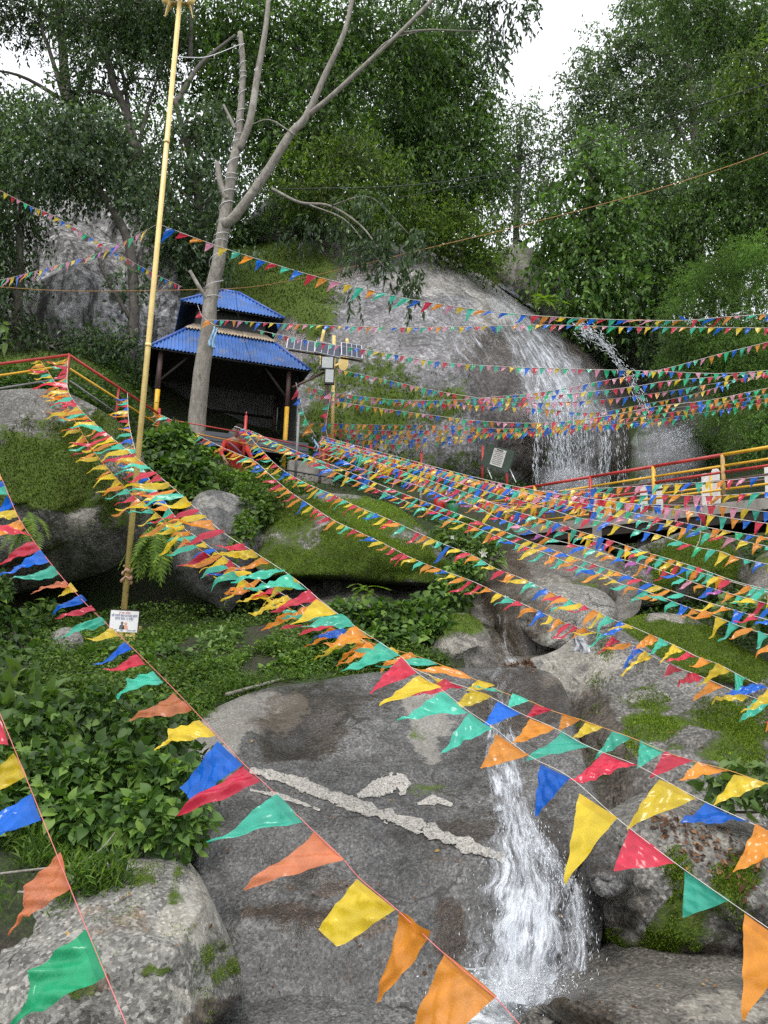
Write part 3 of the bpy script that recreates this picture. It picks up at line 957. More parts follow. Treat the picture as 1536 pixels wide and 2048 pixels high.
# stream rocks
STREAM_CTRL = [(990, 1140, 12.9), (1070, 1110, 13.4), (1180, 1110, 13.2), (1250, 1160, 12.0), (1000, 1230, 10.8), (1100, 1190, 11.2), (1220, 1220, 10.6), (1000, 1320, 9.3), (1100, 1280, 9.4), (1200, 1260, 9.6), (1030, 1335, 9.0)]
rock('stream_rock', [(940, 1130), (1000, 1100), (1080, 1092), (1180, 1092), (1250, 1120), (1290, 1180), (1275, 1240), (1220, 1260), (1170, 1290), (1120, 1320), (1050, 1345), (990, 1345), (950, 1300), (940, 1220)], STREAM_CTRL, R_STREAM,
     er=40, rd=.4, thick=1.2, res=9, amp=.10, ns=1.5, ridge=.03, wet=[(1010, 1140, 60, 60, .7), (1000, 1260, 60, 90, .8), (1200, 1190, 60, 50, .6), (1090, 1250, 50, 60, .4)], pale=[(1110, 1180, 60, 30, .5), (1170, 1260, 60, 40, .6)],
     moss=[(1170, 1165, 40, 14, .5)], facet=8, seed=61, label='water-worn brown rock forming the stream channel below the bridge')
rock('granite_boulder', [(1030, 1240), (1050, 1180), (1100, 1165), (1190, 1170), (1240, 1210), (1235, 1260), (1190, 1290), (1130, 1300), (1070, 1290)],
     [(1050, 1230, 10.2), (1100, 1185, 10.5), (1200, 1200, 10.3), (1140, 1240, 9.7), (1190, 1270, 9.7), (1080, 1280, 9.6)], R_DRY, er=40, rd=.4, thick=1., res=8, amp=.05, ns=1.8, facet=6, seed=63, wet=[(1060, 1250, 30, 60, .7)],
     pale=[(1150, 1250, 70, 40, .4)], label='rounded grey boulder in midstream above the lip')
rock('mossy_boulder', [(1245, 1160), (1262, 1100), (1320, 1078), (1380, 1058), (1430, 1062), (1470, 1090), (1500, 1130), (1505, 1190), (1440, 1205), (1360, 1200), (1300, 1215), (1255, 1210)],
     [(1270, 1130, 12.2), (1390, 1070, 12.6), (1480, 1120, 12.3), (1330, 1130, 11.5), (1420, 1140, 11.4), (1290, 1190, 11.6), (1460, 1180, 11.7)], R_MOSSY, er=35, rd=.4, thick=1.5, res=9, amp=.08, ns=1.8, ridge=.02,
     moss=[(1380, 1110, 110, 40, 1.1), (1300, 1160, 60, 50, .9), (1420, 1150, 60, 40, .7)], facet=8, seed=65, label='moss-capped boulder below the right half of the bridge', moss_n=16000, moss_size=0.0248, moss_mat=M_MOSSLEAF)
rock('mossy_boulder', [(1215, 1265), (1260, 1235), (1330, 1222), (1400, 1240), (1450, 1280), (1510, 1310), (1570, 1350), (1570, 1430), (1450, 1420), (1330, 1400), (1260, 1370), (1225, 1330)],
     [(1240, 1270, 9.6), (1330, 1235, 9.9), (1440, 1290, 9.3), (1560, 1360, 8.8), (1300, 1320, 8.8), (1420, 1350, 8.4), (1300, 1390, 8.4), (1480, 1400, 8.2)], R_MOSSY, er=32, rd=.35, thick=1.4, res=8, amp=.06, ns=2, ridge=.02,
     moss=[(1380, 1290, 120, 40, 1.1), (1470, 1330, 90, 40, 1.1), (1290, 1260, 60, 20, .6), (1330, 1350, 70, 30, .7), (1400, 1380, 120, 25, .6)], pale=[(1340, 1235, 70, 16, .6)], facet=6, seed=67,
     label='broad rock with bright moss saddle right of midstream', moss_n=16000, moss_size=0.0217, moss_mat=M_MOSSLEAF)
rock('granite_boulder', [(1480, 1190), (1500, 1130), (1530, 1100), (1620, 1080), (1640, 1230), (1560, 1250), (1500, 1240)], [(1500, 1180, 11.0), (1560, 1110, 11.2), (1560, 1200, 10.6)], R_STREAM, er=35, rd=.4, thick=1.2, res=10, amp=.07, ns=2,
     moss=[(1510, 1120, 40, 30, .7)], facet=8, seed=69, label='grey boulder cut by the right edge below the bridge end')
rock('granite_boulder', [(1265, 1090), (1290, 1068), (1350, 1062), (1380, 1080), (1370, 1105), (1300, 1108)], [(1290, 1085, 14.2), (1350, 1080, 14.2), (1320, 1098, 14.0)], R_DRY, er=22, rd=.3, thick=.7, res=9, amp=.05, ns=2.5, facet=8, seed=71,
     label='pale flat stone under the middle of the bridge')

rock('terrain_rock', [(1590, 1400), (1640, 1340), (1760, 1320), (1860, 1380), (1900, 1500), (1850, 1600), (1700, 1620), (1600, 1560)], [(1620, 1420, 7.6), (1760, 1360, 7.8), (1860, 1480, 7.4), (1720, 1500, 6.8), (1700, 1590, 6.6)], R_MOSSY,
     er=45, rd=.5, thick=1.5, res=16, amp=.1, ns=1.6, moss=[(1740, 1420, 120, 70, .8)], facet=9, seed=73, cat=None, kind='structure')
rock('terrain_rock', [(1620, 1700), (1700, 1650), (1850, 1660), (1960, 1740), (1960, 1950), (1700, 1990), (1600, 1900)], [(1640, 1760, 4.7), (1760, 1700, 4.7), (1900, 1800, 4.5), (1760, 1860, 4.3), (1700, 1960, 4.3)], R_DRY,
     er=50, rd=.5, thick=1.3, res=16, amp=.09, ns=2, facet=9, seed=75, cat=None, kind='structure')

# dome with the upper waterfall
DOME_CTRL = [(380, 620, 24.5), (480, 520, 25.5), (620, 500, 26.0), (760, 505, 26.0), (900, 550, 25.5), (1010, 610, 25.2), (1100, 680, 25.0), (1200, 770, 24.8), (1255, 860, 24.6), (500, 700, 22.5), (650, 650, 22.8), (800, 640, 22.6),
             (950, 680, 22.4), (1060, 740, 22.5), (1150, 800, 22.8), (600, 820, 21.3), (750, 780, 21.2), (900, 800, 21.2), (1050, 830, 21.6), (1200, 850, 23.0), (600, 950, 21.0), (750, 950, 20.8), (900, 950, 21.0), (1060, 960, 22.2), (1230, 960, 23.8)]
rock('dome_rock', [(330, 640), (380, 560), (440, 500), (520, 478), (640, 466), (760, 478), (850, 502), (930, 528), (1000, 572), (1060, 618), (1120, 655), (1180, 706), (1228, 765), (1258, 830), (1275, 900), (1280, 1010), (1060, 1010), (900, 1010), (740, 1010), (520, 1000), (420, 950), (350, 800)],
     DOME_CTRL, R_DOME, er=90, rd=2.6, thick=9, res=11, amp=.22, ns=.55, oct=6, ridge=.06,
     moss=[(510, 540, 110, 80, 1.0), (610, 580, 70, 90, .75), (760, 755, 90, 50, .6), (830, 820, 110, 40, .52), (700, 850, 100, 50, .58), (640, 740, 40, 110, .5), (920, 790, 40, 40, .42), (860, 930, 140, 40, .52), (1090, 905, 40, 20, .4)],
     pale=[(900, 550, 140, 35, .75), (1000, 610, 60, 50, .55), (860, 640, 160, 60, .3)], wet=[(1080, 780, 150, 130, .85), (1170, 850, 110, 110, 1.0), (960, 690, 120, 60, .25), (640, 500, 140, 50, 1.0), (560, 640, 90, 140, .7), (700, 560, 60, 60, .4), (1150, 930, 120, 60, 1.0), (1180, 740, 40, 60, .8)],
     seed=81, label='great granite dome rock that the upper waterfall slides down', moss_n=16000, moss_size=0.06, moss_mat=M_MOSSDARK)
DOME_D = on_rock([81], surf_depth(DOME_CTRL))
rock('cliff_face', [(-120, 620), (-60, 500), (40, 440), (105, 388), (170, 370), (235, 390), (290, 435), (345, 500), (365, 600), (360, 720), (320, 780), (150, 780), (-60, 760)],
     [(-60, 560, 21.5), (80, 480, 21.5), (-40, 720, 20.2), (170, 400, 21.8), (300, 480, 21.6), (150, 550, 20.2), (270, 600, 20.2), (120, 700, 20.0), (320, 720, 20.4)], R_CLIFF, er=35, rd=.9, thick=4, res=10, amp=.20, ns=.9, ridge=.06, facet=14, seed=83,
     moss=[(170, 378, 60, 10, .5), (80, 700, 60, 60, .5)], label='tall pale cliff face with dark water streaks behind the left trees')
rock('cliff_face', [(1230, 720), (1265, 690), (1320, 700), (1370, 740), (1430, 790), (1520, 815), (1640, 830), (1660, 1030), (1450, 1040), (1230, 1040), (1215, 900)],
     [(1260, 740, 26.5), (1340, 740, 26.3), (1480, 830, 25.0), (1620, 860, 23.5), (1300, 860, 25.6), (1420, 900, 24.6), (1300, 980, 24.8), (1550, 980, 22.8)], R_DARK, er=40, rd=1.0, thick=4, res=11, amp=.25, ns=.8, ridge=.12,
     moss=[(1500, 870, 90, 40, .6), (1400, 900, 40, 30, .6), (1450, 830, 90, 25, .5)], pale=[(1300, 730, 40, 30, .35)], facet=14, seed=85, label='dark dripping rock wall in the gully right of the dome')
rock('cliff_face', [(985, 520), (1010, 490), (1050, 488), (1090, 520), (1130, 560), (1180, 640), (1200, 700), (1130, 660), (1060, 615), (1000, 565)],
     [(1010, 520, 27.5), (1080, 540, 27.5), (1150, 640, 27.2), (1060, 590, 27.0)], R_STREAM, er=25, rd=.8, thick=3, res=11, amp=.18, ns=1.1, ridge=.08, facet=12, seed=87, moss=[(1040, 500, 40, 20, .5)], label='brown rock step above the dome under the creeper-covered tree')
rock('cliff_face', [(480, 470), (520, 400), (580, 380), (640, 400), (660, 480), (560, 520)], [(520, 440, 28), (620, 430, 28), (570, 490, 27.5)], R_DARK, er=30, rd=.8, thick=3, res=12, amp=.2, ns=.9, facet=12, seed=89,
     label='dark rock outcrop above the shed roof under the trees')
rock('mossy_boulder', [(-120, 740), (-40, 700), (60, 690), (150, 700), (220, 720), (280, 790), (300, 860), (230, 880), (80, 830), (-120, 850)], [(-60, 740, 16.8), (80, 710, 17.2), (200, 740, 17.0), (100, 780, 16.0), (250, 830, 16.0), (-60, 800, 15.6)],
     R_MOSSY, er=40, rd=.8, thick=3, res=12, amp=.15, ns=1.2, moss=[(80, 760, 260, 90, .9)], seed=91, moss_n=6000, moss_size=0.0434, moss_mat=M_MOSSDARK, label='dark mossy rock slope behind the red and yellow railing on the left')
# ------------------------------------------------------------------ vegetation
def leaf_mat_obj(name, c0, c1, c2, trans=.3, rough=.4, spec=.35):
    """like leaf_mat, varied by leaf object as well as by island"""
    m = leaf_mat(name, c0, c1, c2, trans, rough, spec)
    N, L = m.node_tree.nodes, m.node_tree.links
    oi = N.new('ShaderNodeObjectInfo')
    geo = next(n for n in N if n.bl_idname == 'ShaderNodeNewGeometry')
    rp = next(n for n in N if n.bl_idname == 'ShaderNodeValToRGB')
    r = math_node(N, L, 'FRACT', math_node(N, L, 'ADD', oi.outputs['Random'], geo.outputs['Random Per Island']))
    for lk in list(L):
        if lk.to_node in [n for n in N if n.bl_idname == 'ShaderNodeValToRGB'] and lk.from_socket == geo.outputs['Random Per Island']:
            to = lk.to_socket
            L.remove(lk)
            L.new(r, to)
    return m


def unit(a):
    return a / (np.linalg.norm(a, axis=-1, keepdims=True) + 1e-9)


def diamond_mesh(name, base, dirn, nrm, length, width):
    n = len(base)
    side = unit(np.cross(dirn, nrm))
    nn = unit(np.cross(side, dirn))
    length = length[:, None]; w = width[:, None]
    m = base + dirn * length * .45 - nn * length * .0
    v = np.stack([base, m + side * w * .5 + nn * w * .14, base + dirn * length - nn * length * .12, m - side * w * .5 + nn * w * .14], 1).reshape(-1, 3)
    return new_mesh(name, v, np.arange(n * 4, dtype=np.int32).reshape(n, 4), False)

HEART_V = np.array([(0, 0, 0), (0, .35, .02), (0, .70, .0), (0, 1.0, -.14), (-.24, -.07, .07), (.24, -.07, .07), (-.40, .20, .12), (.40, .20, .12), (-.33, .48, .09), (.33, .48, .09), (-.14, .78, .0), (.14, .78, .0)])
HEART_F = [(0, 1, 6, 4), (1, 0, 5, 7), (1, 2, 8, 6), (2, 1, 7, 9), (2, 3, 10, 8), (3, 2, 9, 11)]
HEART_F = [(0, 4, 6, 1), (1, 7, 5, 0), (1, 6, 8, 2), (2, 9, 7, 1), (2, 8, 10, 3), (3, 11, 9, 2)]
LANCE_V = HEART_V * np.array([.62, 1, 1]); LANCE_V[4:6, 1] = .10


def frames(dirn, nrm):
    side = unit(np.cross(dirn, nrm))
    nn = unit(np.cross(side, dirn))
    return side, dirn, nn


def template_mesh(name, tv, tf, base, dirn, nrm, size):
    s, d, nn = frames(dirn, nrm)
    n = len(base)
    v = base[:, None] + size[:, None, None] * (tv[None, :, 0:1] * s[:, None] + tv[None, :, 1:2] * d[:, None] + tv[None, :, 2:3] * nn[:, None])
    tf = np.array(tf)
    f = (np.arange(n)[:, None, None] * len(tv) + tf[None]).reshape(-1, tf.shape[1])
    return new_mesh(name, v.reshape(-1, 3), f.astype(np.int32), True)


def ellipsoids(clumps):
    """clumps (px, py, rx, ry, d[, depth factor]) -> centres and radii in metres"""
    c, r = [], []
    for q in clumps:
        px, py, rx, ry, d = q[:5]
        k = q[5] if len(q) > 5 else 1.0
        c.append(P(px, py, d)); r.append((rx * d / F, .5 * (rx + ry) * d / F * k, ry * d / F))
    return np.array(c), np.array(r)


def crown_mesh(name, clumps, lai, leaf, ratio, droop, rng, per=9, gap=.0, gapscale=.9, twig=4.5):
    cs, rs = ellipsoids(clumps)
    B, D, NN, S = [], [], [], []
    la = leaf * leaf * ratio * .5
    for c, r in zip(cs, rs):
        area = math.pi * r[0] * r[2]
        nt = max(4, int(area * lai / la / per))
        q = rng.normal(0, 1, (nt, 3)); q = unit(q)
        rad = rng.uniform(0, 1, nt) ** (1 / 2.4) * rng.uniform(.78, 1.12, nt)
        # uneven outline
        rad = rad * (1 + .28 * fbm(q * 2.3 + c, 3, 5))
        p = c + q * rad[:, None] * r
        if gap > -1:
            keep = fbm(p * gapscale / max(.35, r.mean() * .5), 3, 77) > gap - .45
            p, q = p[keep], q[keep]
        nt = len(p)
        td = unit(q * .8 + rng.normal(0, .6, (nt, 3)) + np.array([0, 0, -droop]))
        t = (np.arange(per) + rng.uniform(0, 1, (nt, per))) / per
        base = p[:, None] + td[:, None] * (t * leaf * twig)[..., None] + np.array([0, 0, -1.]) * (t ** 2 * leaf * twig * droop * .5)[..., None]
        ld = unit(td[:, None] * .6 + rng.normal(0, .75, (nt, per, 3)) + np.array([0, 0, -droop * 1.1]))
        nn = unit(rng.normal(0, .55, (nt, per, 3)) + np.array([0, 0, 1.0]) + .4 * q[:, None])
        B.append(base.reshape(-1, 3)); D.append(ld.reshape(-1, 3)); NN.append(nn.reshape(-1, 3))
        S.append(leaf * rng.uniform(.65, 1.3, nt * per))
    B, D, NN, S = map(np.concatenate, (B, D, NN, S))
    return diamond_mesh(name, B, D, NN, S, S * ratio * rng.uniform(.8, 1.2, len(S)))


TRI_LOG = []


def tree(name, label, trunk, clumps, mat, bark, lai=3.0, leaf=.2, ratio=.42, droop=.5, seed=1, group=None, limbs=True, gap=0.0, per=9, extra=(), twig=4.5, cat='tree', gapscale=.9):
    """trunk [(px, py, d, radius m)...], extra: further stems of the same kind"""
    rng = np.random.default_rng(seed)
    tp = np.array([P(q[0], q[1], q[2]) for q in trunk]); tr = np.array([q[3] for q in trunk])
    root = empty(name, tp[0], label, cat, group)
    mb = MB()
    pts = catmull(tp, 8); rr = catmull(np.c_[tr, tr, tr], 8)[:, 0]
    pts = pts + .25 * rr[:, None] * np.stack([fbm(pts * 1.7, 2, seed), fbm(pts * 1.7 + 9, 2, seed), np.zeros(len(pts))], 1)
    mb.tube(pts, rr, 10)
    mb.build('trunk', bark, root, True)
    for e in extra:
        ep = np.array([P(q[0], q[1], q[2]) for q in e]); er_ = np.array([q[3] for q in e])
        m2 = MB(); m2.tube(catmull(ep, 8), catmull(np.c_[er_, er_, er_], 8)[:, 0], 8)
        m2.build('limb', bark, root, True)
    if limbs and len(clumps):
        cs, rs = ellipsoids(clumps)
        m3 = MB()
        for c, r in zip(cs, rs):
            k = np.argmin(np.linalg.norm(pts - (c - np.array([0, 0, r[2] * .8])), axis=1))
            a, b = pts[k], c + rng.normal(0, .2, 3) * r
            mid = (a + b) / 2 + np.array([0, 0, .12 * np.linalg.norm(b - a)])
            ra = min(rr[k] * .6, .09)
            m3.tube(catmull([a, mid, b], 5), np.linspace(ra, .015, 11), 6)
            for j in range(4):
                e = b + rng.normal(0, .6, 3) * r
                m3.tube(catmull([mid * .5 + b * .5, (mid + b + 2 * e) / 4 + rng.normal(0, .1, 3), e], 3), np.linspace(ra * .45, .008, 7), 5)
        m3.build('branches', bark, root, True)['kind'] = 'stuff'
    if len(clumps):
        me = crown_mesh('crown', clumps, lai, leaf, ratio, droop, rng, per, gap, gapscale, twig)
        TRI_LOG.append((name, len(me.polygons) * 2))
        obj('crown', me, mat, root)
    return root


BARK_GREY = bark_mat('grey_bark', (.12, .109, .092), (.31, .285, .245), (.40, .38, .345))
BARK_DARK = bark_mat('dark_bark', (.032, .028, .023), (.095, .082, .068), (.14, .13, .115))
L_DARK = leaf_mat('dark_leaf', (0.0136, 0.0288, 0.0100), (0.0409, 0.0750, 0.0224), (0.0749, 0.1227, 0.0376), .30, .4)
L_BLUE = leaf_mat('blue_green_leaf', (0.0254, 0.0489, 0.0234), (0.0635, 0.1040, 0.0477), (0.1154, 0.1651, 0.0796), .30, .4)
L_MID = leaf_mat('mid_green_leaf', (0.0218, 0.0491, 0.0125), (0.0681, 0.1269, 0.0276), (0.1225, 0.2020, 0.0438), .35, .4)
L_LIGHT = leaf_mat('light_green_leaf', (0.0242, 0.0495, 0.0099), (0.0825, 0.1375, 0.0198), (0.1650, 0.2200, 0.0330), .45, .45)
L_VINE = leaf_mat('creeper_leaf', (0.0273, 0.0650, 0.0150), (0.0884, 0.1659, 0.0312), (0.1497, 0.2453, 0.0501), .35, .35)
L_FEATHER = leaf_mat('feathery_leaf', (0.0433, 0.0853, 0.0227), (0.1052, 0.1836, 0.0478), (0.1609, 0.2493, 0.0682), .45, .5)
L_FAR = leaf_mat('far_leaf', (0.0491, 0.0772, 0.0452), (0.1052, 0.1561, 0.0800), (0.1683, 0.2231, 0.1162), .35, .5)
L_BUSH = leaf_mat_obj('heart_leaf', (.026, .062, .013), (.075, .145, .027), (.17, .27, .05), .3, .5, .3)
L_PLANT = leaf_mat_obj('broad_leaf', (.05, .095, .026), (.12, .20, .055), (.19, .27, .085), .28, .5, .3)
L_FERN = leaf_mat_obj('fern_leaf', (.06, .12, .016), (.15, .24, .028), (.24, .32, .045), .4, .5, .3)
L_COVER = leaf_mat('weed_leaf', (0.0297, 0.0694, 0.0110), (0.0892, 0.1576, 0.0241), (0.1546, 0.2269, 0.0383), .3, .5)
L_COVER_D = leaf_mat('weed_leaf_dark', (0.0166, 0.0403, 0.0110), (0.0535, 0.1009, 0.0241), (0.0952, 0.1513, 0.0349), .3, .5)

# --- forest, left to right
G1 = 'forest trees on the slope'
tree('forest_tree', 'tall dark tree at the top left corner with a straight trunk', [(150, 560, 25, .22), (140, 300, 25, .2), (128, 120, 25, .17), (110, -60, 25, .13)],
     [(20, 20, 90, 60, 24.5), (120, -20, 130, 70, 25), (230, 20, 110, 80, 25.5), (60, 240, 90, 50, 24), (300, 60, 70, 60, 26), (-60, 150, 50, 60, 24)], L_DARK, BARK_DARK, 5.5, .17, .40, .5, 101, G1, gap=.2,
     extra=[[(140, 240, 25, .10), (105, 120, 24.8, .08), (70, 20, 24.5, .04)], [(140, 220, 25, .10), (185, 120, 25.3, .07), (240, 20, 25.5, .03)]])
tree('forest_tree', 'slender dark tree whose crooked trunk rises left of the gold pole', [(280, 560, 23, .18), (268, 400, 23, .16), (262, 260, 23, .15), (225, 160, 23, .13), (205, 60, 23, .11), (190, -60, 23, .09)],
     [(200, 130, 80, 60, 22.6), (300, 130, 50, 70, 23), (140, 190, 60, 40, 22.5), (280, 20, 90, 60, 23), (340, 60, 60, 70, 24), (170, 30, 80, 50, 22.5)], L_DARK, BARK_DARK, 5.5, .16, .38, .6, 102, G1, gap=.2,
     extra=[[(262, 270, 23, .09), (250, 170, 23.2, .07), (235, 110, 23.3, .05)], [(268, 330, 23, .08), (300, 200, 23.4, .05), (330, 120, 24, .03)]])
tree('forest_tree', 'blue-green drooping tree in front of the pale cliff left of the pole', [(262, 745, 18.5, .14), (268, 620, 18.5, .13), (255, 480, 18.6, .12), (200, 380, 18.6, .09), (150, 290, 18.5, .06)],
     [(110, 250, 95, 60, 18.5), (200, 260, 80, 60, 18.8), (90, 330, 90, 60, 18), (180, 340, 90, 55, 18.6), (250, 320, 70, 70, 19), (270, 400, 40, 40, 18.6), (262, 540, 26, 40, 18.4)], L_BLUE, BARK_DARK, 4.8, .14, .55, .8, 103, G1, gap=.22,
     extra=[[(262, 640, 18.5, .06), (215, 560, 18.4, .04), (190, 500, 18.3, .02)]])
tree('forest_tree', 'dense dark bush-like tree at the left edge above the railing', [(30, 760, 18, .12), (40, 560, 18, .1), (40, 420, 18, .07)],
     [(20, 300, 90, 70, 18.5), (20, 420, 80, 80, 18), (0, 540, 60, 70, 17.6), (20, 640, 80, 50, 17.6), (130, 690, 60, 30, 18.2), (-60, 480, 80, 120, 18), (190, 680, 50, 40, 17.6), (250, 700, 40, 50, 17.6)], L_DARK, BARK_DARK, 4.2, .14, .4, .8, 104, G1)
tree('forest_tree', 'dark-leaved tree between the gold pole and the bare grey trunk', [(400, 560, 22.5, .16), (398, 420, 22.5, .14), (380, 320, 22.5, .11), (350, 200, 22.5, .08)],
     [(390, 240, 70, 50, 22.3), (420, 330, 60, 60, 22.4), (340, 350, 60, 70, 22), (400, 420, 70, 50, 22), (370, 490, 60, 50, 21.8), (330, 430, 40, 60, 21.5), (440, 260, 40, 60, 23), (420, 500, 50, 40, 22)], L_BLUE, BARK_DARK, 5, .19, .48, .7, 105, G1, gap=.2,
     extra=[[(350, 210, 22.5, .09), (400, 130, 23, .07), (470, 70, 24, .04)], [(380, 120, 24, .10), (382, 40, 24, .09), (384, -40, 24, .08)]])
tree('forest_tree', 'big dark canopy tree behind the bare grey trunk at the top', [(640, 520, 28, .28), (636, 400, 28, .26), (640, 300, 28, .22), (660, 180, 28, .18), (690, 60, 28, .12)],
     [(480, 60, 90, 80, 27), (580, 60, 100, 80, 27.5), (690, 50, 90, 80, 28), (780, 60, 90, 80, 28.5), (520, 170, 80, 70, 26.5), (620, 170, 90, 70, 27), (720, 160, 90, 70, 28), (560, 270, 80, 60, 26.5), (450, 150, 60, 80, 26), (400, 40, 80, 70, 26), (660, 260, 90, 50, 27)],
     L_MID, BARK_DARK, 6.0, .23, .42, .6, 106, G1, gap=.2)
tree('forest_tree', 'tall dark tree with hanging narrow leaves left of the open sky', [(850, 520, 31, .26), (850, 420, 31, .24), (845, 300, 31, .2), (870, 150, 31, .14), (880, 60, 31, .08)],
     [(870, 60, 80, 70, 31), (930, 110, 60, 70, 31), (830, 150, 90, 70, 30.5), (920, 200, 70, 70, 31), (960, 270, 50, 60, 31.2), (850, 260, 90, 70, 30.5), (930, 340, 70, 60, 31), (840, 350, 90, 60, 30), (780, 250, 80, 70, 30), (960, 190, 40, 50, 31.5), (980, 350, 35, 45, 31.5), (900, 410, 60, 40, 31)],
     L_MID, BARK_DARK, 6.5, .24, .36, .8, 107, G1, gap=.18)
tree('forest_tree', 'yellow-green feathery tree low in the middle of the forest edge', [(690, 520, 26, .14), (680, 420, 26, .12), (660, 330, 26, .07)],
     [(620, 310, 70, 45, 25.5), (700, 300, 80, 50, 25.5), (760, 350, 80, 45, 25.5), (660, 370, 90, 45, 25), (590, 370, 60, 45, 25), (800, 400, 60, 45, 25.5), (720, 420, 80, 40, 25)], L_LIGHT, BARK_DARK, 4.6, .18, .36, .8, 108, G1, gap=.38)
tree('forest_bush', 'bright green bush growing on the crest of the dome', [(930, 540, 26.5, .08), (920, 480, 26.5, .06), (915, 450, 26.5, .04)],
     [(880, 440, 50, 40, 26.3), (940, 440, 55, 40, 26.4), (910, 490, 70, 40, 26), (970, 490, 45, 45, 26.4), (850, 470, 40, 30, 26), (980, 530, 30, 30, 26)], L_LIGHT, BARK_DARK, 3.6, .14, .42, .4, 109, cat='bush')
tree('forest_bush', 'dark shrub mass along the top of the dome behind the low branch', [(760, 520, 28, .08), (750, 480, 28, .06), (740, 450, 28, .04)],
     [(560, 440, 60, 50, 28), (680, 460, 70, 40, 28), (760, 440, 60, 34, 28.5), (820, 450, 40, 28, 29), (620, 430, 60, 40, 28), (500, 450, 50, 50, 28.5), (460, 400, 50, 60, 28)], L_MID, BARK_DARK, 3.4, .15, .4, .6, 110, cat='bush')
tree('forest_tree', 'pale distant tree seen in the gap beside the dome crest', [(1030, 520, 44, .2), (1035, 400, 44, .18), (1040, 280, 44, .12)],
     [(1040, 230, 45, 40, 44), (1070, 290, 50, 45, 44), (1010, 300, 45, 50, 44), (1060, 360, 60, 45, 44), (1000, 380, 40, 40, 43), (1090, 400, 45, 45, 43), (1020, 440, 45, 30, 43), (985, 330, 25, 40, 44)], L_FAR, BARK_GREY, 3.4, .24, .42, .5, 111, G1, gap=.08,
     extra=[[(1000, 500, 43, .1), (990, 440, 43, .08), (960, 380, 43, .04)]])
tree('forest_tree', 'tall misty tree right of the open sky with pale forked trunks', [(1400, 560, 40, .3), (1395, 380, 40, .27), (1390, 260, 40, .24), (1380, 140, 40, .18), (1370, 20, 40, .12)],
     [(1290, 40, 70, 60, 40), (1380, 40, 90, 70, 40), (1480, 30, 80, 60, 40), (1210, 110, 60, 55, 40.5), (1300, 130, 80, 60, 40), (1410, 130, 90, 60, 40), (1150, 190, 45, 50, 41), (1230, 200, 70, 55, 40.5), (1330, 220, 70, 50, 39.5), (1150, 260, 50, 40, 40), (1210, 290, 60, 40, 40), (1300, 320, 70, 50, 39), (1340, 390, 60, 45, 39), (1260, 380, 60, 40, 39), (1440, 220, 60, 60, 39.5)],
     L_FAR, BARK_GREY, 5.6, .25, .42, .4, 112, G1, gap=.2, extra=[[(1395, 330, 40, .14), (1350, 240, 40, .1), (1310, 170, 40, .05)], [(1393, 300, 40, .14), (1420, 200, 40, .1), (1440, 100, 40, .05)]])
tree('creeper_tree', 'tree smothered in large-leaved green creeper above the gully', [(1190, 680, 28, .2), (1190, 520, 28, .18), (1180, 380, 28, .14), (1190, 280, 28, .08)],
     [(1180, 350, 75, 40, 27.3), (1130, 410, 60, 50, 27.2), (1220, 410, 75, 50, 27.2), (1100, 480, 55, 50, 27), (1180, 480, 80, 50, 26.8), (1260, 480, 60, 50, 27), (1120, 550, 60, 45, 26.8), (1200, 555, 80, 45, 26.6), (1280, 560, 50, 45, 26.8), (1160, 610, 40, 30, 26.6), (1230, 610, 50, 30, 26.6), (1190, 265, 40, 60, 27.8), (1170, 310, 50, 30, 27.6), (1240, 330, 40, 40, 27.6)],
     L_VINE, BARK_DARK, 5.0, .24, .62, .9, 113, G1, gap=.22)
tree('forest_tree', 'dense green tree filling the right edge under the wires', [(1470, 620, 29, .24), (1470, 480, 29, .22), (1465, 340, 29, .16)],
     [(1470, 230, 60, 60, 28.5), (1530, 210, 60, 80, 28), (1430, 290, 60, 50, 28.5), (1510, 310, 70, 60, 28), (1400, 380, 60, 50, 28), (1470, 390, 80, 60, 27.5), (1330, 440, 60, 50, 28), (1410, 460, 80, 50, 27.5), (1500, 450, 70, 50, 27), (1350, 520, 60, 50, 27.5), (1560, 380, 60, 90, 27)],
     L_MID, BARK_DARK, 5.4, .18, .45, .7, 114, G1, gap=.2)
tree('forest_tree', 'yellow-tinged tree hanging in at the right edge below the top', [(1560, 420, 25, .14), (1550, 280, 25, .12), (1530, 160, 25, .07)],
     [(1500, 110, 50, 40, 25), (1540, 140, 50, 60, 24.8), (1470, 150, 40, 40, 25), (1500, 180, 55, 35, 24.8), (1560, 60, 50, 50, 25)], L_LIGHT, BARK_DARK, 3.0, .17, .5, .9, 115, G1)
tree('forest_tree', 'dark tree across the top right corner', [(1520, 420, 34, .2), (1510, 200, 34, .16), (1500, 40, 34, .1)],
     [(1380, 10, 80, 60, 33), (1460, 40, 80, 60, 33), (1530, 40, 70, 70, 32.5), (1430, 90, 80, 40, 33), (1290, 0, 60, 40, 34)], L_MID, BARK_DARK, 5.0, .2, .36, .7, 116, G1, gap=.2)
tree('feathery_bush', 'soft light-green feathery bush in the right gully', [(1440, 800, 23, .1), (1430, 700, 23, .08), (1430, 600, 23, .05)],
     [(1400, 570, 60, 45, 22.6), (1480, 540, 80, 60, 22.3), (1540, 520, 60, 70, 22), (1370, 620, 50, 35, 22.6), (1450, 630, 80, 45, 22.2), (1530, 640, 70, 60, 22), (1390, 690, 60, 45, 22.4), (1470, 700, 80, 50, 22), (1540, 720, 60, 60, 21.8), (1420, 760, 70, 40, 22.2), (1510, 780, 70, 40, 21.8), (1350, 730, 30, 40, 22.8)],
     L_FEATHER, BARK_DARK, 4.4, .085, .26, .35, 117, cat='bush', per=16, twig=7, gap=.25)
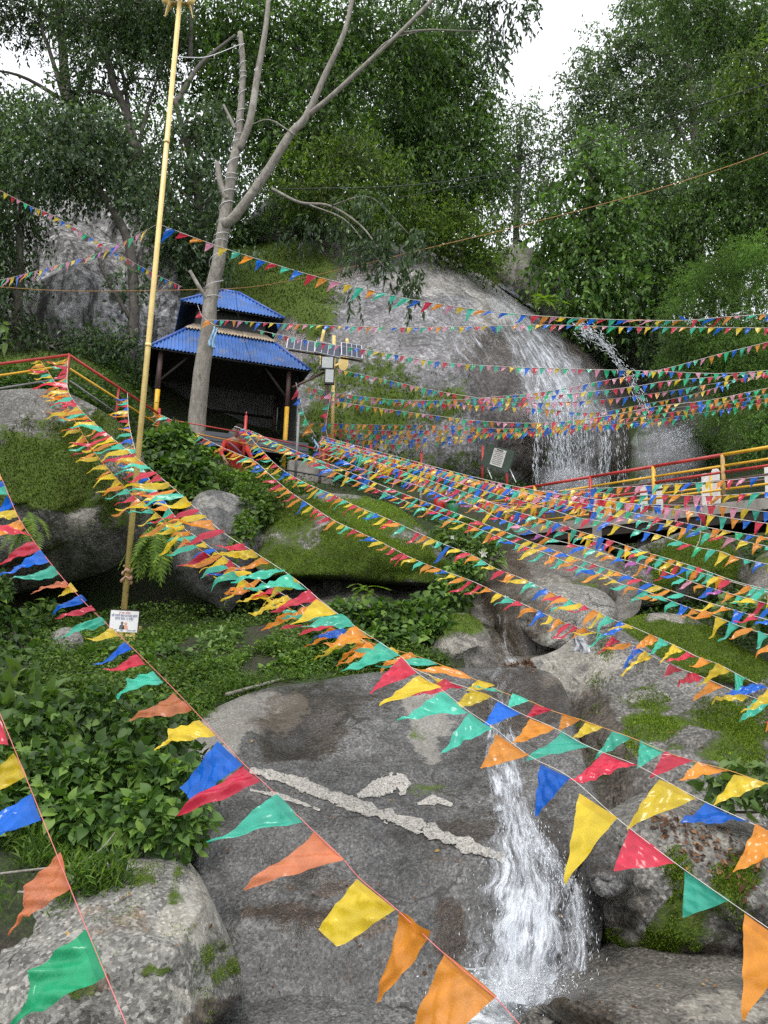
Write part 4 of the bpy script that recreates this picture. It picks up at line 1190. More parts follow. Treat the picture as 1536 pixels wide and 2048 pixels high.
tree('forest_bush', 'shadowed undergrowth hanging over the thin gully stream', [(1280, 760, 28.5, .08), (1270, 700, 28.5, .06), (1260, 640, 28.5, .04)],
     [(1170, 620, 50, 40, 27.5), (1240, 650, 60, 40, 27.8), (1310, 620, 50, 50, 27.8), (1320, 680, 50, 40, 27), (1270, 600, 60, 40, 28), (1230, 700, 40, 30, 28.5), (1350, 560, 40, 50, 28)], L_DARK, BARK_DARK, 4.0, .18, .5, 1.0, 118, cat='bush')
tree('forest_bush', 'small bush on the dark rock wall beside the spray', [(1410, 930, 24, .04), (1410, 910, 24, .03), (1408, 895, 24, .02)], [(1410, 885, 32, 28, 23.8), (1430, 900, 24, 20, 23.8)], L_MID, BARK_DARK, 3.6, .10, .45, .6, 119, cat='bush')
tree('forest_bush', 'bush overhanging the right bridge railing at the right edge', [(1520, 930, 20.5, .05), (1525, 890, 20.5, .04), (1530, 850, 20.5, .02)],
     [(1520, 850, 50, 50, 20), (1560, 810, 50, 60, 20), (1500, 890, 50, 30, 20), (1450, 820, 60, 25, 21.5), (1560, 900, 50, 40, 19.5)], L_FEATHER, BARK_DARK, 3.4, .10, .30, .6, 120, cat='bush', per=12)
# far wood: one mass on the ridge behind
rngw = np.random.default_rng(130)
fw = [(x + rngw.uniform(-30, 30), y + rngw.uniform(-20, 20), 75, 60, rngw.uniform(48, 58)) for y in (400, 480, 560) for x in range(-80, 1700, 95) if not (930 < x < 1110 and y < 500)]
fw += [(x + rngw.uniform(-20, 20), y, 75, 60, rngw.uniform(44, 52)) for y in (60, 150, 240) for x in range(-60, 900, 105) if x > 480 or y > 200]
fw += [(x, y, 80, 60, 50) for (x, y) in ((1250, 250), (1350, 200), (1450, 160), (1540, 120), (1330, 330), (1450, 300), (1560, 260))]
fw += [(x, 320 + 30 * math.sin(x), 80, 70, 50) for x in (-60, 40, 150, 260, 560, 660, 760, 860, 1480, 1580)]
tag(obj('far_wood', crown_mesh('far_wood', fw, 2.8, .34, .45, .5, rngw, 9, .1), L_MID, recentre=False), 'far-off dark wood on the ridge behind the near trees', 'wood', kind='stuff')

# --- the bare grey tree in front of the shed
tk = [(392, 880, 15.9, .20), (396, 800, 15.9, .185), (408, 700, 15.8, .172), (424, 600, 15.8, .155), (438, 500, 15.7, .142), (452, 420, 15.7, .13), (462, 350, 15.6, .11), (476, 280, 15.6, .092), (484, 200, 15.6, .074), (486, 130, 15.6, .064), (480, 65, 15.6, .058)]
low = [(545, 378, 15.4, .035), (600, 405, 15.2, .032), (660, 412, 15.0, .028), (720, 450, 14.8, .02), (760, 500, 14.7, .012)]
bare = tree('grey_tree', 'bare grey tree trunk in front of the blue-roofed shed, wrapped with a white wire', tk,
            [(1010, 40, 60, 45, 15.6), (985, 95, 22, 28, 15.6), (1050, 10, 50, 22, 15.5), (960, 20, 45, 30, 15.6), (1000, 120, 14, 20, 15.5), (900, -30, 90, 30, 15.6),
             (745, 395, 36, 20, 14.9), (700, 400, 30, 18, 15), (790, 460, 50, 22, 14.8), (740, 475, 40, 20, 14.8), (830, 470, 34, 22, 14.8), (690, 440, 36, 16, 15), (790, 545, 30, 40, 14.7), (835, 540, 24, 26, 14.7), (820, 600, 18, 16, 14.7), (712, 590, 22, 14, 14.8),
             (640, 450, 40, 20, 15.2), (760, 500, 50, 22, 14.8), (700, 500, 30, 16, 14.9), (590, 470, 36, 20, 15.3), (500, 500, 24, 16, 15.5)], L_BLUE, BARK_GREY, 2.6, .17, .34, .95, 131, limbs=False, per=8, twig=2.0, gap=-.2,
            extra=[[(478, 300, 15.6, .09), (500, 240, 15.5, .085), (515, 150, 15.5, .075), (532, 50, 15.5, .06), (540, -40, 15.5, .05)],
                   [(448, 450, 15.6, .11), (472, 430, 15.5, .108), (530, 350, 15.4, .1), (580, 270, 15.3, .09), (612, 233, 15.3, .08), (650, 150, 15.3, .066), (690, 60, 15.2, .056), (712, -40, 15.2, .05)],
                   [(610, 235, 15.3, .06), (660, 195, 15.2, .056), (730, 130, 15.1, .048), (800, 65, 15.0, .042), (865, 0, 15.0, .045), (920, -50, 15.0, .04)],
                   low, [(620, 410, 15.1, .02), (690, 440, 14.9, .016), (740, 500, 14.8, .01), (790, 560, 14.7, .006)], [(660, 412, 15.0, .018), (740, 395, 14.9, .012), (820, 470, 14.8, .006)],
                   [(455, 400, 15.6, .075), (442, 370, 15.6, .07), (434, 325, 15.6, .06)], [(470, 258, 15.5, .04), (462, 240, 15.5, .035), (447, 210, 15.5, .028)], [(415, 600, 15.7, .05), (396, 570, 15.6, .045), (380, 542, 15.6, .04)],
                   [(800, 65, 15.0, .025), (860, 60, 15.2, .02), (950, 62, 15.5, .012), (1010, 60, 15.6, .006)], [(590, 270, 15.2, .02), (540, 240, 15.3, .015), (500, 250, 15.4, .008)], [(730, 130, 15.1, .022), (780, 80, 15.0, .018), (860, 58, 15.2, .01)]])


# --- plants whose leaves can be told apart
def leafy(name, label, clumps, mat, n_parts, n_rest, size, seed, tv=HEART_V, tf=HEART_F, droop=.6, cat='bush', stems=6, group=None, out=1.0, base=None):
    """a bush: its front leaves are parts of their own, the rest one mass"""
    rng = np.random.default_rng(seed)
    cs, rs = ellipsoids(clumps)
    n = n_parts + n_rest
    w = rs[:, 0] * rs[:, 2]; w = w / w.sum()
    k = rng.choice(len(cs), n, p=w)
    q = unit(rng.normal(0, 1, (n, 3)) + np.array([0, -.45, .25]))
    rad = rng.uniform(0, 1, n) ** (1 / 3.5) * rng.uniform(.85, 1.1, n)
    p = cs[k] + q * rad[:, None] * rs[k]
    d = unit(q * out + rng.normal(0, .75, (n, 3)) + np.array([0, -.15, -droop]))
    nn = unit(q * .6 + rng.normal(0, .55, (n, 3)) + np.array([0, -.3, .9]))
    sz = size * rng.uniform(.55, 1.25, n)
    # front: close to the outer shell on the camera side
    sc = ((p - CAM) * unit(cs[k] - CAM)).sum(1) - np.linalg.norm(cs[k] - CAM, axis=1)
    sc = sc / rs[k][:, 1]
    order = np.argsort(sc + rng.normal(0, .25, n))
    fr, re = order[:n_parts], order[n_parts:]
    b = cs.mean(0) if base is None else np.asarray(base, float)
    if base is None:
        b = np.array([b[0], b[1], min(c[2] - r[2] for c, r in zip(cs, rs))])
    root = empty(name, b, label, cat, group)
    if len(re):
        tag(obj('foliage', template_mesh('foliage', tv, tf, p[re], d[re], nn[re], sz[re]), mat, root), kind='stuff')
    vm = []
    for v_ in range(3):
        tvv = tv.copy(); tvv[:, 2] += (.06 * v_ - .06) * np.sin(tv[:, 1] * 3); tvv[:, 0] += .03 * (v_ - 1) * tv[:, 1]
        me = new_mesh('leaf', tvv, np.array(tf, np.int32), True); me.materials.append(mat); vm.append(me)
    s_, d_, n_ = frames(d, nn)
    for i in fr:
        o = bpy.data.objects.new('leaf', vm[i % 3])
        COL.objects.link(o)
        o.parent = root
        mt = Matrix.Identity(4)
        for a in range(3):
            mt[a][0] = s_[i, a] * sz[i]; mt[a][1] = d_[i, a] * sz[i]; mt[a][2] = n_[i, a] * sz[i]; mt[a][3] = p[i, a] - root.location[a]
        o.matrix_local = mt
    mb = MB()
    for j in range(stems):
        e = cs[rng.integers(len(cs))] + rng.normal(0, .3, 3) * rs.mean(0)
        mb.tube(catmull([b + rng.normal(0, .1, 3) * np.array([1, 1, 0]), (b + e) / 2 + rng.normal(0, .08, 3), e], 4), np.linspace(.012, .004, 9), 5)
    if stems:
        tag(mb.build('stem', BARK_DARK, root, True), kind='stuff')
    return root

leafy('heart_leaf_bush', 'big heart-leaved green bush above the bottom left boulder', [(60, 1480, 90, 70, 5.6, .7), (180, 1440, 100, 60, 6.2, .6), (300, 1480, 80, 60, 6.0, .6), (100, 1580, 110, 80, 5.0, .6), (230, 1560, 120, 80, 5.2, .6), (340, 1590, 80, 80, 5.1, .5), (280, 1650, 100, 60, 4.7, .5),
      (370, 1660, 55, 60, 4.7, .5), (160, 1650, 80, 60, 4.7, .5), (250, 1420, 110, 40, 6.9, .5), (40, 1620, 60, 60, 4.8, .5), (-30, 1540, 60, 100, 5.2), (400, 1560, 40, 60, 5.5, .5), (-40, 1650, 80, 60, 4.6)],
      L_BUSH, 300, 4200, .080, 201, droop=.6, base=P(180, 1720, 5.2))
leafy('broad_leaf_plant', 'leafy plant with long pale leaves at the left edge above the heart-leaved bush', [(40, 1390, 60, 45, 6.6, .6), (90, 1420, 50, 35, 6.4, .6), (10, 1430, 50, 40, 6.3, .6), (60, 1450, 50, 30, 6.2)], L_PLANT, 70, 220, .21, 202, LANCE_V, HEART_F, .1, 'plant', 4, out=1.3)
leafy('leafy_bush', 'rounded dark green bush right of the gold pole below the shed', [(340, 900, 55, 45, 12.8), (300, 940, 40, 40, 12.4), (370, 950, 60, 45, 12.4), (330, 990, 50, 35, 12), (400, 990, 35, 35, 12.2), (300, 880, 25, 20, 12.8), (410, 920, 25, 30, 13), (350, 865, 40, 20, 13.2), (300, 1010, 30, 20, 12)],
      L_BUSH, 300, 2400, .13, 203, droop=.7, stems=5)
leafy('leafy_plant', 'large-leaved plant at the right edge below the mossy boulder', [(1480, 1225, 35, 30, 9.6), (1520, 1240, 30, 35, 9.5), (1450, 1210, 20, 15, 9.8), (1540, 1210, 30, 30, 9.6), (1500, 1260, 30, 20, 9.4)], L_PLANT, 60, 120, .17, 204, LANCE_V * np.array([1.25, 1, 1]), HEART_F, .3, 'plant', 3)
leafy('leafy_plant', 'broad-leaved plant behind the yellow and blue flags at the right edge', [(1440, 1575, 40, 30, 5.3), (1490, 1560, 50, 30, 5.4), (1530, 1590, 40, 30, 5.2), (1470, 1600, 40, 20, 5.1), (1550, 1550, 40, 30, 5.3)], L_PLANT, 80, 160, .115, 205, LANCE_V * np.array([1.2, 1, 1]), HEART_F, .4, 'plant', 3)
leafy('leafy_shrub', 'leafy shrub thicket on the bank left of the stream channel', [(700, 1230, 70, 30, 9.8), (780, 1240, 70, 40, 9.6), (850, 1230, 50, 40, 9.8), (900, 1190, 45, 40, 10.2), (740, 1290, 60, 40, 9.1), (820, 1285, 50, 35, 9.2), (930, 1150, 40, 40, 10.6), (690, 1320, 50, 20, 8.8), (870, 1260, 40, 30, 9.3), (650, 1280, 40, 30, 9.2)],
      L_BUSH, 260, 3000, .095, 206, droop=.5, stems=6)
leafy('leafy_shrub', 'grey-green shrub with pale flowers beside the bridge end', [(920, 1090, 40, 30, 12.0), (960, 1100, 35, 35, 11.9), (900, 1070, 40, 25, 12.3), (980, 1120, 25, 30, 11.9), (940, 1060, 35, 20, 12.6), (870, 1090, 30, 20, 12)], L_PLANT, 120, 900, .13, 207, LANCE_V, HEART_F, .3, 'shrub', 4)
leafy('leafy_shrub', 'small bright shrub tucked between the wedged boulder and the mossy boulder', [(490, 1060, 25, 40, 11.2), (510, 1010, 30, 25, 11.8), (530, 1030, 25, 25, 11.6), (470, 1100, 18, 30, 11.0), (540, 1000, 30, 16, 12)], L_COVER, 80, 700, .085, 208, droop=.5, cat='shrub', stems=3)
leafy('leafy_shrub', 'low moss-green shrub on the slope above the wedged boulder', [(470, 960, 40, 18, 13.6), (520, 955, 40, 22, 13.8), (560, 975, 40, 22, 13.6), (500, 985, 40, 20, 13.0), (600, 975, 30, 14, 14), (560, 1000, 40, 16, 12.8), (440, 945, 20, 14, 13.8)], L_COVER, 60, 2600, .06, 209, droop=.2, cat='shrub', stems=0)
leafy('leafy_shrub', 'dark weeds in front of the cave mouth left of the pole', [(30, 1270, 50, 50, 9.6), (90, 1230, 40, 30, 10.2), (20, 1330, 60, 40, 8.8), (70, 1320, 40, 30, 8.8), (-20, 1200, 40, 60, 9.4), (200, 1320, 60, 22, 8.9)], L_BUSH, 100, 1100, .10, 210, droop=.5, cat='shrub', stems=4)
leafy('leafy_weed', 'tuft of long-leaved weeds in front of the cave mouth', [(420, 1290, 34, 22, 9.3), (450, 1275, 26, 18, 9.6), (400, 1310, 26, 14, 9.0)], L_PLANT, 40, 160, .10, 212, LANCE_V, HEART_F, .1, 'weed', 3)
leafy('leafy_weed', 'weed clump at the top edge of the granite slab', [(570, 1335, 34, 20, 8.7), (610, 1320, 30, 18, 8.9), (540, 1345, 24, 12, 8.6)], L_COVER, 50, 260, .075, 213, droop=.3, cat='weed', stems=3)
leafy('leafy_weed', 'broad-leaved weed just right of the notice plate', [(330, 1310, 34, 20, 9.0), (300, 1330, 26, 16, 8.7), (355, 1330, 22, 14, 8.7)], L_BUSH, 40, 220, .085, 214, droop=.4, cat='weed', stems=3)
leafy('leafy_shrub', 'sprig of large leaves poking in at the left edge by the railing', [(10, 680, 14, 14, 12.0), (18, 655, 14, 10, 12.0), (-5, 650, 14, 20, 12)], L_PLANT, 16, 6, .22, 211, LANCE_V, HEART_F, .5, 'shrub', 2)


def frond_mesh(rng, L=.55):
    """arching fern frond with leaflets along both sides"""
    n = 15
    t = np.linspace(0, 1, n)
    mid = np.stack([0 * t, t * L, -.55 * L * t ** 2], 1)
    v, f = [], []
    for i in range(1, n):
        w = .17 * L * math.sin(math.pi * (.12 + .86 * t[i])) + .012
        for s in (-1, 1):
            a, b = mid[i - 1], mid[i]
            c = b + np.array([s * w, .03, -.02 * L])
            k = len(v)
            v += [a, b, c]
            f.append((k, k + 1, k + 2) if s > 0 else (k + 1, k, k + 2))
    return new_mesh('frond', v, f, False)


def fern(label, px, py, d, n, L, seed, spread=1.0, down=.3):
    rng = np.random.default_rng(seed)
    root = empty('fern', P(px, py, d), label, 'fern')
    ms = []
    for _ in range(2):
        m = frond_mesh(rng, L); m.materials.append(L_FERN); ms.append(m)
    for i in range(n):
        az = rng.uniform(-1, 1) * 1.5 * spread
        o = bpy.data.objects.new('frond', ms[i % 2]); COL.objects.link(o); o.parent = root
        el = rng.uniform(-.2, .7) - down
        dr = np.array([math.sin(az), -math.cos(az), el]); dr /= np.linalg.norm(dr)
        nn = np.array([0, 0, 1.0]); s = np.cross(dr, nn); s /= np.linalg.norm(s); nn = np.cross(s, dr)
        mt = Matrix.Identity(4); sc = rng.uniform(.7, 1.2); off = rng.normal(0, .06, 3)
        for a in range(3):
            mt[a][0], mt[a][1], mt[a][2], mt[a][3] = s[a] * sc, dr[a] * sc, nn[a] * sc, off[a]
        o.matrix_local = mt
    return root

fern('bright fern fronds hanging under the overhanging boulder beside the pole', 312, 1062, 9.75, 30, .52, 301, .8, 1.1)
fern('fern tuft hanging below the big boulder behind the upper left flags', 60, 1040, 9.4, 18, .36, 302, .9, .8)
fern('second hanging fern right of the pole under the dark green bush', 345, 1040, 10.2, 16, .45, 303, .8, 1.0)
fern('fern growing under the mossy boulder edge', 725, 1178, 10.0, 10, .3, 304, 1.0, .1)
fern('light fern at the foot of the dome right of the waterfall brink', 1085, 600, 26.0, 14, .9, 305, 1.0, .3)


def cover(name, label, poly, n, size, mat, seed, lift=.05, ratio=.6, cat='ground cover', upright=.6):
    rng = np.random.default_rng(seed)
    poly = np.asarray(poly, float)
    q = rng.uniform(poly.min(0), poly.max(0), (int(n * 2.2), 2))
    q = q[in_poly(q, poly)][:n]
    p, k = ground_at(q[:, 0], q[:, 1])
    keep = fbm(p * 1.6, 3, seed) > -.5
    p = p[keep]
    m = 4
    p = (p[:, None] + rng.normal(0, 1, (len(p), m, 3)) * np.array([.05, .05, .0]) * size * 14).reshape(-1, 3)
    p[:, 2] = ground_z(p[:, 0], p[:, 1]) + rng.uniform(0, 1, len(p)) ** 1.5 * lift * (1.2 + fbm(p * .9, 3, seed + 1))
    d = unit(rng.normal(0, 1, (len(p), 3)) * np.array([1, 1, .5]) + np.array([0, -.2, upright * .4]))
    nn = unit(rng.normal(0, .4, (len(p), 3)) + np.array([0, -.2, 1]))
    s = size * rng.uniform(.5, 1.3, len(p))
    return tag(obj(name, diamond_mesh(name, p, d, nn, s, s * ratio), mat, recentre=False), label, cat, kind='stuff')

cover('ground_cover', 'low weeds carpeting the ground around the pole and cave', [(80, 1250), (300, 1235), (480, 1225), (640, 1240), (760, 1290), (900, 1330), (860, 1350), (700, 1352), (560, 1378), (430, 1410), (380, 1450), (250, 1420), (60, 1370)], 15000, .05, L_COVER, 401, .15)
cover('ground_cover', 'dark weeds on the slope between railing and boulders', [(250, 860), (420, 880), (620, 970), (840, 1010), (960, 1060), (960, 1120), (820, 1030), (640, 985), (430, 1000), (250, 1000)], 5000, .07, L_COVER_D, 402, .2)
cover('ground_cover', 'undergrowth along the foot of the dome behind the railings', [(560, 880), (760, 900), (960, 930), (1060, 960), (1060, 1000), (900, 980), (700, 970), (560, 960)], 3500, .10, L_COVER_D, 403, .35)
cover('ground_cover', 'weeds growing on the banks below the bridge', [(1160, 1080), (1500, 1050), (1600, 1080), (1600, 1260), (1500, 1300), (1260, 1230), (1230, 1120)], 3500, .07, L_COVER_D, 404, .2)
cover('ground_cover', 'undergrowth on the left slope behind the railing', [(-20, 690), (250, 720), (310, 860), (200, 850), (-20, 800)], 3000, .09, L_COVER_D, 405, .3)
cover('ground_cover', 'grass and weeds at the foot of the bottom left bush', [(-30, 1560), (200, 1600), (440, 1600), (450, 1790), (-30, 1820)], 5200, .07, L_COVER, 406, .16, .16, upright=3.0)
cover('ground_cover', 'forest floor plants on the slope behind the dome', [(-50, 480), (1000, 500), (1600, 560), (1600, 800), (1300, 740), (1000, 540), (-50, 620)], 9000, .22, L_DARK, 407, .9)

cover('ground_cover', 'grass and weeds along the upper edge of the granite slab', [(360, 1440), (430, 1385), (560, 1355), (700, 1335), (880, 1330), (880, 1352), (700, 1362), (560, 1385), (440, 1420), (400, 1470)], 3500, .06, L_COVER, 408, .12, .25, upright=2.0)


def litter(name, label, poly, n, size, cols, seeds, seed, cat='fallen leaves'):
    """dead leaves lying on the rocks"""
    rng = np.random.default_rng(seed)
    poly = np.asarray(poly, float)
    q = rng.uniform(poly.min(0), poly.max(0), (n * 3, 2)); q = q[in_poly(q, poly)][:n]
    far = P(q[:, 0], q[:, 1], np.full(len(q), 10.0)) - CAM
    p, nn = [], []
    for i in range(len(q)):
        best = None
        for s_ in seeds:
            h = SURF[s_].ray_cast(V(CAM), V(far[i]))
            if h[0] is not None and (best is None or h[3] < best[3]): best = h
        if best is not None:
            p.append(np.array(best[0])); nn.append(np.array(best[1]))
    p, nn = np.array(p), np.array(nn)
    nn = np.where((nn @ np.array([0, -.3, 1.0]) < 0)[:, None], -nn, nn)
    nn = unit(nn + rng.normal(0, .3, p.shape))
    d = unit(np.cross(nn, rng.normal(0, 1, p.shape)))
    s = size * rng.uniform(.5, 1.3, len(p))
    return tag(obj(name, diamond_mesh(name, p + nn * .012, d, nn, s, s * .5), leaf_mat(name + '_mat', *cols, .1, .8, .2), recentre=False), label, cat, kind='stuff')

BROWN = ((.035, .018, .010), (.13, .065, .035), (.30, .17, .08))
litter('fallen_leaves', 'brown dead leaves caught on the right bank rock', [(1280, 1640), (1330, 1600), (1450, 1640), (1530, 1720), (1500, 1800), (1380, 1720)], 240, .045, BROWN, [21, 31], 421)
litter('fallen_leaves', 'dead leaves gathered at the stream lip', [(1000, 1318), (1060, 1318), (1070, 1338), (1000, 1338)], 160, .05, BROWN, [61, 21, 63, 51], 422)
litter('fallen_leaves', 'scattered dead leaves over the granite slab and boulders', [(420, 1400), (1536, 1300), (1536, 2040), (60, 2040), (60, 1800), (420, 1760)], 130, .035, ((.06, .03, .015), (.22, .10, .04), (.40, .28, .06)), [11, 21, 31, 35, 37], 423)
mb = MB(); mb.tube(catmull([P(452, 1389, 7.6), P(500, 1376, 7.9), P(566, 1358, 8.3)], 6), .018, 6)
tag(mb.build('fallen_branch', BARK_GREY, None, True), 'thin bare stick lying at the top edge of the granite slab', 'stick')
mb = MB(); mb.tube(catmull([P(-20, 1750, 4.2), P(80, 1738, 4.15), P(150, 1730, 4.1), P(200, 1700, 4.2), P(230, 1665, 4.3)], 6), np.linspace(.008, .003, 25), 5)
tag(mb.build('fallen_branch', BARK_GREY, None, True), 'dry twig across the top of the bottom left boulder', 'stick')
for (x, y) in ((966, 1108), (905, 1075), (1012, 1195), (940, 1170), (885, 1210)):
    fr = np.random.default_rng(x)
    c = P(x, y, 10.6 if y > 1150 else 11.6)
    root = empty('white_flower', c, {966: 'largest white trumpet flower on the shrub by the bridge end', 905: 'white flower highest on the shrub left of the bridge end', 1012: 'white flower hanging over the stream channel', 940: 'white flower on the thicket below the yellow flags', 885: 'lowest white flower in the leafy thicket'}[x], 'flower')
    k = 1.5 if x == 966 else .8
    for a_ in range(5):
        az = a_ * 2 * math.pi / 5 + fr.uniform(0, 1)
        dr = np.array([math.cos(az), -.35, math.sin(az)]); dr /= np.linalg.norm(dr)
        me_ = template_mesh('petal', LANCE_V, HEART_F, np.array([c]), np.array([dr]), np.array([[0, -1., .2]]), np.array([.055 * k]))
        me_.materials.append(M_PETAL) if 'M_PETAL' in globals() else None
        if not me_.materials:
            M_PETAL = plain_mat('petal', (.72, .72, .66), .6, vary=.1); me_.materials.append(M_PETAL)
        obj('petal', me_, None, root)

cover('ground_cover', 'weeds running on along the right bank', [(1560, 1080), (2100, 1060), (2150, 1700), (1640, 1640), (1580, 1300)], 4200, .075, L_COVER, 409, .25)

cover('ground_cover', 'weeds running on along the left bank below the overhanging boulder', [(-900, 1240), (-10, 1240), (-10, 1700), (-900, 1900)], 9000, .075, L_COVER, 410, .3)
# ------------------------------------------------------------------ built things
M_RED = plain_mat('red_paint', (.42, .035, .030), .45, vary=.25, scale=5, wear=(.16, .10, .085), wear_amt=.15)
M_YELLOW = plain_mat('yellow_paint', (.68, .38, .025), .45, vary=.2, scale=5, wear=(.30, .22, .13), wear_amt=.1)
M_BROWN = plain_mat('brown_paint', (.10, .055, .05), .5, vary=.3, scale=5)
M_GREYPIPE = plain_mat('grey_pipe', (.20, .20, .20), .5, vary=.3, scale=6)
M_BLACKPIPE = plain_mat('black_pipe', (.02, .02, .022), .4, vary=.2)
M_BLUEROOF = plain_mat('blue_roof_sheet', (.042, .125, .37), .5, vary=.35, scale=1.6, wear=(.13, .15, .22), wear_amt=.3)
M_BLUERIDGE = plain_mat('blue_ridge_cap', (.045, .11, .38), .45, vary=.2, scale=2)
M_BEIGE = plain_mat('weathered_flashing', (.36, .29, .21), .7, vary=.35, scale=5, wear=(.17, .10, .06), wear_amt=.2)
M_DARKSHEET = plain_mat('dark_corrugated_sheet', (.036, .038, .038), .6, vary=.3, scale=3)
M_DARKWOOD = plain_mat('dark_timber', (.022, .017, .014), .8, vary=.3)
M_CONC = plain_mat('concrete', (.28, .265, .24), .9, vary=.3, scale=4, bump=.4, wear=(.10, .095, .085), wear_amt=.25)
M_STEELSHEET = plain_mat('galvanised_sheet', (.085, .095, .11), .45, metal=.2, vary=.2, scale=3)
M_GOLD = plain_mat('gold_paint', (.76, .57, .22), .40, metal=.2, vary=.18, scale=6, wear=(.32, .22, .10), wear_amt=.02)
M_WHITEPOST = plain_mat('white_post', (.72, .72, .70), .7, vary=.12, scale=8, wear=(.30, .28, .25), wear_amt=.05)
M_WHITE = plain_mat('white_enamel', (.78, .78, .80), .4, vary=.05)
M_PRINT_B = plain_mat('blue_print', (.05, .06, .22), .5, vary=.1)
M_PRINT_R = plain_mat('red_print', (.45, .08, .05), .5, vary=.1)
M_PRINT_S = plain_mat('skin_print', (.70, .36, .25), .5, vary=.2, scale=60)
M_PRINT_K = plain_mat('grey_print', (.12, .12, .12), .5, vary=.2)
M_ALU = plain_mat('aluminium', (.62, .63, .65), .35, metal=.6, vary=.1)
M_CELL = plain_mat('solar_cell', (.010, .015, .045), .12, vary=.3, scale=12)
M_GLASSLAMP = plain_mat('lamp_glass', (.50, .53, .52), .2, vary=.1)
M_GREENBOARD = plain_mat('green_board', (.055, .085, .065), .6, vary=.25, scale=5)
M_PAPER = plain_mat('notice_sheet', (.66, .66, .62), .6, vary=.1)
M_BIN_R = plain_mat('red_plastic', (.55, .025, .02), .35, vary=.1)
M_BIN_G = plain_mat('green_plastic', (.02, .22, .07), .35, vary=.1)
M_BLUECLOTH = plain_mat('blue_cloth', (.05, .17, .55), .8, vary=.35, scale=14)
M_RAG = plain_mat('faded_rag', (.42, .26, .17), .9, vary=.4, scale=30, bump=.5)
M_CABLE = plain_mat('black_cable', (.018, .02, .02), .6, vary=.1)
M_ROPE = plain_mat('orange_rope', (.34, .18, .06), .8, vary=.3, scale=20)
M_WIRE_W = plain_mat('white_wire', (.66, .66, .68), .5, vary=.1)


def pipe(name, a, b, r, mat, parent, sides=8, mid=None, seg=1):
    mb = MB()
    pts = [a, b] if mid is None else catmull([a, mid, b], 6)
    mb.tube(np.asarray(pts, float), r, sides)
    return mb.build(name, mat, parent, True)


def lerp(a, b, t):
    return np.asarray(a) * (1 - t) + np.asarray(b) * t

# --- shed with two blue corrugated roofs
L_, R_ = P(300, 693, 16.5), P(622, 740, 17.75)
ez = (L_[2] + R_[2]) / 2
ex = np.array([R_[0] - L_[0], R_[1] - L_[1], 0]); SW = np.linalg.norm(ex); ex /= SW
ey = np.array([-ex[1], ex[0], 0])
ez_ = np.array([0, 0, 1.0])
S0 = np.array([L_[0], L_[1], ez])
SD = 3.3
shed = empty('open_shed', S0 + ex * SW / 2 + ey * SD / 2 - np.array([0, 0, 1.9]), 'small open shed with two tiers of blue corrugated roof behind the bare tree', 'shed')


def sp(x, y, z):
    return S0 + ex * x + ey * y + ez_ * z


def hip_side(name, A, B, inset_a, inset_b, run, rise, upd, parent, mat, pitch=.085, amp=.016, rows=5):
    """one corrugated slope: eave from A to B, sides cut back along the hips"""
    A, B = np.asarray(A, float), np.asarray(B, float)
    e = B - A; Lg = np.linalg.norm(e); e /= Lg
    up = upd * run + ez_ * rise
    nrm = np.cross(e, up); nrm /= np.linalg.norm(nrm)
    if nrm[2] < 0: nrm = -nrm
    n = int(Lg / pitch * 6)
    s = np.linspace(0, Lg, n)
    tm = np.minimum(1, np.minimum(s / max(inset_a, 1e-6), (Lg - s) / max(inset_b, 1e-6)))
    tm = np.clip(tm, .0, 1)
    t = np.linspace(0, 1, rows)[:, None] * tm[None]
    off = amp * np.sin(2 * math.pi * s / pitch)
    v = A + e * s[None, :, None] + up * t[..., None] + nrm * off[None, :, None]
    i, j = np.meshgrid(np.arange(rows - 1), np.arange(n - 1), indexing='ij')
    a = i * n + j
    f = np.stack([a, a + 1, a + n + 1, a + n], -1).reshape(-1, 4)
    return obj(name, new_mesh(name, v.reshape(-1, 3), f.astype(np.int32)), mat, parent)


def hip_roof(x0, x1, y0, y1, z, ix, iy, rise, parent, pitch=.085):
    c = [sp(x0, y0, z), sp(x1, y0, z), sp(x1, y1, z), sp(x0, y1, z)]
    hip_side('roof_slope', c[0], c[1], ix, ix, iy, rise, ey, parent, M_BLUEROOF, pitch)
    hip_side('roof_slope', c[1], c[2], iy, iy, ix, rise, -ex, parent, M_BLUEROOF, pitch)
    hip_side('roof_slope', c[2], c[3], ix, ix, iy, rise, -ey, parent, M_BLUEROOF, pitch)
    hip_side('roof_slope', c[3], c[0], iy, iy, ix, rise, ex, parent, M_BLUEROOF, pitch)
    for (a_, b_, i1, i2, rn, up_) in ((c[0], c[1], ix, ix, iy, ey), (c[1], c[2], iy, iy, ix, -ex), (c[2], c[3], ix, ix, iy, -ey), (c[3], c[0], iy, iy, ix, ex)):
        hip_side('dark_underside', a_ - ez_ * .045 + up_ * .02, b_ - ez_ * .045 + up_ * .02, i1, i2, rn, rise, up_, parent, M_DARKSHEET, .3, .004, 3)  # dark sheet added below each blue slope to blacken its underside
    tops = [sp(x0 + ix, y0 + iy, z + rise), sp(x1 - ix, y0 + iy, z + rise), sp(x1 - ix, y1 - iy, z + rise), sp(x0 + ix, y1 - iy, z + rise)]
    for a, b in zip(c, tops):
        pipe('hip_cap', a + ez_ * .015, b + ez_ * .02, .035, M_BLUERIDGE, parent, 6)
    return tops

hip_roof(0, SW, 0, SD, 0, .98, .95, 1.05, shed)
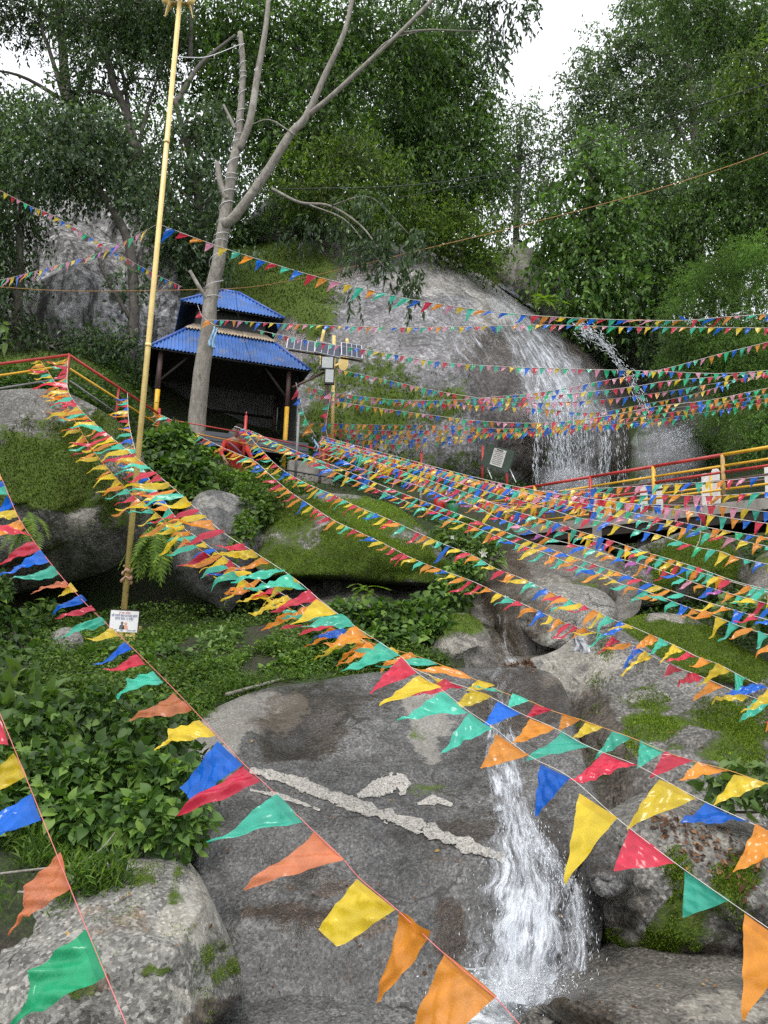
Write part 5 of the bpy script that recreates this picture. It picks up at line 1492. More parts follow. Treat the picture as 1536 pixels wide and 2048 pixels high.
# weathered flashing strip round the neck of the roof, with a ragged lower edge
fl0, fl1 = sp(.98 - .22, .95 - .23, .82), sp(SW - .76, .95 - .23, .82)
fu0, fu1 = sp(.98, .95, 1.08), sp(SW - .98, .95, 1.08)
nz = 60
v, f = [], []
for i in range(nz + 1):
    t = i / nz
    lo = lerp(fl0, fl1, t) + ez_ * (.035 + (.07 if i % 2 else 0.0)) + ey * (.06 if i % 2 else 0)
    v += [lo - ey * .02, lerp(fu0, fu1, t) + ez_ * .03]
    if i: f.append((2 * i - 2, 2 * i, 2 * i + 1, 2 * i - 1))
obj('flashing', new_mesh('flashing', v, f, False), M_BEIGE, shed)
# neck between the roofs
ux0, ux1, uy0, uy1 = .62, SW - .62, .62, SD - .62
nb = MB()
for (a, b) in (((1.05, 1.02), (SW - 1.05, 1.02)), ((1.05, SD - 1.02), (SW - 1.05, SD - 1.02)), ((1.05, 1.02), (1.05, SD - 1.02)), ((SW - 1.05, 1.02), (SW - 1.05, SD - 1.02))):
    pa, pb = sp(a[0], a[1], 1.25), sp(b[0], b[1], 1.25)
    d = pb - pa; ln = np.linalg.norm(d)
    nb.box((pa + pb) / 2, ln, .04, .6, d / ln)
nb.build('neck_wall', M_DARKSHEET, shed)
hip_roof(ux0, ux1, uy0, uy1, 1.50, (ux1 - ux0) / 2 - .22, (uy1 - uy0) / 2 - .03, .92, shed)
pipe('ridge_cap', sp(SW / 2 - .24, SD / 2, 2.43), sp(SW / 2 + .24, SD / 2, 2.43), .05, M_BLUERIDGE, shed, 6)
FZ = P(318, 852, 16.7)[2] - ez          # floor level below the eave
# walls: back and sides of dark corrugated sheet


def sheet(name, a, b, z0, z1, mat, parent, pitch=.08, amp=.014):
    a, b = np.asarray(a, float), np.asarray(b, float)
    d = b - a; ln = np.linalg.norm(d); d /= ln
    nr = np.cross(d, ez_)
    n = int(ln / pitch * 6)
    s = np.linspace(0, ln, n)
    lo = a + d * s[:, None] + nr * (amp * np.sin(2 * math.pi * s / pitch))[:, None]
    v = np.concatenate([lo + ez_ * z0, lo + ez_ * z1])
    j = np.arange(n - 1)
    f = np.stack([j, j + 1, n + j + 1, n + j], 1)
    return obj(name, new_mesh(name, v, f.astype(np.int32)), mat, parent)

sheet('back_wall', sp(.2, SD - .25, 0), sp(SW - .2, SD - .25, 0), FZ, .35, plain_mat('grey_wall_sheet', (.11, .115, .11), .6, vary=.35, scale=3), shed)
sheet('side_wall', sp(.22, .35, 0), sp(.22, SD - .3, 0), FZ, .2, M_DARKSHEET, shed)
sheet('side_wall', sp(SW - .2, .5, 0), sp(SW - .2, SD - .3, 0), FZ - .4, .2, M_DARKSHEET, shed)
for zz in (FZ * .25, FZ * .5, FZ * .75):
    pipe('girt', sp(.25, SD - .32, zz), sp(SW - .25, SD - .32, zz), .03, M_DARKWOOD, shed, 6)
for (x, y, zb) in ((.26, .22, FZ), (SW - .50, .22, FZ - .95), (.26, SD - .35, FZ), (SW - .3, SD - .35, FZ)):
    z1 = .15
    zm = FZ + (z1 - FZ) * .45
    top = pipe('post', sp(x, y, zm), sp(x, y, z1), .055, M_BROWN, shed, 10)
    pipe('painted_post_foot', sp(x, y, zb), sp(x, y, zm), .056, M_YELLOW if y < 1 else M_BROWN, shed, 10)
pipe('beam', sp(.1, .22, .05), sp(SW - .1, .22, .05), .05, M_DARKWOOD, shed, 6)
pipe('brace', sp(.26, .22, -.75), sp(.95, .22, .03), .03, M_DARKWOOD, shed, 6)
pipe('brace', sp(SW - .5, .22, -.75), sp(SW - 1.15, .22, .03), .03, M_DARKWOOD, shed, 6)
fb = MB(); fb.box(sp(SW / 2, SD / 2, FZ - .10), SW - .1, SD - .1, .2, ex); fb.build('floor', M_CONC, shed)
for k in range(3):
    mbk = MB(); mbk.box(sp(SW / 2 + .1, -.02 - .05 * k, FZ - .06 - .13 * k), SW - .15, .03, .10, ex); mbk.build('edge_sheet', M_STEELSHEET, shed)
gb = MB(); gb.prism([(0, 0), (.62, 0), (.44, .42), (.2, .47), (.05, .3)], sp(2.0, 1.2, FZ), ex, ez_, ey, .4); gb.build('altar_stone', M_CONC, shed)

# retaining wall and path in front of the shed
rw0, rw1 = P(575, 962, 16.6), P(665, 985, 16.9)
mb = MB(); d = rw1 - rw0; ln = np.linalg.norm(d[:2]); dx = np.array([d[0], d[1], 0]) / ln
mb.box((rw0 + rw1) / 2 + ez_ * .15, ln, .25, .8, dx); tag(mb.build('retaining_wall', M_CONC), 'short grey concrete wall below the path right of the shed', 'wall')
bw0, bw1 = P(425, 945, 15.4), P(478, 952, 15.4)
mb = MB(); d = bw1 - bw0; ln = np.linalg.norm(d[:2]); dx = np.array([d[0], d[1], 0]) / ln
mb.box((bw0 + bw1) / 2 - ez_ * .12, ln, .3, .36, dx); tag(mb.build('retaining_wall', plain_mat('brick_wall', (.22, .12, .09), .9, vary=.5, scale=9, bump=.6)), 'low reddish masonry kerb in front of the person in red', 'wall')

# --- left railing: two bays meeting at a corner post
rail = empty('railing', P(138, 800, 13.2), 'red and yellow pipe railing above the overhanging boulder on the left', 'railing')
c_t = P(138, 710, 13.2)
ca, cb = P(-300, 767, 11.4), P(318, 828, 15.2)
pipe('post', c_t - ez_ * .95, c_t + ez_ * .02, .028, M_RED, rail)
pipe('post', cb - ez_ * .9, cb + ez_ * .12, .03, M_RED, rail)
pipe('post', ca - ez_ * .9, ca, .028, M_RED, rail)
pipe('post', lerp(c_t, cb, .52) - ez_ * .85, lerp(c_t, cb, .52), .022, M_RED, rail)
pipe('rail', ca, c_t, .026, M_RED, rail); pipe('rail', c_t, cb, .026, M_RED, rail)
pipe('rail', P(-300, 795, 11.4), P(136, 731, 13.2), .022, M_YELLOW, rail); pipe('rail', P(140, 738, 13.2), P(316, 850, 15.2), .022, M_YELLOW, rail)
pipe('rail', P(-300, 826, 11.4), P(134, 755, 13.2), .018, M_GREYPIPE, rail); pipe('rail', P(140, 762, 13.2), P(262, 846, 14.6), .018, M_GREYPIPE, rail)

# --- path railing running from the shed towards the bridge
rail2 = empty('railing', P(640, 960, 16.4), 'thin red path railing from the shed down to the notice board', 'railing')
top = [P(318, 836, 15.2), P(490, 866, 15.5), P(612, 893, 16.2), P(741, 922, 16.6), P(842, 943, 17.0), P(962, 968, 17.3)]
for i, q in enumerate(top):
    hh = [0, .38, .2, .38, .42, .0][i]
    if i in (1, 3, 4):
        pipe('post', q - ez_ * .8, q + ez_ * hh, .032, M_RED, rail2)
        pipe('post_tip', q + ez_ * hh, q + ez_ * (hh + .09), .014, M_RED, rail2)
for a, b in zip(top[:-1], top[1:]):
    pipe('rail', a, b, .014, M_RED, rail2, 6)
mid2 = [P(305, 850, 15.0), P(480, 885, 15.4), P(600, 915, 15.9), P(741, 950, 16.5), P(900, 985, 17.0)]
for a, b in zip(mid2[:-1], mid2[1:]):
    pipe('rail', a, b, .014, plain_mat('orange_paint', (.50, .22, .04), .5) if a is mid2[0] else bpy.data.materials['orange_paint'], rail2, 6)
blk = [P(560, 938, 15.8), P(660, 955, 15.6), P(760, 990, 15.2), P(900, 1035, 15.0), P(990, 1062, 15.6)]
for a, b in zip(blk[:-1], blk[1:]):
    pipe('rail', a, b, .018, M_BLACKPIPE, rail2, 6)
for (x, y0, y1, d, m) in ((590, 820, 965, 15.9, M_GREYPIPE), (436, 905, 945, 15.3, M_BROWN), (638, 900, 985, 16.2, M_BROWN), (735, 935, 1000, 16.2, M_GREYPIPE), (840, 960, 1030, 15.8, M_GREYPIPE)):
    a = P(x, y1, d); h = (y1 - y0) * d / F
    pipe('post', a, a + ez_ * h, .03, m, rail2)

# --- bridge
bridge = empty('footbridge', P(1300, 1060, 13.9), 'iron footbridge with red and yellow pipe rails crossing the stream', 'bridge')
BL, BR = P(962, 1066, 17.3), P(1640, 983, 11.55)
BR[2] = BL[2] = (BL[2] + BR[2]) / 2
BR = BR + (BR - BL) / np.linalg.norm(BR - BL) * 3.2
bx_ = BR - BL; BLEN = np.linalg.norm(bx_); bx_ /= BLEN
by_ = np.array([-bx_[1], bx_[0], 0]);
if by_[1] < 0: by_ = -by_
BWID = 1.35


def bp_(px):
    """bridge front edge point at photo column px"""
    lo, hi = 0.0, 1.0
    for _ in range(40):
        m = (lo + hi) / 2
        if proj(BL + bx_ * BLEN * m)[0] < px: lo = m
        else: hi = m
    return BL + bx_ * BLEN * lo

mb = MB(); mb.box((BL + BR) / 2 + by_ * BWID / 2 - ez_ * .09, BLEN, BWID, .14, bx_); mb.build('deck', M_CONC, bridge)
mb = MB(); mb.box((BL + BR) / 2 + by_ * .06 - ez_ * .26, BLEN, .10, .18, bx_); mb.build('beam', M_DARKWOOD, bridge)
mb = MB(); mb.box((BL + BR) / 2 + by_ * (BWID - .06) - ez_ * .26, BLEN, .10, .18, bx_); mb.build('beam', M_DARKWOOD, bridge)
mb = MB(); mb.box((BL + BR) / 2 - by_ * .012 - ez_ * .075, BLEN, .02, .19, bx_); mb.build('fascia', M_CONC, bridge)
posts = [(962, M_RED), (1068, M_YELLOW), (1180, M_RED), (1307, M_YELLOW), (1447, plain_mat('worn_yellow_paint', (.45, .28, .07), .6, vary=.3, scale=4, wear=(.22, .17, .13), wear_amt=.5)), (1600, M_RED), (1800, M_YELLOW)]
RH = .88
rails_h = [(RH, .032, [M_RED, M_RED, M_RED, M_RED, M_YELLOW, M_RED]), (RH - .20, .024, [M_YELLOW] * 6), (RH - .31, .024, [M_RED, M_RED, M_BROWN, M_RED, M_RED, M_RED]), (RH - .46, .022, [M_YELLOW, M_RED, M_RED, M_BROWN, M_BROWN, M_RED]), (RH - .62, .022, [M_RED, M_RED, M_YELLOW, M_YELLOW, M_YELLOW, M_YELLOW])]
for px, m in posts:
    b = bp_(px) + by_ * .03
    pipe('post', b, b + ez_ * RH, .038, m, bridge, 8)
for (h, r, ms) in rails_h:
    for i in range(len(posts) - 1):
        a, b = bp_(posts[i][0]) + by_ * .03, bp_(posts[i + 1][0]) + by_ * .03
        pipe('rail', a + ez_ * h, b + ez_ * h, r, ms[i], bridge, 8)
fposts = [(1010, M_RED), (1115, M_YELLOW), (1232, M_RED), (1350, M_YELLOW), (1488, M_RED), (1620, M_RED), (1760, M_YELLOW)]
for px, m in fposts:
    b = bp_(px) + by_ * BWID
    pipe('post', b, b + ez_ * RH, .035, m, bridge, 8)
for (h, r, ms) in [(RH, .03, [M_YELLOW, M_RED, M_RED, M_RED, M_RED, M_RED]), (RH - .25, .022, [M_RED, M_BROWN, M_YELLOW, M_BROWN, M_RED, M_RED]), (RH - .5, .022, [M_YELLOW, M_RED, M_BROWN, M_YELLOW, M_YELLOW, M_RED])]:
    for i in range(len(fposts) - 1):
        a, b = bp_(fposts[i][0]) + by_ * BWID, bp_(fposts[i + 1][0]) + by_ * BWID
        pipe('rail', a + ez_ * h, b + ez_ * h, r, ms[i], bridge, 8)
# white concrete stakes on the deck
for px, off, h in ((1160, .55, .40), (1195, .35, .38), (1245, .75, .62), (1290, .5, .48), (1365, .85, .66), (1408, .45, .62), (1497, .8, .62), (1528, .45, .60), (1575, .75, .6)):
    b = bp_(px) + by_ * off; h += .12
    mb = MB(); mb.box(b + ez_ * (h / 2 - .02), .11, .09, h, bx_, by_, ez_); mb.box(b + ez_ * (h - .005), .09, .07, .03, bx_, by_, ez_)
    mb.build('white_stake', M_WHITEPOST, bridge)
# pier under the near edge
pr = P(1195, 1150, 14.0)
mb = MB(); mb.box(np.array([pr[0], pr[1], (pr[2] + BL[2] - .3) / 2]), .12, .12, BL[2] - .3 - pr[2], bx_, by_, ez_); mb.build('pier', M_CONC, bridge)

# --- gold pole with its foot, rag and notice
pb = P(244, 1262, 9.6)
pole = empty('gold_pole', pb, 'tall gold-painted pole with a brass ornament on top standing on the left', 'pole')
ptop = P(348, -40, 9.6)
H = ptop[2] - pb[2]
mb = MB(); mb.tube(np.array([pb, pb + ez_ * H * .5, pb + ez_ * H]), [.038, .036, .033], 14); mb.build('shaft', M_GOLD, pole, True)
for zz in (.40, .72):
    pipe('collar', pb + ez_ * (H * zz), pb + ez_ * (H * zz + .05), .041, M_GOLD, pole, 14)
mb = MB(); mb.box(pb - ez_ * .10 + np.array([.06, -.01, 0]), .30, .24, .34); mb.build('plinth', M_GOLD, pole)
mb = MB(); mb.box(pb - ez_ * .36 + np.array([.06, 0, 0]), .42, .36, .2); mb.build('footing', M_CONC, pole)
# ornament: lotus petals, hooks and a bulb under the trident head
oz = P(348, 2, 9.6)[2]
oc = np.array([pb[0], pb[1], oz])
for k, (az, ln, dn) in enumerate(((.2, .20, 1), (1.9, .16, -1), (3.0, .20, 1), (4.3, .17, -1), (5.4, .16, -1))):
    out = np.array([math.cos(az), math.sin(az), 0])
    s = np.array([-out[1], out[0], 0])
    c = catmull([oc + out * .03 + ez_ * (.06 if dn < 0 else -.02), oc + out * ln * .7 + ez_ * (.05 if dn < 0 else -.05), oc + out * ln + ez_ * (.18 if dn < 0 else -.24)], 6)
    w = np.interp(np.linspace(0, 1, len(c)), [0, .5, 1], [.03, .06, .008])
    v = np.concatenate([c + s * w[:, None], c - s * w[:, None], c + s * w[:, None] * .9 + out * .012, c - s * w[:, None] * .9 + out * .012]); n = len(c)
    f = []
    for i in range(n - 1):
        f += [(i, i + 1, n + i + 1, n + i), (2 * n + i, 3 * n + i, 3 * n + i + 1, 2 * n + i + 1), (i, 2 * n + i, 2 * n + i + 1, i + 1), (n + i, n + i + 1, 3 * n + i + 1, 3 * n + i)]
    obj('ornament_petal', new_mesh('ornament_petal', v, f), M_GOLD, pole)
for dx in (-.20, .17):
    c0 = oc + np.array([dx, -.02, .02])
    th = np.linspace(0, math.pi, 9)
    mb = MB(); mb.tube(np.stack([c0 + ez_ * (.09 * math.cos(t)) for t in th]), [.006, .03, .05, .06, .062, .055, .045, .03, .008], 12); mb.build('ornament_bell', M_GOLD, pole, True)
for dx, hgt in ((-.16, .75), (0, 1.1), (.16, .75)):
    pipe('trident_prong', oc + np.array([dx * .3, 0, .1]), oc + np.array([dx * .6, 0, hgt]), .025, M_GOLD, pole, 8, mid=oc + np.array([dx * 1.5, 0, hgt * .5]))
rg = np.array([pb[0], pb[1], P(252, 1152, 9.6)[2]])
th = np.linspace(0, 5 * math.pi, 60)
mb = MB(); mb.tube(rg + np.stack([np.cos(th) * .054, np.sin(th) * .054, np.linspace(-.10, .12, 60) + .02 * np.sin(th * 3)], 1), .02 + .008 * np.sin(th * 2.3), 6)
mb.build('tied_rag', M_RAG, pole, True)

plq = empty('notice_plate', P(248, 1265, 9.46), 'white plate with a religious print and writing fixed at the foot of the gold pole', 'sign')
pa, pb2, pc_ = P(218, 1262, 9.46), P(274, 1265, 9.46), P(221, 1220, 9.46)
px_ = pb2 - pa; PW = np.linalg.norm(px_); px_ /= PW
pz_ = pc_ - pa; pz_ -= pz_.dot(px_) * px_; PH = np.linalg.norm(pz_); pz_ /= PH
pn = np.cross(px_, pz_)          # towards the camera
if pn[1] > 0: pn = -pn
po = pa


def pl(u, v, w=0.0):
    return po + px_ * u * PW + pz_ * v * PH + pn * w

mb = MB(); mb.box(pl(.5, .5), PW, .012, PH, px_, pn, pz_); mb.build('plate', M_WHITE, plq)
mb = MB(); mb.box(pl(.48, .53, -.02), PW * 1.06, .012, PH * 1.06, px_, pn, pz_); mb.build('back_board', M_DARKWOOD, plq)


def text_mesh(name, body, size, origin, ax, ay, mat, parent, width=None):
    cu = bpy.data.curves.new(name, 'FONT')
    cu.body = body
    cu.size = size
    cu.align_x = 'CENTER'
    cu.resolution_u = 2
    to = bpy.data.objects.new(name, cu)
    COL.objects.link(to)
    bpy.context.view_layer.update()
    me = bpy.data.meshes.new_from_object(to.evaluated_get(bpy.context.evaluated_depsgraph_get()))
    bpy.data.objects.remove(to); bpy.data.curves.remove(cu)
    n = len(me.vertices)
    if not n:
        return None
    co = np.empty(n * 3, np.float32); me.vertices.foreach_get('co', co); co = co.reshape(-1, 3)
    w = co[:, 0].max() - co[:, 0].min()
    k = 1.0 if width is None else width / w
    ax, ay = np.asarray(ax), np.asarray(ay)
    co = origin + co[:, :1] * k * ax + co[:, 1:2] * ay
    me.vertices.foreach_set('co', np.ascontiguousarray(co.astype(np.float32).reshape(-1)))
    me.update()
    me.materials.clear(); me.materials.append(mat)
    o = bpy.data.objects.new(name, me); COL.objects.link(o); attach(o, parent)
    return o

text_mesh('lettering', 'ॐ नमः शिवाय', .040, pl(.5, .84, .008), px_, pz_, M_PRINT_R, plq, PW * .42)
text_mesh('lettering', 'शिव पार्वती मोक्ष धाम द्वारा सहयोग', .046, pl(.5, .70, .008), px_, pz_, M_PRINT_B, plq, PW * .92)
text_mesh('lettering', 'स्थापना सम्वत : ५१ त्रिशूल', .046, pl(.5, .56, .008), px_, pz_, M_PRINT_B, plq, PW * .66)
text_mesh('lettering', 'शिव समिति        परिवार        धर्मस्थल समिति', .026, pl(.5, .03, .008), px_, pz_, M_PRINT_B, plq, PW * .92)
for (u, m, dv) in ((.44, M_PRINT_K, .0), (.57, M_PRINT_S, -.02)):
    mb = MB()
    th = np.linspace(0, 2 * math.pi, 14, endpoint=False)
    mb.add([pl(u + .05 * math.cos(t), .42 + dv + .06 * math.sin(t), .0085) for t in th], [tuple(range(14))])
    mb.add([pl(u - .10, .12, .0085), pl(u + .10, .12, .0085), pl(u + .07, .30, .0085), pl(u, .38 + dv, .0085), pl(u - .07, .30, .0085)], [(0, 1, 2, 3, 4)])
    mb.build('printed_figure', m, plq)

# --- solar street lamp
lb = P(645, 968, 16.9)
lamp = empty('solar_lamp', lb, 'street lamp with three solar panels and two floodlights beside the shed', 'street lamp')
lt = np.array([lb[0], lb[1], P(655, 700, 16.9)[2]])
pipe('pole', lb, lt, .045, M_BROWN, lamp, 10)
pipe('painted_foot', lb, lb + ez_ * .85, .05, M_RED, lamp, 10)
for dx in (-.10, .11):
    pipe('side_pipe', lb + np.array([dx, 0, 0]), lb + np.array([dx, 0, 1.0]), .02, M_RED, lamp, 8)
for (q0, q1, q3, nx_, dd) in (((572, 697), (629, 706), (577, 677), 4, 0), ((628, 704), (681, 716), (633, 682), 4, .03), ((682, 711), (725, 718), (687, 686), 4, .06)):
    a = P(q0[0], q0[1], 16.65 + dd); b = P(q1[0], q1[1], 16.75 + dd); c = P(q3[0], q3[1], 17.0 + dd)
    ux = b - a; UW = np.linalg.norm(ux); ux /= UW
    uz = c - a; uz -= uz.dot(ux) * ux; UH = np.linalg.norm(uz); uz /= UH
    un = np.cross(ux, uz); un = -un if un[1] > 0 else un
    ctr = a + ux * UW / 2 + uz * UH / 2
    mb = MB(); mb.box(ctr, UW, .035, UH, ux, un, uz); pnl = mb.build('solar_panel', M_ALU, lamp)
    cw, ch = (UW - .03) / nx_, (UH - .03) / 2
    for i in range(nx_):
        for j in range(2):
            mb = MB(); mb.box(a + ux * (.015 + cw * (i + .5)) + uz * (.015 + ch * (j + .5)) + un * .019, cw - .012, .006, ch - .006, ux, un, uz)
            o = mb.build('cell', M_CELL, lamp); o.parent = pnl; o.matrix_parent_inverse = Matrix.Identity(4)
pipe('panel_arm', P(577, 700, 16.85), P(724, 722, 17.0), .025, M_BROWN, lamp, 6)
for (x0, y0, x1, y1, dd) in ((643, 713, 667, 737, 16.7), (650, 738, 668, 766, 16.62)):
    a, b, c = P(x0, y1, dd), P(x1, y1, dd), P(x0, y0, dd)
    w, h = np.linalg.norm(b - a), np.linalg.norm(c - a)
    ctr = (b + c) / 2
    mb = MB(); mb.box(ctr + np.array([0, .05, 0]), w * 1.12, .10, h * 1.1); fl = mb.build('floodlight', M_BLACKPIPE, lamp)
    mb = MB(); mb.box(ctr + np.array([0, -.006, 0]), w * .9, .012, h * .9); o = mb.build('lens', M_GLASSLAMP, lamp); o.parent = fl; o.matrix_parent_inverse = Matrix.Identity(4)
pipe('brace', P(585, 775, 16.7), P(648, 745, 16.9), .03, M_BROWN, lamp, 8)
pipe('cable', P(615, 760, 16.8), P(650, 712, 16.85), .012, M_CABLE, lamp, 6, mid=P(636, 740, 16.8))

# gold trident standing behind the lamp
tb = P(664, 900, 18.2)
tri = empty('gold_trident', tb, 'large gold trident half hidden behind the solar panels', 'trident')
t_top = P(668, 672, 18.2)
pipe('shaft', tb, t_top, .05, M_GOLD, tri, 10)
pipe('prong', P(668, 735, 18.2), P(648, 660, 18.2), .045, M_GOLD, tri, 8, mid=P(640, 712, 18.2))
pipe('prong', P(668, 735, 18.2), P(694, 678, 18.2), .045, M_GOLD, tri, 8, mid=P(694, 716, 18.2))
for x in (650, 687):
    mb = MB(); c = P(x, 727, 18.1); th = np.linspace(0, 2 * math.pi, 18, endpoint=False)
    mb.prism(np.stack([.13 * np.cos(th), .20 * np.sin(th)], 1), c, (1, 0, 0), (0, 0, 1), (0, 1, 0), .08); mb.build('drum_end', M_GOLD, tri)

# --- notice board on red posts
nbr = empty('notice_board', P(992, 985, 17.2), 'dark green notice board with a white sheet on red posts by the bridge', 'sign')
qa, qb, qc = P(963, 929, 17.4), P(1017, 946, 16.8), P(963, 887, 17.4)
ux = qb - qa; UW = np.linalg.norm(ux); ux /= UW
uz = np.array([0, 0, 1.0]); uz = uz - uz.dot(ux) * ux; uz /= np.linalg.norm(uz)
UH = np.linalg.norm(qc - qa)
un = np.cross(ux, uz); un = -un if un[1] > 0 else un
ctr = qa + ux * UW / 2 + uz * UH / 2
mb = MB(); mb.box(ctr, UW, .05, UH, ux, un, uz); mb.build('board', M_GREENBOARD, nbr)
mb = MB(); mb.box(ctr + ux * UW * .03 + uz * UH * .02 + un * .032, UW * .44, .012, UH * .78, ux, un, uz); sh_ = mb.build('sheet', M_PAPER, nbr)
for k in range(9):
    wl_ = UW * (.36 if k else .24) * (1 - .12 * (k % 3 == 2))
    mb = MB(); mb.box(ctr + ux * UW * .03 + uz * UH * (.36 - .08 * k) + un * .040, wl_, .003, .012 if k else .03, ux, un, uz); mb.build('print_line', M_PRINT_K, nbr)
for px in (965, 1014):
    t0 = P(px, 929 if px == 965 else 945, 17.42 if px == 965 else 16.85)
    pipe('post', t0 - ez_ * .55, t0 + ez_ * .45, .03, M_RED, nbr)
pipe('stay', P(972, 930, 17.35), P(984, 958, 17.0), .012, M_ALU, nbr, 6); pipe('stay', P(1018, 935, 16.8), P(1032, 965, 16.5), .012, M_ALU, nbr, 6)

# --- bins, cloth


def bin_(px, py0, py1, wpx, d, mat, label):
    a = P(px, py1, d); h = (py1 - py0) * d / F; r = wpx / 2 * d / F
    root = empty('litter_bin', a, label, 'bin')
    mb = MB(); mb.tube(a + np.outer([0, .02, h * .5, h], [0, 0, 1]), [r * .74, r * .78, r * .9, r], 18); mb.build('bucket', mat, root, True)
    mb = MB(); mb.tube(a + np.outer([h - .03, h + .015], [0, 0, 1]), [r * 1.07, r * 1.07], 18); mb.build('rim', mat, root, True)
bin_(879, 992, 1030, 25, 14.6, M_BIN_R, 'red plastic bin behind the flags at the left end of the bridge')
bin_(906, 1002, 1036, 24, 14.4, M_BIN_G, 'green plastic bin just right of the red bin')


def drape(name, label, px, py0, py1, w, d, mat, seed, cat='cloth'):
    rng = np.random.default_rng(seed)
    n, m = 16, 10
    t, u = np.meshgrid(np.linspace(0, 1, n), np.linspace(-1, 1, m), indexing='ij')
    x = px + u * w * (.6 + .5 * t) + 4 * np.sin(t * 4 + seed)
    y = py0 + (py1 - py0) * t + 3 * np.sin(u * 3)
    dd = d + .05 * np.sin(u * 7 + 3 * t) + .03 * np.sin(u * 13)
    v = P(x, y, dd).reshape(-1, 3)
    i, j = np.meshgrid(np.arange(n - 1), np.arange(m - 1), indexing='ij')
    a = i * m + j
    f = np.stack([a, a + 1, a + m + 1, a + m], -1).reshape(-1, 4)
    o = obj(name, new_mesh(name, v, f.astype(np.int32)), mat)
    sm = o.modifiers.new('thick', 'SOLIDIFY'); sm.thickness = .012
    return tag(o, label, cat)
drape('hanging_cloth', 'blue cloth hanging on the path railing among the flags', 729, 938, 975, 9, 16.3, M_BLUECLOTH, 3)
drape('hanging_cloth', 'small pale blue scarf tied to the rail at the lamp foot', 630, 878, 900, 4, 16.3, plain_mat('pale_cloth', (.25, .42, .58), .8, vary=.3, scale=20), 5)
drape('hanging_cloth', 'blue and white ribbon bunch hanging on the grey tree trunk', 427, 655, 695, 6, 15.45, plain_mat('ribbon_cloth', (.35, .55, .75), .6, vary=.5, scale=25), 8)
drape('plastic_bag', 'torn clear plastic bag lying on the rock beside midstream', 1160, 1275, 1305, 16, 8.75, plain_mat('plastic_film', (.50, .52, .56), .25, vary=.2, scale=20), 11, 'bag')

# --- wires, ropes


def line3(name, label, pts, r, mat, cat, sides=5, n=8):
    mb = MB(); mb.tube(catmull([P(*q) for q in pts], n), r, sides)
    return tag(mb.build(name, mat, None, True), label, cat)
line3('power_cable', 'upper black power cable across the right trees', [(560, 378, 19), (800, 372, 19), (1000, 345, 18.5), (1200, 280, 18), (1400, 210, 17), (1580, 155, 16), (1900, 60, 14)], .013, M_CABLE, 'cable')
line3('power_cable', 'lower thin black cable just under the upper power cable', [(790, 398, 19), (1000, 352, 18.5), (1200, 290, 18), (1400, 245, 17), (1580, 198, 16), (1900, 110, 14)], .009, M_CABLE, 'cable')
line3('rope', 'orange-brown rope running from the left edge across the dome to the right edge', [(-30, 572, 17), (140, 582, 17), (370, 580, 17), (520, 572, 16.8), (700, 535, 16), (850, 498, 15.5), (1024, 456, 15), (1290, 385, 13.5), (1450, 335, 12.8), (1580, 288, 12.2), (1900, 170, 11)], .009, M_ROPE, 'rope')
line3('cable', 'thin dark cable hanging over the shed roof in front of the tree trunk', [(470, 560, 16.2), (478, 640, 16.4), (505, 730, 16.8)], .006, M_CABLE, 'cable')
line3('white_wire', 'white string tied from the gold pole to the broken trunk', [(345, 112, 9.6), (380, 115, 11), (420, 112, 13), (482, 88, 15.5)], .008, M_WIRE_W, 'string')
# white light string wound round the bare trunk
tp = catmull([P(q[0], q[1], q[2]) for q in tk], 30); trr = catmull(np.array([[q[3]] * 3 for q in tk]), 30)[:, 0]
i0 = int(len(tp) * .28)
tt = np.linspace(i0, len(tp) - 4, 900)
cpt = np.stack([np.interp(tt, np.arange(len(tp)), tp[:, k]) for k in range(3)], 1)
rad = np.interp(tt, np.arange(len(tp)), trr) * 1.12 + .008
ph = np.linspace(0, 2 * math.pi * 21, 900) + 2 * np.sin(np.linspace(0, 30, 900))
wp = cpt + np.stack([np.cos(ph) * rad, np.sin(ph) * rad, .05 * np.sin(ph * .37)], 1)
mb = MB(); mb.tube(wp, .008, 4)
tag(mb.build('light_string', M_WIRE_W, None, True), 'white light string wound round the bare grey trunk', 'string')

# --- person bending in red


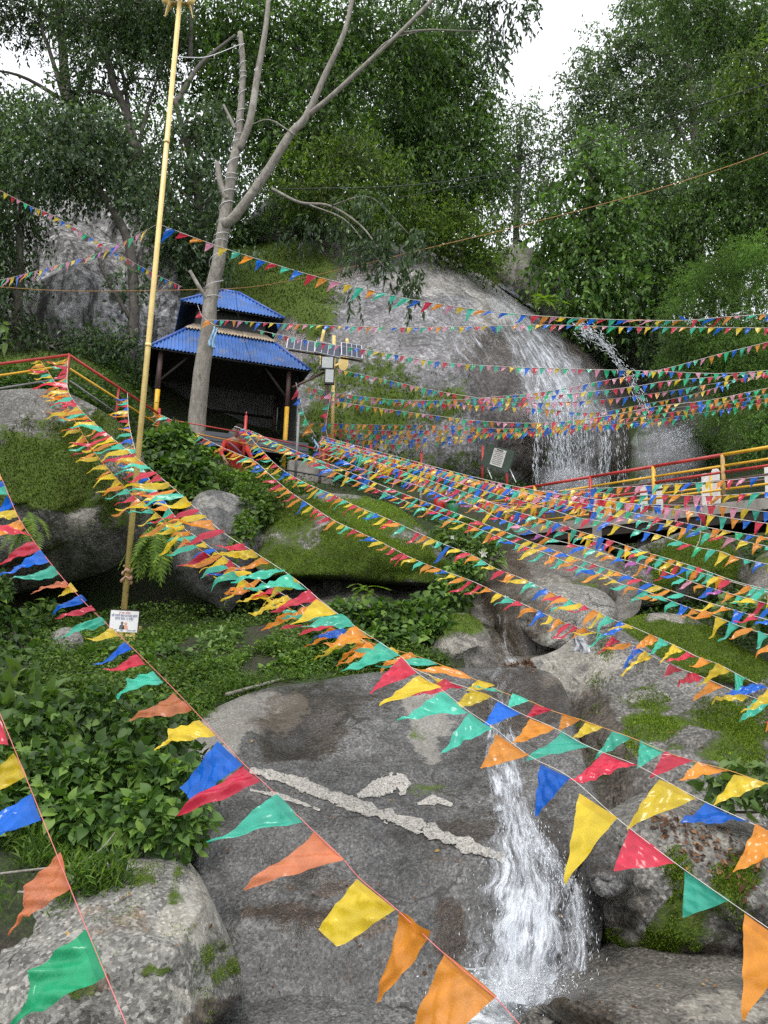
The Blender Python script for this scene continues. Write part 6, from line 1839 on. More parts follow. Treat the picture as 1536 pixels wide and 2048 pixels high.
def person():
    root = empty('person', P(470, 985, 16.1), 'person in red clothes bending down behind the path railing, arm reaching down', 'person')
    J = {'pel': (474, 930, 16.25, .15), 'waist': (470, 908, 16.15, .135), 'chest': (468, 888, 16.0, .16), 'neck': (473, 874, 15.92, .06), 'head': (478, 862, 15.86, .085), 'crown': (480, 852, 15.84, .075),
         'shL': (450, 886, 16.0, .075), 'elL': (441, 905, 15.95, .055), 'wrL': (450, 920, 15.85, .04), 'shR': (488, 886, 15.95, .075), 'elR': (499, 907, 15.85, .055), 'wrR': (506, 925, 15.78, .038),
         'hipL': (465, 935, 16.25, .11), 'knL': (461, 965, 16.1, .085), 'anL': (462, 1000, 16.25, .055), 'toL': (459, 1004, 16.08, .045), 'hipR': (484, 935, 16.25, .11), 'knR': (487, 965, 16.1, .085), 'anR': (486, 1000, 16.25, .055), 'toR': (488, 1004, 16.08, .045)}
    E = [('pel', 'waist'), ('waist', 'chest'), ('chest', 'neck'), ('neck', 'head'), ('head', 'crown'), ('chest', 'shL'), ('shL', 'elL'), ('elL', 'wrL'), ('chest', 'shR'), ('shR', 'elR'), ('elR', 'wrR'), ('pel', 'hipL'), ('hipL', 'knL'), ('knL', 'anL'), ('anL', 'toL'), ('pel', 'hipR'), ('hipR', 'knR'), ('knR', 'anR'), ('anR', 'toR')]
    names = list(J)
    pts = {k: P(*J[k][:3]) for k in names}; rad = {k: J[k][3] for k in names}
    # hand: palm and five fingers grown from each wrist
    for s, w, e in (('L', 'wrL', 'elL'), ('R', 'wrR', 'elR')):
        d = unit(pts[w] - pts[e]); sd = unit(np.cross(d, np.array([0, 1., 0]))); 
        pts['pm' + s] = pts[w] + d * .06; rad['pm' + s] = .032; names.append('pm' + s); E.append((w, 'pm' + s))
        for k, (off, ln) in enumerate(((-.035, .055), (-.024, .075), (-.008, .085), (.008, .08), (.024, .065))):
            n1, n2 = f'f{s}{k}a', f'f{s}{k}b'
            pts[n1] = pts['pm' + s] + d * .03 + sd * off; pts[n2] = pts[n1] + d * ln * .8 + sd * off * .5 - ez_ * .015
            rad[n1] = .010; rad[n2] = .008; names += [n1, n2]; E += [('pm' + s, n1), (n1, n2)]
    me = bpy.data.meshes.new('body')
    me.from_pydata([V(pts[k]) for k in names], [(names.index(a), names.index(b)) for a, b in E], [])
    o = bpy.data.objects.new('body', me); COL.objects.link(o)
    sk = o.modifiers.new('skin', 'SKIN')
    for k, sv in zip(names, me.skin_vertices[0].data):
        sv.radius = (rad[k], rad[k]); sv.use_root = (k == 'pel')
    ss = o.modifiers.new('sub', 'SUBSURF'); ss.levels = 2; ss.render_levels = 2
    bpy.context.view_layer.update()
    m2 = bpy.data.meshes.new_from_object(o.evaluated_get(bpy.context.evaluated_depsgraph_get()))
    bpy.data.objects.remove(o)
    sk_m = plain_mat('skin', (.24, .12, .075), .5, vary=.1); cl = plain_mat('red_cloth', (.50, .035, .022), .85, vary=.25, scale=12, bump=.3)
    m2.materials.clear(); m2.materials.append(cl); m2.materials.append(sk_m)
    hd = pts['neck']
    for p in m2.polygons:
        c = np.array(p.center)
        nr = min(names, key=lambda k: np.linalg.norm(pts[k] - c))
        p.material_index = 1 if nr in ('head', 'crown', 'neck') or nr[:2] in ('wr', 'pm', 'fL', 'fR') else 0
        p.use_smooth = True
    b = bpy.data.objects.new('body', m2); COL.objects.link(b); attach(b, root)
    # hair cap, ears, nose, eyes and head band
    hc = (pts['head'] * .5 + pts['crown'] * .5)
    th, ph = np.meshgrid(np.linspace(0, 1.75, 8), np.linspace(0, 2 * math.pi, 16, endpoint=False), indexing='ij')
    upv = unit(pts['crown'] - pts['neck'] + np.array([0, .08, 0])); a = unit(np.cross(upv, np.array([1., 0, 0]))); bb = np.cross(upv, a)
    r = .112
    v = hc + np.array([0, .012, .0]) + r * (np.cos(th)[..., None] * upv + np.sin(th)[..., None] * (np.cos(ph)[..., None] * a + np.sin(ph)[..., None] * bb))
    n, m = th.shape
    f = [(i * m + j, i * m + (j + 1) % m, (i + 1) * m + (j + 1) % m, (i + 1) * m + j) for i in range(n - 1) for j in range(m)]
    obj('hair', new_mesh('hair', v.reshape(-1, 3), f), plain_mat('dark_hair', (.02, .014, .011), .9, spec=.1), root)
    fc = pts['head'] + np.array([.01, -.095, -.01])
    for dx in (-.035, .035):
        mb = MB(); mb.tube(np.array([fc + np.array([dx, .01, .02]), fc + np.array([dx, -.004, .02])]), [.011, .007], 8); mb.build('eye', M_PRINT_K, root, True)
    mb = MB(); mb.tube(np.array([fc + np.array([0, .01, .015]), fc + np.array([0, -.022, -.02]), fc + np.array([0, .005, -.03])]), [.008, .014, .008], 8); mb.build('nose', sk_m, root, True)
    mb = MB(); mb.tube(np.array([fc + np.array([-.025, .008, -.055]), fc + np.array([.025, .008, -.055])]), [.006, .006], 6); mb.build('mouth', M_PRINT_R, root, True)
    mb = MB(); t = np.linspace(0, 2 * math.pi, 20); mb.tube(hc + .112 * (np.cos(t)[:, None] * a + np.sin(t)[:, None] * bb) - upv * .01, .008, 6); mb.build('headband', M_WIRE_W, root, True)
    mb = MB(); mb.tube(catmull([P(457, 884, 15.86), P(468, 893, 15.8), P(480, 905, 15.82), P(492, 915, 15.95)], 5), np.interp(np.linspace(0, 1, 16), [0, .5, 1], [.02, .03, .02]), 8); mb.build('sash', plain_mat('sash_cloth', (.16, .06, .10), .8), root, True)
    return root
person()
# ------------------------------------------------------------------ bunting
def flag_mat(name, c, pass_=.10):
    m, N, L, bs = _nodes(name)
    geo = N.new('ShaderNodeNewGeometry')
    n = noise_node(N, L, geo.outputs['Position'], 14, 3, .5, .8)
    sh = ramp_node(N, L, n, [(.3, gray(.82)), (.7, gray(1.12))])
    oi = N.new('ShaderNodeObjectInfo')
    sh2 = ramp_node(N, L, oi.outputs['Random'], [(0, gray(.78)), (1, gray(1.12))])
    col = mix_node(N, L, 1.0, mix_node(N, L, 1.0, c, sh, 'MULTIPLY'), sh2, 'MULTIPLY')
    hm = N.new('ShaderNodeAttribute'); hm.attribute_name = 'along'
    hem = math_node(N, L, 'LESS_THAN', hm.outputs['Fac'], .10)      # film doubled over the cord
    col = mix_node(N, L, hem, col, mix_node(N, L, 1.0, col, (.80, .76, .76), 'MULTIPLY'))
    L.new(col, bs.inputs['Base Color'])
    bs.inputs['Roughness'].default_value = .2
    bs.inputs['Specular IOR Level'].default_value = .6
    bp = N.new('ShaderNodeBump'); bp.inputs['Strength'].default_value = .06; bp.inputs['Distance'].default_value = .02
    w = noise_node(N, L, geo.outputs['Position'], 26, 4, .6, 1.5)
    L.new(w, bp.inputs['Height']); L.new(bp.outputs[0], bs.inputs['Normal'])
    tr = N.new('ShaderNodeBsdfTranslucent'); L.new(col, tr.inputs[0])
    m1 = N.new('ShaderNodeMixShader'); m1.inputs[0].default_value = .5
    L.new(bs.outputs[0], m1.inputs[1]); L.new(tr.outputs[0], m1.inputs[2])
    tp_ = N.new('ShaderNodeBsdfTransparent'); tc = mix_node(N, L, .5, c, (1, 1, 1)); L.new(tc, tp_.inputs[0])
    m2 = N.new('ShaderNodeMixShader'); L.new(math_node(N, L, 'MULTIPLY', math_node(N, L, 'SUBTRACT', 1.0, hem), pass_), m2.inputs[0])
    L.new(m1.outputs[0], m2.inputs[1]); L.new(tp_.outputs[0], m2.inputs[2])
    L.new(m2.outputs[0], N['Material Output'].inputs[0])
    return m

FC = {'t': flag_mat('teal_film', (.085, .66, .48)), 'g': flag_mat('green_film', (.03, .62, .28)), 'r': flag_mat('red_film', (.78, .045, .095)), 'y': flag_mat('yellow_film', (.93, .69, .045)), 'b': flag_mat('blue_film', (.012, .19, .88)),
      'o': flag_mat('orange_film', (.93, .36, .045)), 'p': flag_mat('pink_film', (.86, .36, .52)), 'v': flag_mat('purple_film', (.56, .14, .50)), 's': flag_mat('salmon_film', (.90, .30, .14), .26)}


def flag_shape(rng, kind, nu=5, nv=9):
    """unit pennant: base from x -.5 to .5 at y 0, tip at y -1"""
    u, v = np.meshgrid(np.linspace(-.5, .5, nu), np.linspace(0, 1, nv), indexing='ij')
    tipx = rng.uniform(-.10, .10)
    end = .03
    x = u * (1 - v * (1 - end)) + tipx * v
    y = -v
    a, b = rng.uniform(0, 6, 2)
    if kind == 'fold':      # bellied pennant whose narrow end is whipped round
        wdt = np.interp(v, [0, .6, .68, 1], [1, .74, .26, .12])
        x = u * wdt + .42 * np.clip(v - .6, 0, 1) + .12 * np.clip(v - .55, 0, .12) / .12
        z = .10 * np.sin(4.5 * v + a) + .06 * np.sin(5 * u + b)
    elif kind == 'blunt':      # end folded back: a four-cornered piece
        x = u * (1 - .48 * v) + tipx * v
        z = .06 * np.sin(4 * v + a) + .06 * np.sin(4 * u + 2 * v + b)
    elif kind == 'still':
        z = .07 * np.sin(3.2 * v + a) * v + .05 * np.sin(5 * u + b) * (1 - v) + .02 * np.sin(9 * v + b)
    elif kind == 'wind':
        z = .10 * np.sin(5.0 * v + a) * (v ** .7) + .07 * np.sin(4 * u + 5 * v + b) * (1 - .6 * v) + .02 * np.sin(13 * v + a)
        y = y + .03 * np.sin(6 * v + b) * v
    else:      # curled
        z = .16 * np.sin(5.0 * v + a) * v + .10 * np.sin(6 * u + 4 * v + b) * (1 - v)
        x = x + .13 * np.sin(4.4 * v + b) * v
        y = -v * (1 - .25 * v * rng.uniform(0, 1))
    if nu > 6:      # crinkled film: sharp little ridges fanning from the corners
        z = z * .62
        for q in range(6):
            ax_, ay_, ph_ = rng.uniform(-11, 11), rng.uniform(2, 12), rng.uniform(0, 6)
            z = z + rng.uniform(.006, .020) * (1 - 2 * np.abs(np.sin(ax_ * x + ay_ * v + ph_))) * np.clip(v * 6, 0, 1)
    # narrow fold along the string where the film wraps the cord
    co = np.stack([x, y, z], -1).reshape(-1, 3)
    i, j = np.meshgrid(np.arange(nu - 1), np.arange(nv - 1), indexing='ij')
    k = i * nv + j
    f = np.stack([k, k + 1, k + nv + 1, k + nv], -1).reshape(-1, 4)
    return co, f.astype(np.int32)


_frng = np.random.default_rng(55)
SHAPES = {}
for kind, cnt in (('still', 6), ('wind', 8), ('curl', 7), ('fold', 4), ('blunt', 4)):
    SHAPES[kind] = [flag_shape(_frng, kind) for _ in range(cnt)]
    SHAPES[kind + '_fine'] = [flag_shape(_frng, kind, 17, 34) for _ in range(cnt)]
_fmesh = {}


def flag_mesh(kind, k, col):
    key = (kind, k, col)
    if key not in _fmesh:
        co, f = SHAPES[kind][k]
        me = new_mesh('flag', co, f, True)
        me.materials.append(FC[col])
        al = me.attributes.new('along', 'FLOAT', 'POINT'); nv_ = 34 if 'fine' in kind else 9
        al.data.foreach_set('value', np.tile(np.linspace(0, 1, nv_), len(co) // nv_).astype(np.float32))
        _fmesh[key] = me
    return _fmesh[key]


def put_flag(root, A, B, C, kind, col, rng, wave=1.0):
    A, B, C = (np.asarray(q, float) for q in (A, B, C))
    mid = (A + B) / 2
    X = B - A; Y = mid - C
    Z = np.cross(X, Y); Z = Z / (np.linalg.norm(Z) + 1e-9) * np.linalg.norm(Y) * wave
    if rng.random() < .5: Z = -Z
    k = int(rng.integers(len(SHAPES[kind])))
    o = bpy.data.objects.new('flag', flag_mesh(kind, k, col))
    COL.objects.link(o)
    o.parent = root
    mt = Matrix.Identity(4)
    for a in range(3):
        mt[a][0], mt[a][1], mt[a][2], mt[a][3] = X[a], Y[a], Z[a], mid[a] - root.location[a]
    o.matrix_parent_inverse = mt
    return o


M_CORD = {'w': plain_mat('white_cord', (.55, .52, .48), .7), 'p': plain_mat('pink_cord', (.62, .16, .16), .7), 'o': plain_mat('orange_cord', (.60, .30, .08), .7), 'g': plain_mat('grey_cord', (.28, .28, .28), .7)}


def string_curve(pts):
    """photo points (x, y[, d]); missing distances follow a straight line in space between the given ones"""
    q = np.array([(p[0], p[1]) for p in pts], float)
    s = np.concatenate([[0], np.cumsum(np.linalg.norm(np.diff(q, axis=0), axis=1))])
    kd = [(s[i], 1 / p[2]) for i, p in enumerate(pts) if len(p) > 2]
    inv = np.interp(s, [k[0] for k in kd], [k[1] for k in kd])
    c = catmull(np.c_[q, inv * 1000], 10)
    return P(c[:, 0], c[:, 1], 1000 / c[:, 2]), c[:, :2]


def bunting(label, pts, wind, seq, seed, spacing=.235, base=.19, length=.30, kind='wind', cord='w', manual=(), skip=(), r=None, jitter=.2, lj=.16, drop=.03):
    rng = np.random.default_rng(seed)
    c3, c2 = string_curve(pts)
    # run on past the edges of the picture
    for end in (0, -1):
        x, y = c2[end]
        if x < 0 or x > 1536 or y > 2048:
            nb = 4 if end == 0 else -5
            dr = unit(c3[end] - c3[nb])
            ln_ = 2.6 if c3[end][1] > 3.5 else .9
            ex3 = c3[end] + dr * np.linspace(.2, 1, 5)[:, None] * ln_ + np.array([0, 0, .02]) * np.linspace(0, 1, 5)[:, None] ** 2
            ex2 = proj(ex3)
            c3 = np.vstack([ex3[::-1], c3]) if end == 0 else np.vstack([c3, ex3])
            c2 = np.vstack([ex2[::-1], c2]) if end == 0 else np.vstack([c2, ex2])
    root = empty('bunting_string', c3[0], label, 'bunting', 'pennant bunting strings across the stream valley')
    dist = np.linalg.norm(c3 - CAM, axis=1)
    mb = MB(); mb.tube(c3, np.clip(dist * .00042, .0016, .0055) if r is None else r, 4)
    mb.build('cord', M_CORD[cord], root, True)
    s = np.concatenate([[0], np.cumsum(np.linalg.norm(np.diff(c3, axis=0), axis=1))])

    def at(t):
        return np.stack([np.interp(t, s, c3[:, k]) for k in range(3)], -1)
    pos = rng.uniform(0, spacing)
    i = 0
    wind = np.asarray(wind, float)
    while pos + base < s[-1]:
        A, B = at(pos), at(pos + base * rng.uniform(.86, 1.0))
        m = (A + B) / 2
        pp = proj(m)
        ok = not any(x0 <= pp[0] <= x1 for x0, x1 in skip) and rng.random() >= drop
        # leave out what cannot be in the picture
        if ok and -420 < pp[0] < 1960 and -100 < pp[1] < 2300:
            t = unit(B - A)
            d = wind + rng.normal(0, jitter, 3) * np.linalg.norm(wind)
            d = d - .75 * d.dot(t) * t if abs(unit(d).dot(t)) > .75 else d
            d = unit(d)
            C = m + d * length * (1 + rng.normal(0, lj))
            kd = kind if rng.random() < .85 else ('curl' if kind == 'wind' else 'wind')
            near = np.linalg.norm(m - CAM) < 6.5
            put_flag(root, A, B, C, kd + ('_fine' if near else ''), seq[i % len(seq)] if rng.random() > .12 else seq[int(rng.integers(len(seq)))], rng)
        i += 1
        pos += spacing * rng.uniform(.92, 1.1)
    for (col, a, b, c, kd) in manual:
        ia = np.argmin(np.linalg.norm(c2 - np.array(a), axis=1)); ib = np.argmin(np.linalg.norm(c2 - np.array(b), axis=1))
        da, db = c3[ia][1], c3[ib][1]
        put_flag(root, P(a[0], a[1], da), P(b[0], b[1], db), P(c[0], c[1], (da + db) / 2 * (.99 + .02 * rng.random())), kd + '_fine', col, rng, .8)
    return root

SEQ1 = 'trybotrybo'
SEQ2 = 'orytbotyrg'
LW = (-1.0, -.15, -.30)       # strong wind to the left
MW = (-1.0, -.1, -.55)
RW = (-.75, -.1, -.75)
DW = (-.28, 0, -1.0)

# near left strings, flag by flag
bunting('nearest bunting at the bottom left, running down over the pale boulder', [(-30, 1360, 3.1), (0, 1428), (50, 1550), (110, 1700), (170, 1850), (252, 2048), (290, 2140, 2.15)], LW, 'rybog', 501, cord='p', drop=1.0,
        manual=[('r', (2, 1440), (18, 1492), (-60, 1480), 'wind'), ('y', (26, 1506), (52, 1552), (-45, 1590), 'blunt'), ('b', (58, 1584), (82, 1640), (-40, 1670), 'blunt'), ('s', (112, 1702), (138, 1775), (10, 1845), 'fold'), ('g', (168, 1857), (212, 1950), (0, 2040), 'fold')])
S2 = [(-60, 840, 7.8), (0, 950), (40, 1040), (100, 1125), (160, 1195), (205, 1240), (262, 1293), (325, 1355), (380, 1412), (430, 1466), (485, 1525), (545, 1582), (607, 1643), (680, 1712), (720, 1757), (792, 1818), (880, 1900), (990, 1995), (1040, 2050), (1120, 2130, 1.9)]
bunting('long bunting string crossing the lower left from the left edge to the bottom centre', S2, (-1.0, -.1, -.34), 'tbyoryb', 502, cord='p', length=.34, skip=[(120, 3000)],
        manual=[('s', (131, 1165), (140, 1176), (48, 1188), 'curl'), ('y', (142, 1166), (155, 1182), (116, 1194), 'wind'), ('b', (158, 1186), (172, 1198), (82, 1236), 'curl'), ('r', (181, 1208), (192, 1222), (112, 1242), 'wind'), ('t', (200, 1232), (214, 1246), (105, 1277), 'wind'), ('y', (226, 1259), (242, 1275), (150, 1288), 'curl'),
                ('b', (248, 1284), (264, 1300), (224, 1316), 'wind'), ('b', (252, 1286), (264, 1298), (184, 1338), 'curl'), ('r', (274, 1309), (292, 1330), (205, 1346), 'curl'), ('t', (305, 1340), (326, 1364), (226, 1386), 'fold'), ('s', (346, 1384), (384, 1420), (250, 1440), 'curl'), ('y', (396, 1434), (430, 1468), (300, 1488), 'fold'), ('b', (440, 1485), (485, 1530), (372, 1590), 'blunt'),
                ('r', (482, 1528), (522, 1565), (357, 1630), 'wind'), ('t', (556, 1592), (608, 1642), (421, 1690), 'wind'), ('s', (628, 1662), (690, 1720), (494, 1778), 'wind'), ('y', (714, 1758), (792, 1820), (645, 1868), 'blunt'), ('o', (796, 1822), (862, 1862), (745, 2022), 'curl'), ('o', (888, 1906), (992, 1992), (850, 2100), 'blunt')])
# the bundle that sweeps from the left railing to the bottom right
S3 = [(136, 714, 13.3), (135, 775), (152, 808), (187, 845), (277, 919), (350, 979), (440, 1060), (510, 1105), (589, 1157), (645, 1204), (709, 1252), (799, 1311), (829, 1341), (889, 1384), (935, 1421), (989, 1457), (1059, 1512), (1140, 1555), (1236, 1638), (1345, 1722), (1455, 1800), (1536, 1856), (1640, 1930, 2.45)]
bunting('main bunting string sweeping from the railing corner to the bottom right', S3, (-1.0, -.1, -.36), 'yotrryotyr', 503, base=.17, spacing=.215, length=.32, cord='w', skip=[(600, 1760)],
        manual=[('t', (578, 1150), (614, 1178), (506, 1170), 'wind'), ('r', (620, 1182), (648, 1206), (538, 1222), 'wind'), ('y', (634, 1200), (676, 1226), (585, 1252), 'wind'), ('t', (683, 1226), (710, 1252), (600, 1252), 'wind'), ('o', (712, 1256), (752, 1280), (635, 1298), 'curl'), ('t', (760, 1282), (800, 1312), (682, 1342), 'still'), ('r', (802, 1314), (832, 1346), (734, 1382), 'still'),
                ('y', (838, 1350), (884, 1376), (756, 1412), 'still'), ('t', (886, 1386), (936, 1424), (796, 1440), 'wind'), ('t', (938, 1426), (986, 1458), (884, 1508), 'still'), ('o', (992, 1468), (1058, 1510), (956, 1534), 'still'), ('b', (1080, 1528), (1140, 1556), (1064, 1630), 'still'), ('y', (1158, 1586), (1236, 1636), (1126, 1764), 'still'), ('r', (1258, 1654), (1350, 1726), (1230, 1742), 'still'),
                ('t', (1368, 1742), (1460, 1800), (1368, 1836), 'still'), ('o', (1488, 1826), (1590, 1900), (1480, 2034), 'still')])
S4 = [(80, 720, 13.0), (110, 765), (133, 812), (160, 859), (187, 902), (217, 939), (267, 992), (312, 1026), (380, 1085), (440, 1125), (520, 1182), (620, 1238), (740, 1285), (815, 1307), (875, 1327), (945, 1357), (1012, 1387), (1059, 1402), (1103, 1421), (1160, 1439), (1205, 1455), (1262, 1475), (1320, 1500), (1385, 1522), (1455, 1540), (1536, 1568), (1640, 1600, 3.2)]
bunting('bunting string tied leftmost on the left railing, running to the right edge', S4, (-1.0, -.1, -.40), 'yyotroytyo', 504, base=.15, spacing=.19, length=.27, cord='o', skip=[(840, 1700)],
        manual=[('t', (840, 1318), (876, 1328), (756, 1334), 'wind'), ('o', (900, 1336), (946, 1358), (826, 1338), 'wind'), ('y', (956, 1358), (990, 1372), (930, 1384), 'wind'), ('t', (990, 1376), (1014, 1388), (946, 1376), 'wind'), ('t', (1025, 1386), (1060, 1402), (1012, 1414), 'still'), ('r', (1070, 1408), (1104, 1420), (1050, 1436), 'still'), ('o', (1124, 1426), (1160, 1440), (1118, 1462), 'still'),
                ('y', (1172, 1442), (1206, 1456), (1142, 1478), 'still'), ('t', (1224, 1462), (1262, 1476), (1192, 1520), 'still'), ('t', (1280, 1480), (1328, 1502), (1270, 1536), 'still'), ('r', (1330, 1502), (1386, 1522), (1296, 1556), 'still'), ('o', (1396, 1524), (1458, 1542), (1362, 1562), 'still'), ('y', (1468, 1548), (1534, 1566), (1432, 1612), 'still')])
S5 = [(255, 786, 13.8), (258, 846), (272, 905), (289, 943), (318, 987), (364, 1052), (390, 1072), (460, 1122), (560, 1185), (700, 1266), (790, 1318), (862, 1352), (932, 1375), (985, 1396), (1040, 1426), (1111, 1457), (1179, 1494), (1278, 1533), (1390, 1594), (1500, 1645), (1640, 1712, 2.7)]
bunting('bunting string from the gold pole foot rail across the lower fall to the right edge', S5, (-1.0, -.1, -.36), 'ybotrbyotr', 505, base=.15, spacing=.19, length=.27, cord='w', skip=[(845, 1740)],
        manual=[('y', (848, 1346), (880, 1360), (900, 1378), 'curl'), ('r', (890, 1358), (934, 1376), (818, 1398), 'wind'), ('y', (942, 1376), (984, 1394), (900, 1424), 'wind'), ('b', (996, 1402), (1042, 1428), (962, 1456), 'still'), ('o', (1060, 1436), (1112, 1458), (1022, 1488), 'still'), ('t', (1124, 1462), (1182, 1494), (1058, 1520), 'wind'), ('r', (1208, 1506), (1280, 1534), (1138, 1566), 'wind'),
                ('y', (1318, 1558), (1392, 1596), (1246, 1650), 'still'), ('b', (1412, 1606), (1500, 1644), (1366, 1652), 'wind'), ('o', (1512, 1648), (1590, 1690), (1460, 1742), 'still')])
# middle group
bunting('bunting string from the shed corner over the mossy boulder to the right bank', [(309, 825, 15.3), (345, 841), (391, 868), (437, 891), (473, 907), (510, 923), (550, 959), (585, 987), (623, 1012), (668, 1041), (718, 1064), (775, 1091, 9.9), (825, 1117), (880, 1139), (948, 1164), (1007, 1192), (1050, 1210), (1105, 1235, 7.3), (1160, 1256), (1215, 1272), (1278, 1297), (1330, 1326, 5.4), (1400, 1352), (1470, 1382), (1536, 1405), (1640, 1440, 4.4)], (-1, -.1, -.62), 'oytrobyorr', 511, cord='w', base=.135, length=.205, spacing=.165)
bunting('bunting string with a long run of yellow flags above the stream channel', [(487, 857, 15.5), (505, 880), (528, 905), (553, 930), (578, 948), (617, 969), (664, 989), (712, 1012), (778, 1039, 10.0), (848, 1071), (889, 1089), (948, 1112), (991, 1137), (1044, 1157), (1096, 1182, 7.6), (1155, 1207), (1187, 1219), (1218, 1236), (1258, 1251), (1300, 1269, 5.6), (1356, 1294), (1396, 1314), (1440, 1330), (1510, 1366), (1640, 1420, 4.0)], (-1, -.1, -.62), 'yrotyroytb', 512, cord='w', base=.135, length=.205, spacing=.165)
bunting('bunting string above the mossy boulder reaching the right edge at mid height', [(487, 857, 15.6), (516, 868), (550, 886), (592, 909), (637, 927), (684, 950), (744, 975), (794, 996, 13.0), (857, 1019), (909, 1039), (973, 1064), (1032, 1087), (1087, 1105), (1137, 1126, 9.4), (1200, 1148), (1245, 1169), (1296, 1184), (1374, 1214), (1434, 1234), (1494, 1257), (1640, 1300, 5.9)], MW, 'totortboty', 513, cord='w', base=.135, length=.205, spacing=.165)
bunting('bunting string from the lamp foot passing in front of the bridge beam', [(627, 900, 16.5), (684, 920), (714, 934), (770, 952), (850, 976), (895, 995), (950, 1012), (991, 1034), (1040, 1052), (1090, 1074), (1150, 1090), (1205, 1106), (1233, 1116), (1280, 1128, 10.0), (1340, 1147), (1396, 1168), (1470, 1190), (1640, 1235, 7.3)], MW, 'bvotyrbtpo', 514, cord='w', base=.135, length=.205, spacing=.165)
bunting('bunting string hanging just below the bridge deck to the right edge', [(640, 885, 16.6), (700, 905), (770, 930), (850, 958), (940, 988), (1010, 1016), (1069, 1034), (1119, 1048), (1150, 1060), (1195, 1073), (1228, 1083), (1281, 1101, 10.6), (1331, 1116), (1396, 1136), (1437, 1151), (1489, 1168), (1640, 1205, 8.2)], RW, 'tyrtoybrto', 515, cord='w', base=.135, length=.205, spacing=.165)
bunting('bunting string crossing the bridge deck and the moss-capped boulder', [(640, 880, 16.7), (760, 918), (880, 955), (980, 985), (1068, 1008), (1150, 1034), (1213, 1045), (1263, 1058), (1318, 1070), (1389, 1093), (1441, 1103), (1487, 1118), (1640, 1150, 9.4)], RW, 'byotrgbyot', 516, cord='w', base=.135, length=.205, spacing=.165)
bunting('bunting string along the lower edge of the bridge', [(640, 876, 16.8), (780, 915), (900, 948), (1000, 975), (1068, 994), (1180, 1022), (1276, 1041), (1326, 1048), (1396, 1063), (1459, 1076), (1527, 1091), (1640, 1112, 10.0)], RW, 'yobtrpyotb', 517, cord='w', base=.135, length=.205, spacing=.165)
bunting('bunting string lying along the bridge fascia', [(642, 872, 16.9), (800, 915), (940, 952), (1068, 980), (1220, 1002), (1361, 1020), (1452, 1035), (1536, 1047), (1640, 1062, 10.4)], (-.4, 0, -1), 'pbrytobryp', 518, cord='w', base=.135, length=.205, spacing=.165)
bunting('bunting string looped across the middle rails of the bridge', [(645, 880, 17.0), (800, 922), (940, 962), (1068, 988), (1150, 1004), (1230, 1006), (1330, 1010), (1430, 1012), (1536, 1024), (1640, 1034, 10.7)], (-.4, 0, -1), 'ytbropytbr', 519, cord='w', base=.135, length=.205, spacing=.165)
bunting('bunting string across the upper rails of the bridge', [(650, 888, 17.1), (800, 928), (940, 965), (1068, 982), (1230, 975), (1350, 968), (1440, 962), (1536, 952), (1640, 940, 11.0)], (-.5, 0, -.9), 'btyorpbtyo', 520, cord='w', base=.135, length=.205, spacing=.165)
bunting('lowest bunting string of the tangle at the left end of the bridge', [(650, 897, 16.6), (780, 945), (900, 985), (1000, 1010), (1068, 1012), (1200, 1000), (1300, 990), (1420, 992), (1536, 984), (1640, 975, 10.6)], (-.5, 0, -.9), 'royrtbyorp', 521, cord='w', base=.135, length=.205, spacing=.165)
bunting('bunting string sagging through the tangle below the notice board', [(655, 890, 17.2), (780, 935), (880, 975), (960, 1000), (1040, 1008), (1110, 998), (1180, 985), (1240, 990, 13.8)], (-.6, 0, -.8), 'yrbotvyrbo', 522, cord='w', base=.135, length=.205, spacing=.165)
# left background
bunting('bunting string coming down from the upper left edge to the grey tree', [(-40, 362, 12), (0, 381), (60, 412), (100, 428), (160, 462), (220, 498), (300, 543), (365, 574, 15.5)], (-.25, 0, -1), 'rpgby', 531, kind='still', cord='w', base=.09, length=.12, spacing=.12)
bunting('bunting string from the gold pole down to the left edge', [(312, 450, 9.7), (270, 472), (220, 498), (160, 518), (100, 535), (20, 556), (-40, 568, 12.5)], (-.45, 0, -.9), 'bypgov', 532, kind='still', cord='w', base=.12, spacing=.145, length=.16)
# over the dome
bunting('top bunting string from the gold pole across the dome to the right edge', [(314, 447, 9.8), (380, 472), (450, 497), (560, 532), (640, 555), (740, 580), (830, 600), (1000, 625), (1170, 637), (1350, 641), (1450, 634), (1536, 628), (1640, 620, 13.2)], (-.9, 0, -.35), 'bropytobrt', 541, cord='w', base=.145, length=.20, spacing=.185)
bunting('second bunting string from the grey tree across the dome at the brink of the fall', [(405, 640, 15.5), (460, 641), (520, 645), (650, 651), (800, 655), (950, 653), (1100, 650), (1250, 654), (1400, 655), (1536, 656), (1640, 657, 12.4)], (-.55, 0, -.9), 'ybtropgybr', 542, kind='still', length=.145, cord='w', base=.118, spacing=.15)
bunting('bunting string starting at the shed roof and passing over the solar panels', [(515, 660, 15.8), (580, 674), (640, 685), (720, 698), (800, 711), (870, 723), (1000, 733), (1150, 738), (1300, 742), (1440, 747), (1536, 741), (1640, 736, 12.8)], DW, 'pygbrt', 543, kind='still', length=.145, cord='w', base=.118, spacing=.15)
bunting('bunting string starting at the lower floodlight and rising to the right edge', [(672, 738, 16.7), (760, 757), (850, 777), (920, 790), (980, 797), (1080, 793), (1167, 785), (1269, 773), (1335, 762), (1440, 753), (1536, 745), (1640, 740, 13.4)], DW, 'pygbtr', 544, kind='still', length=.145, cord='w', base=.118, spacing=.15)
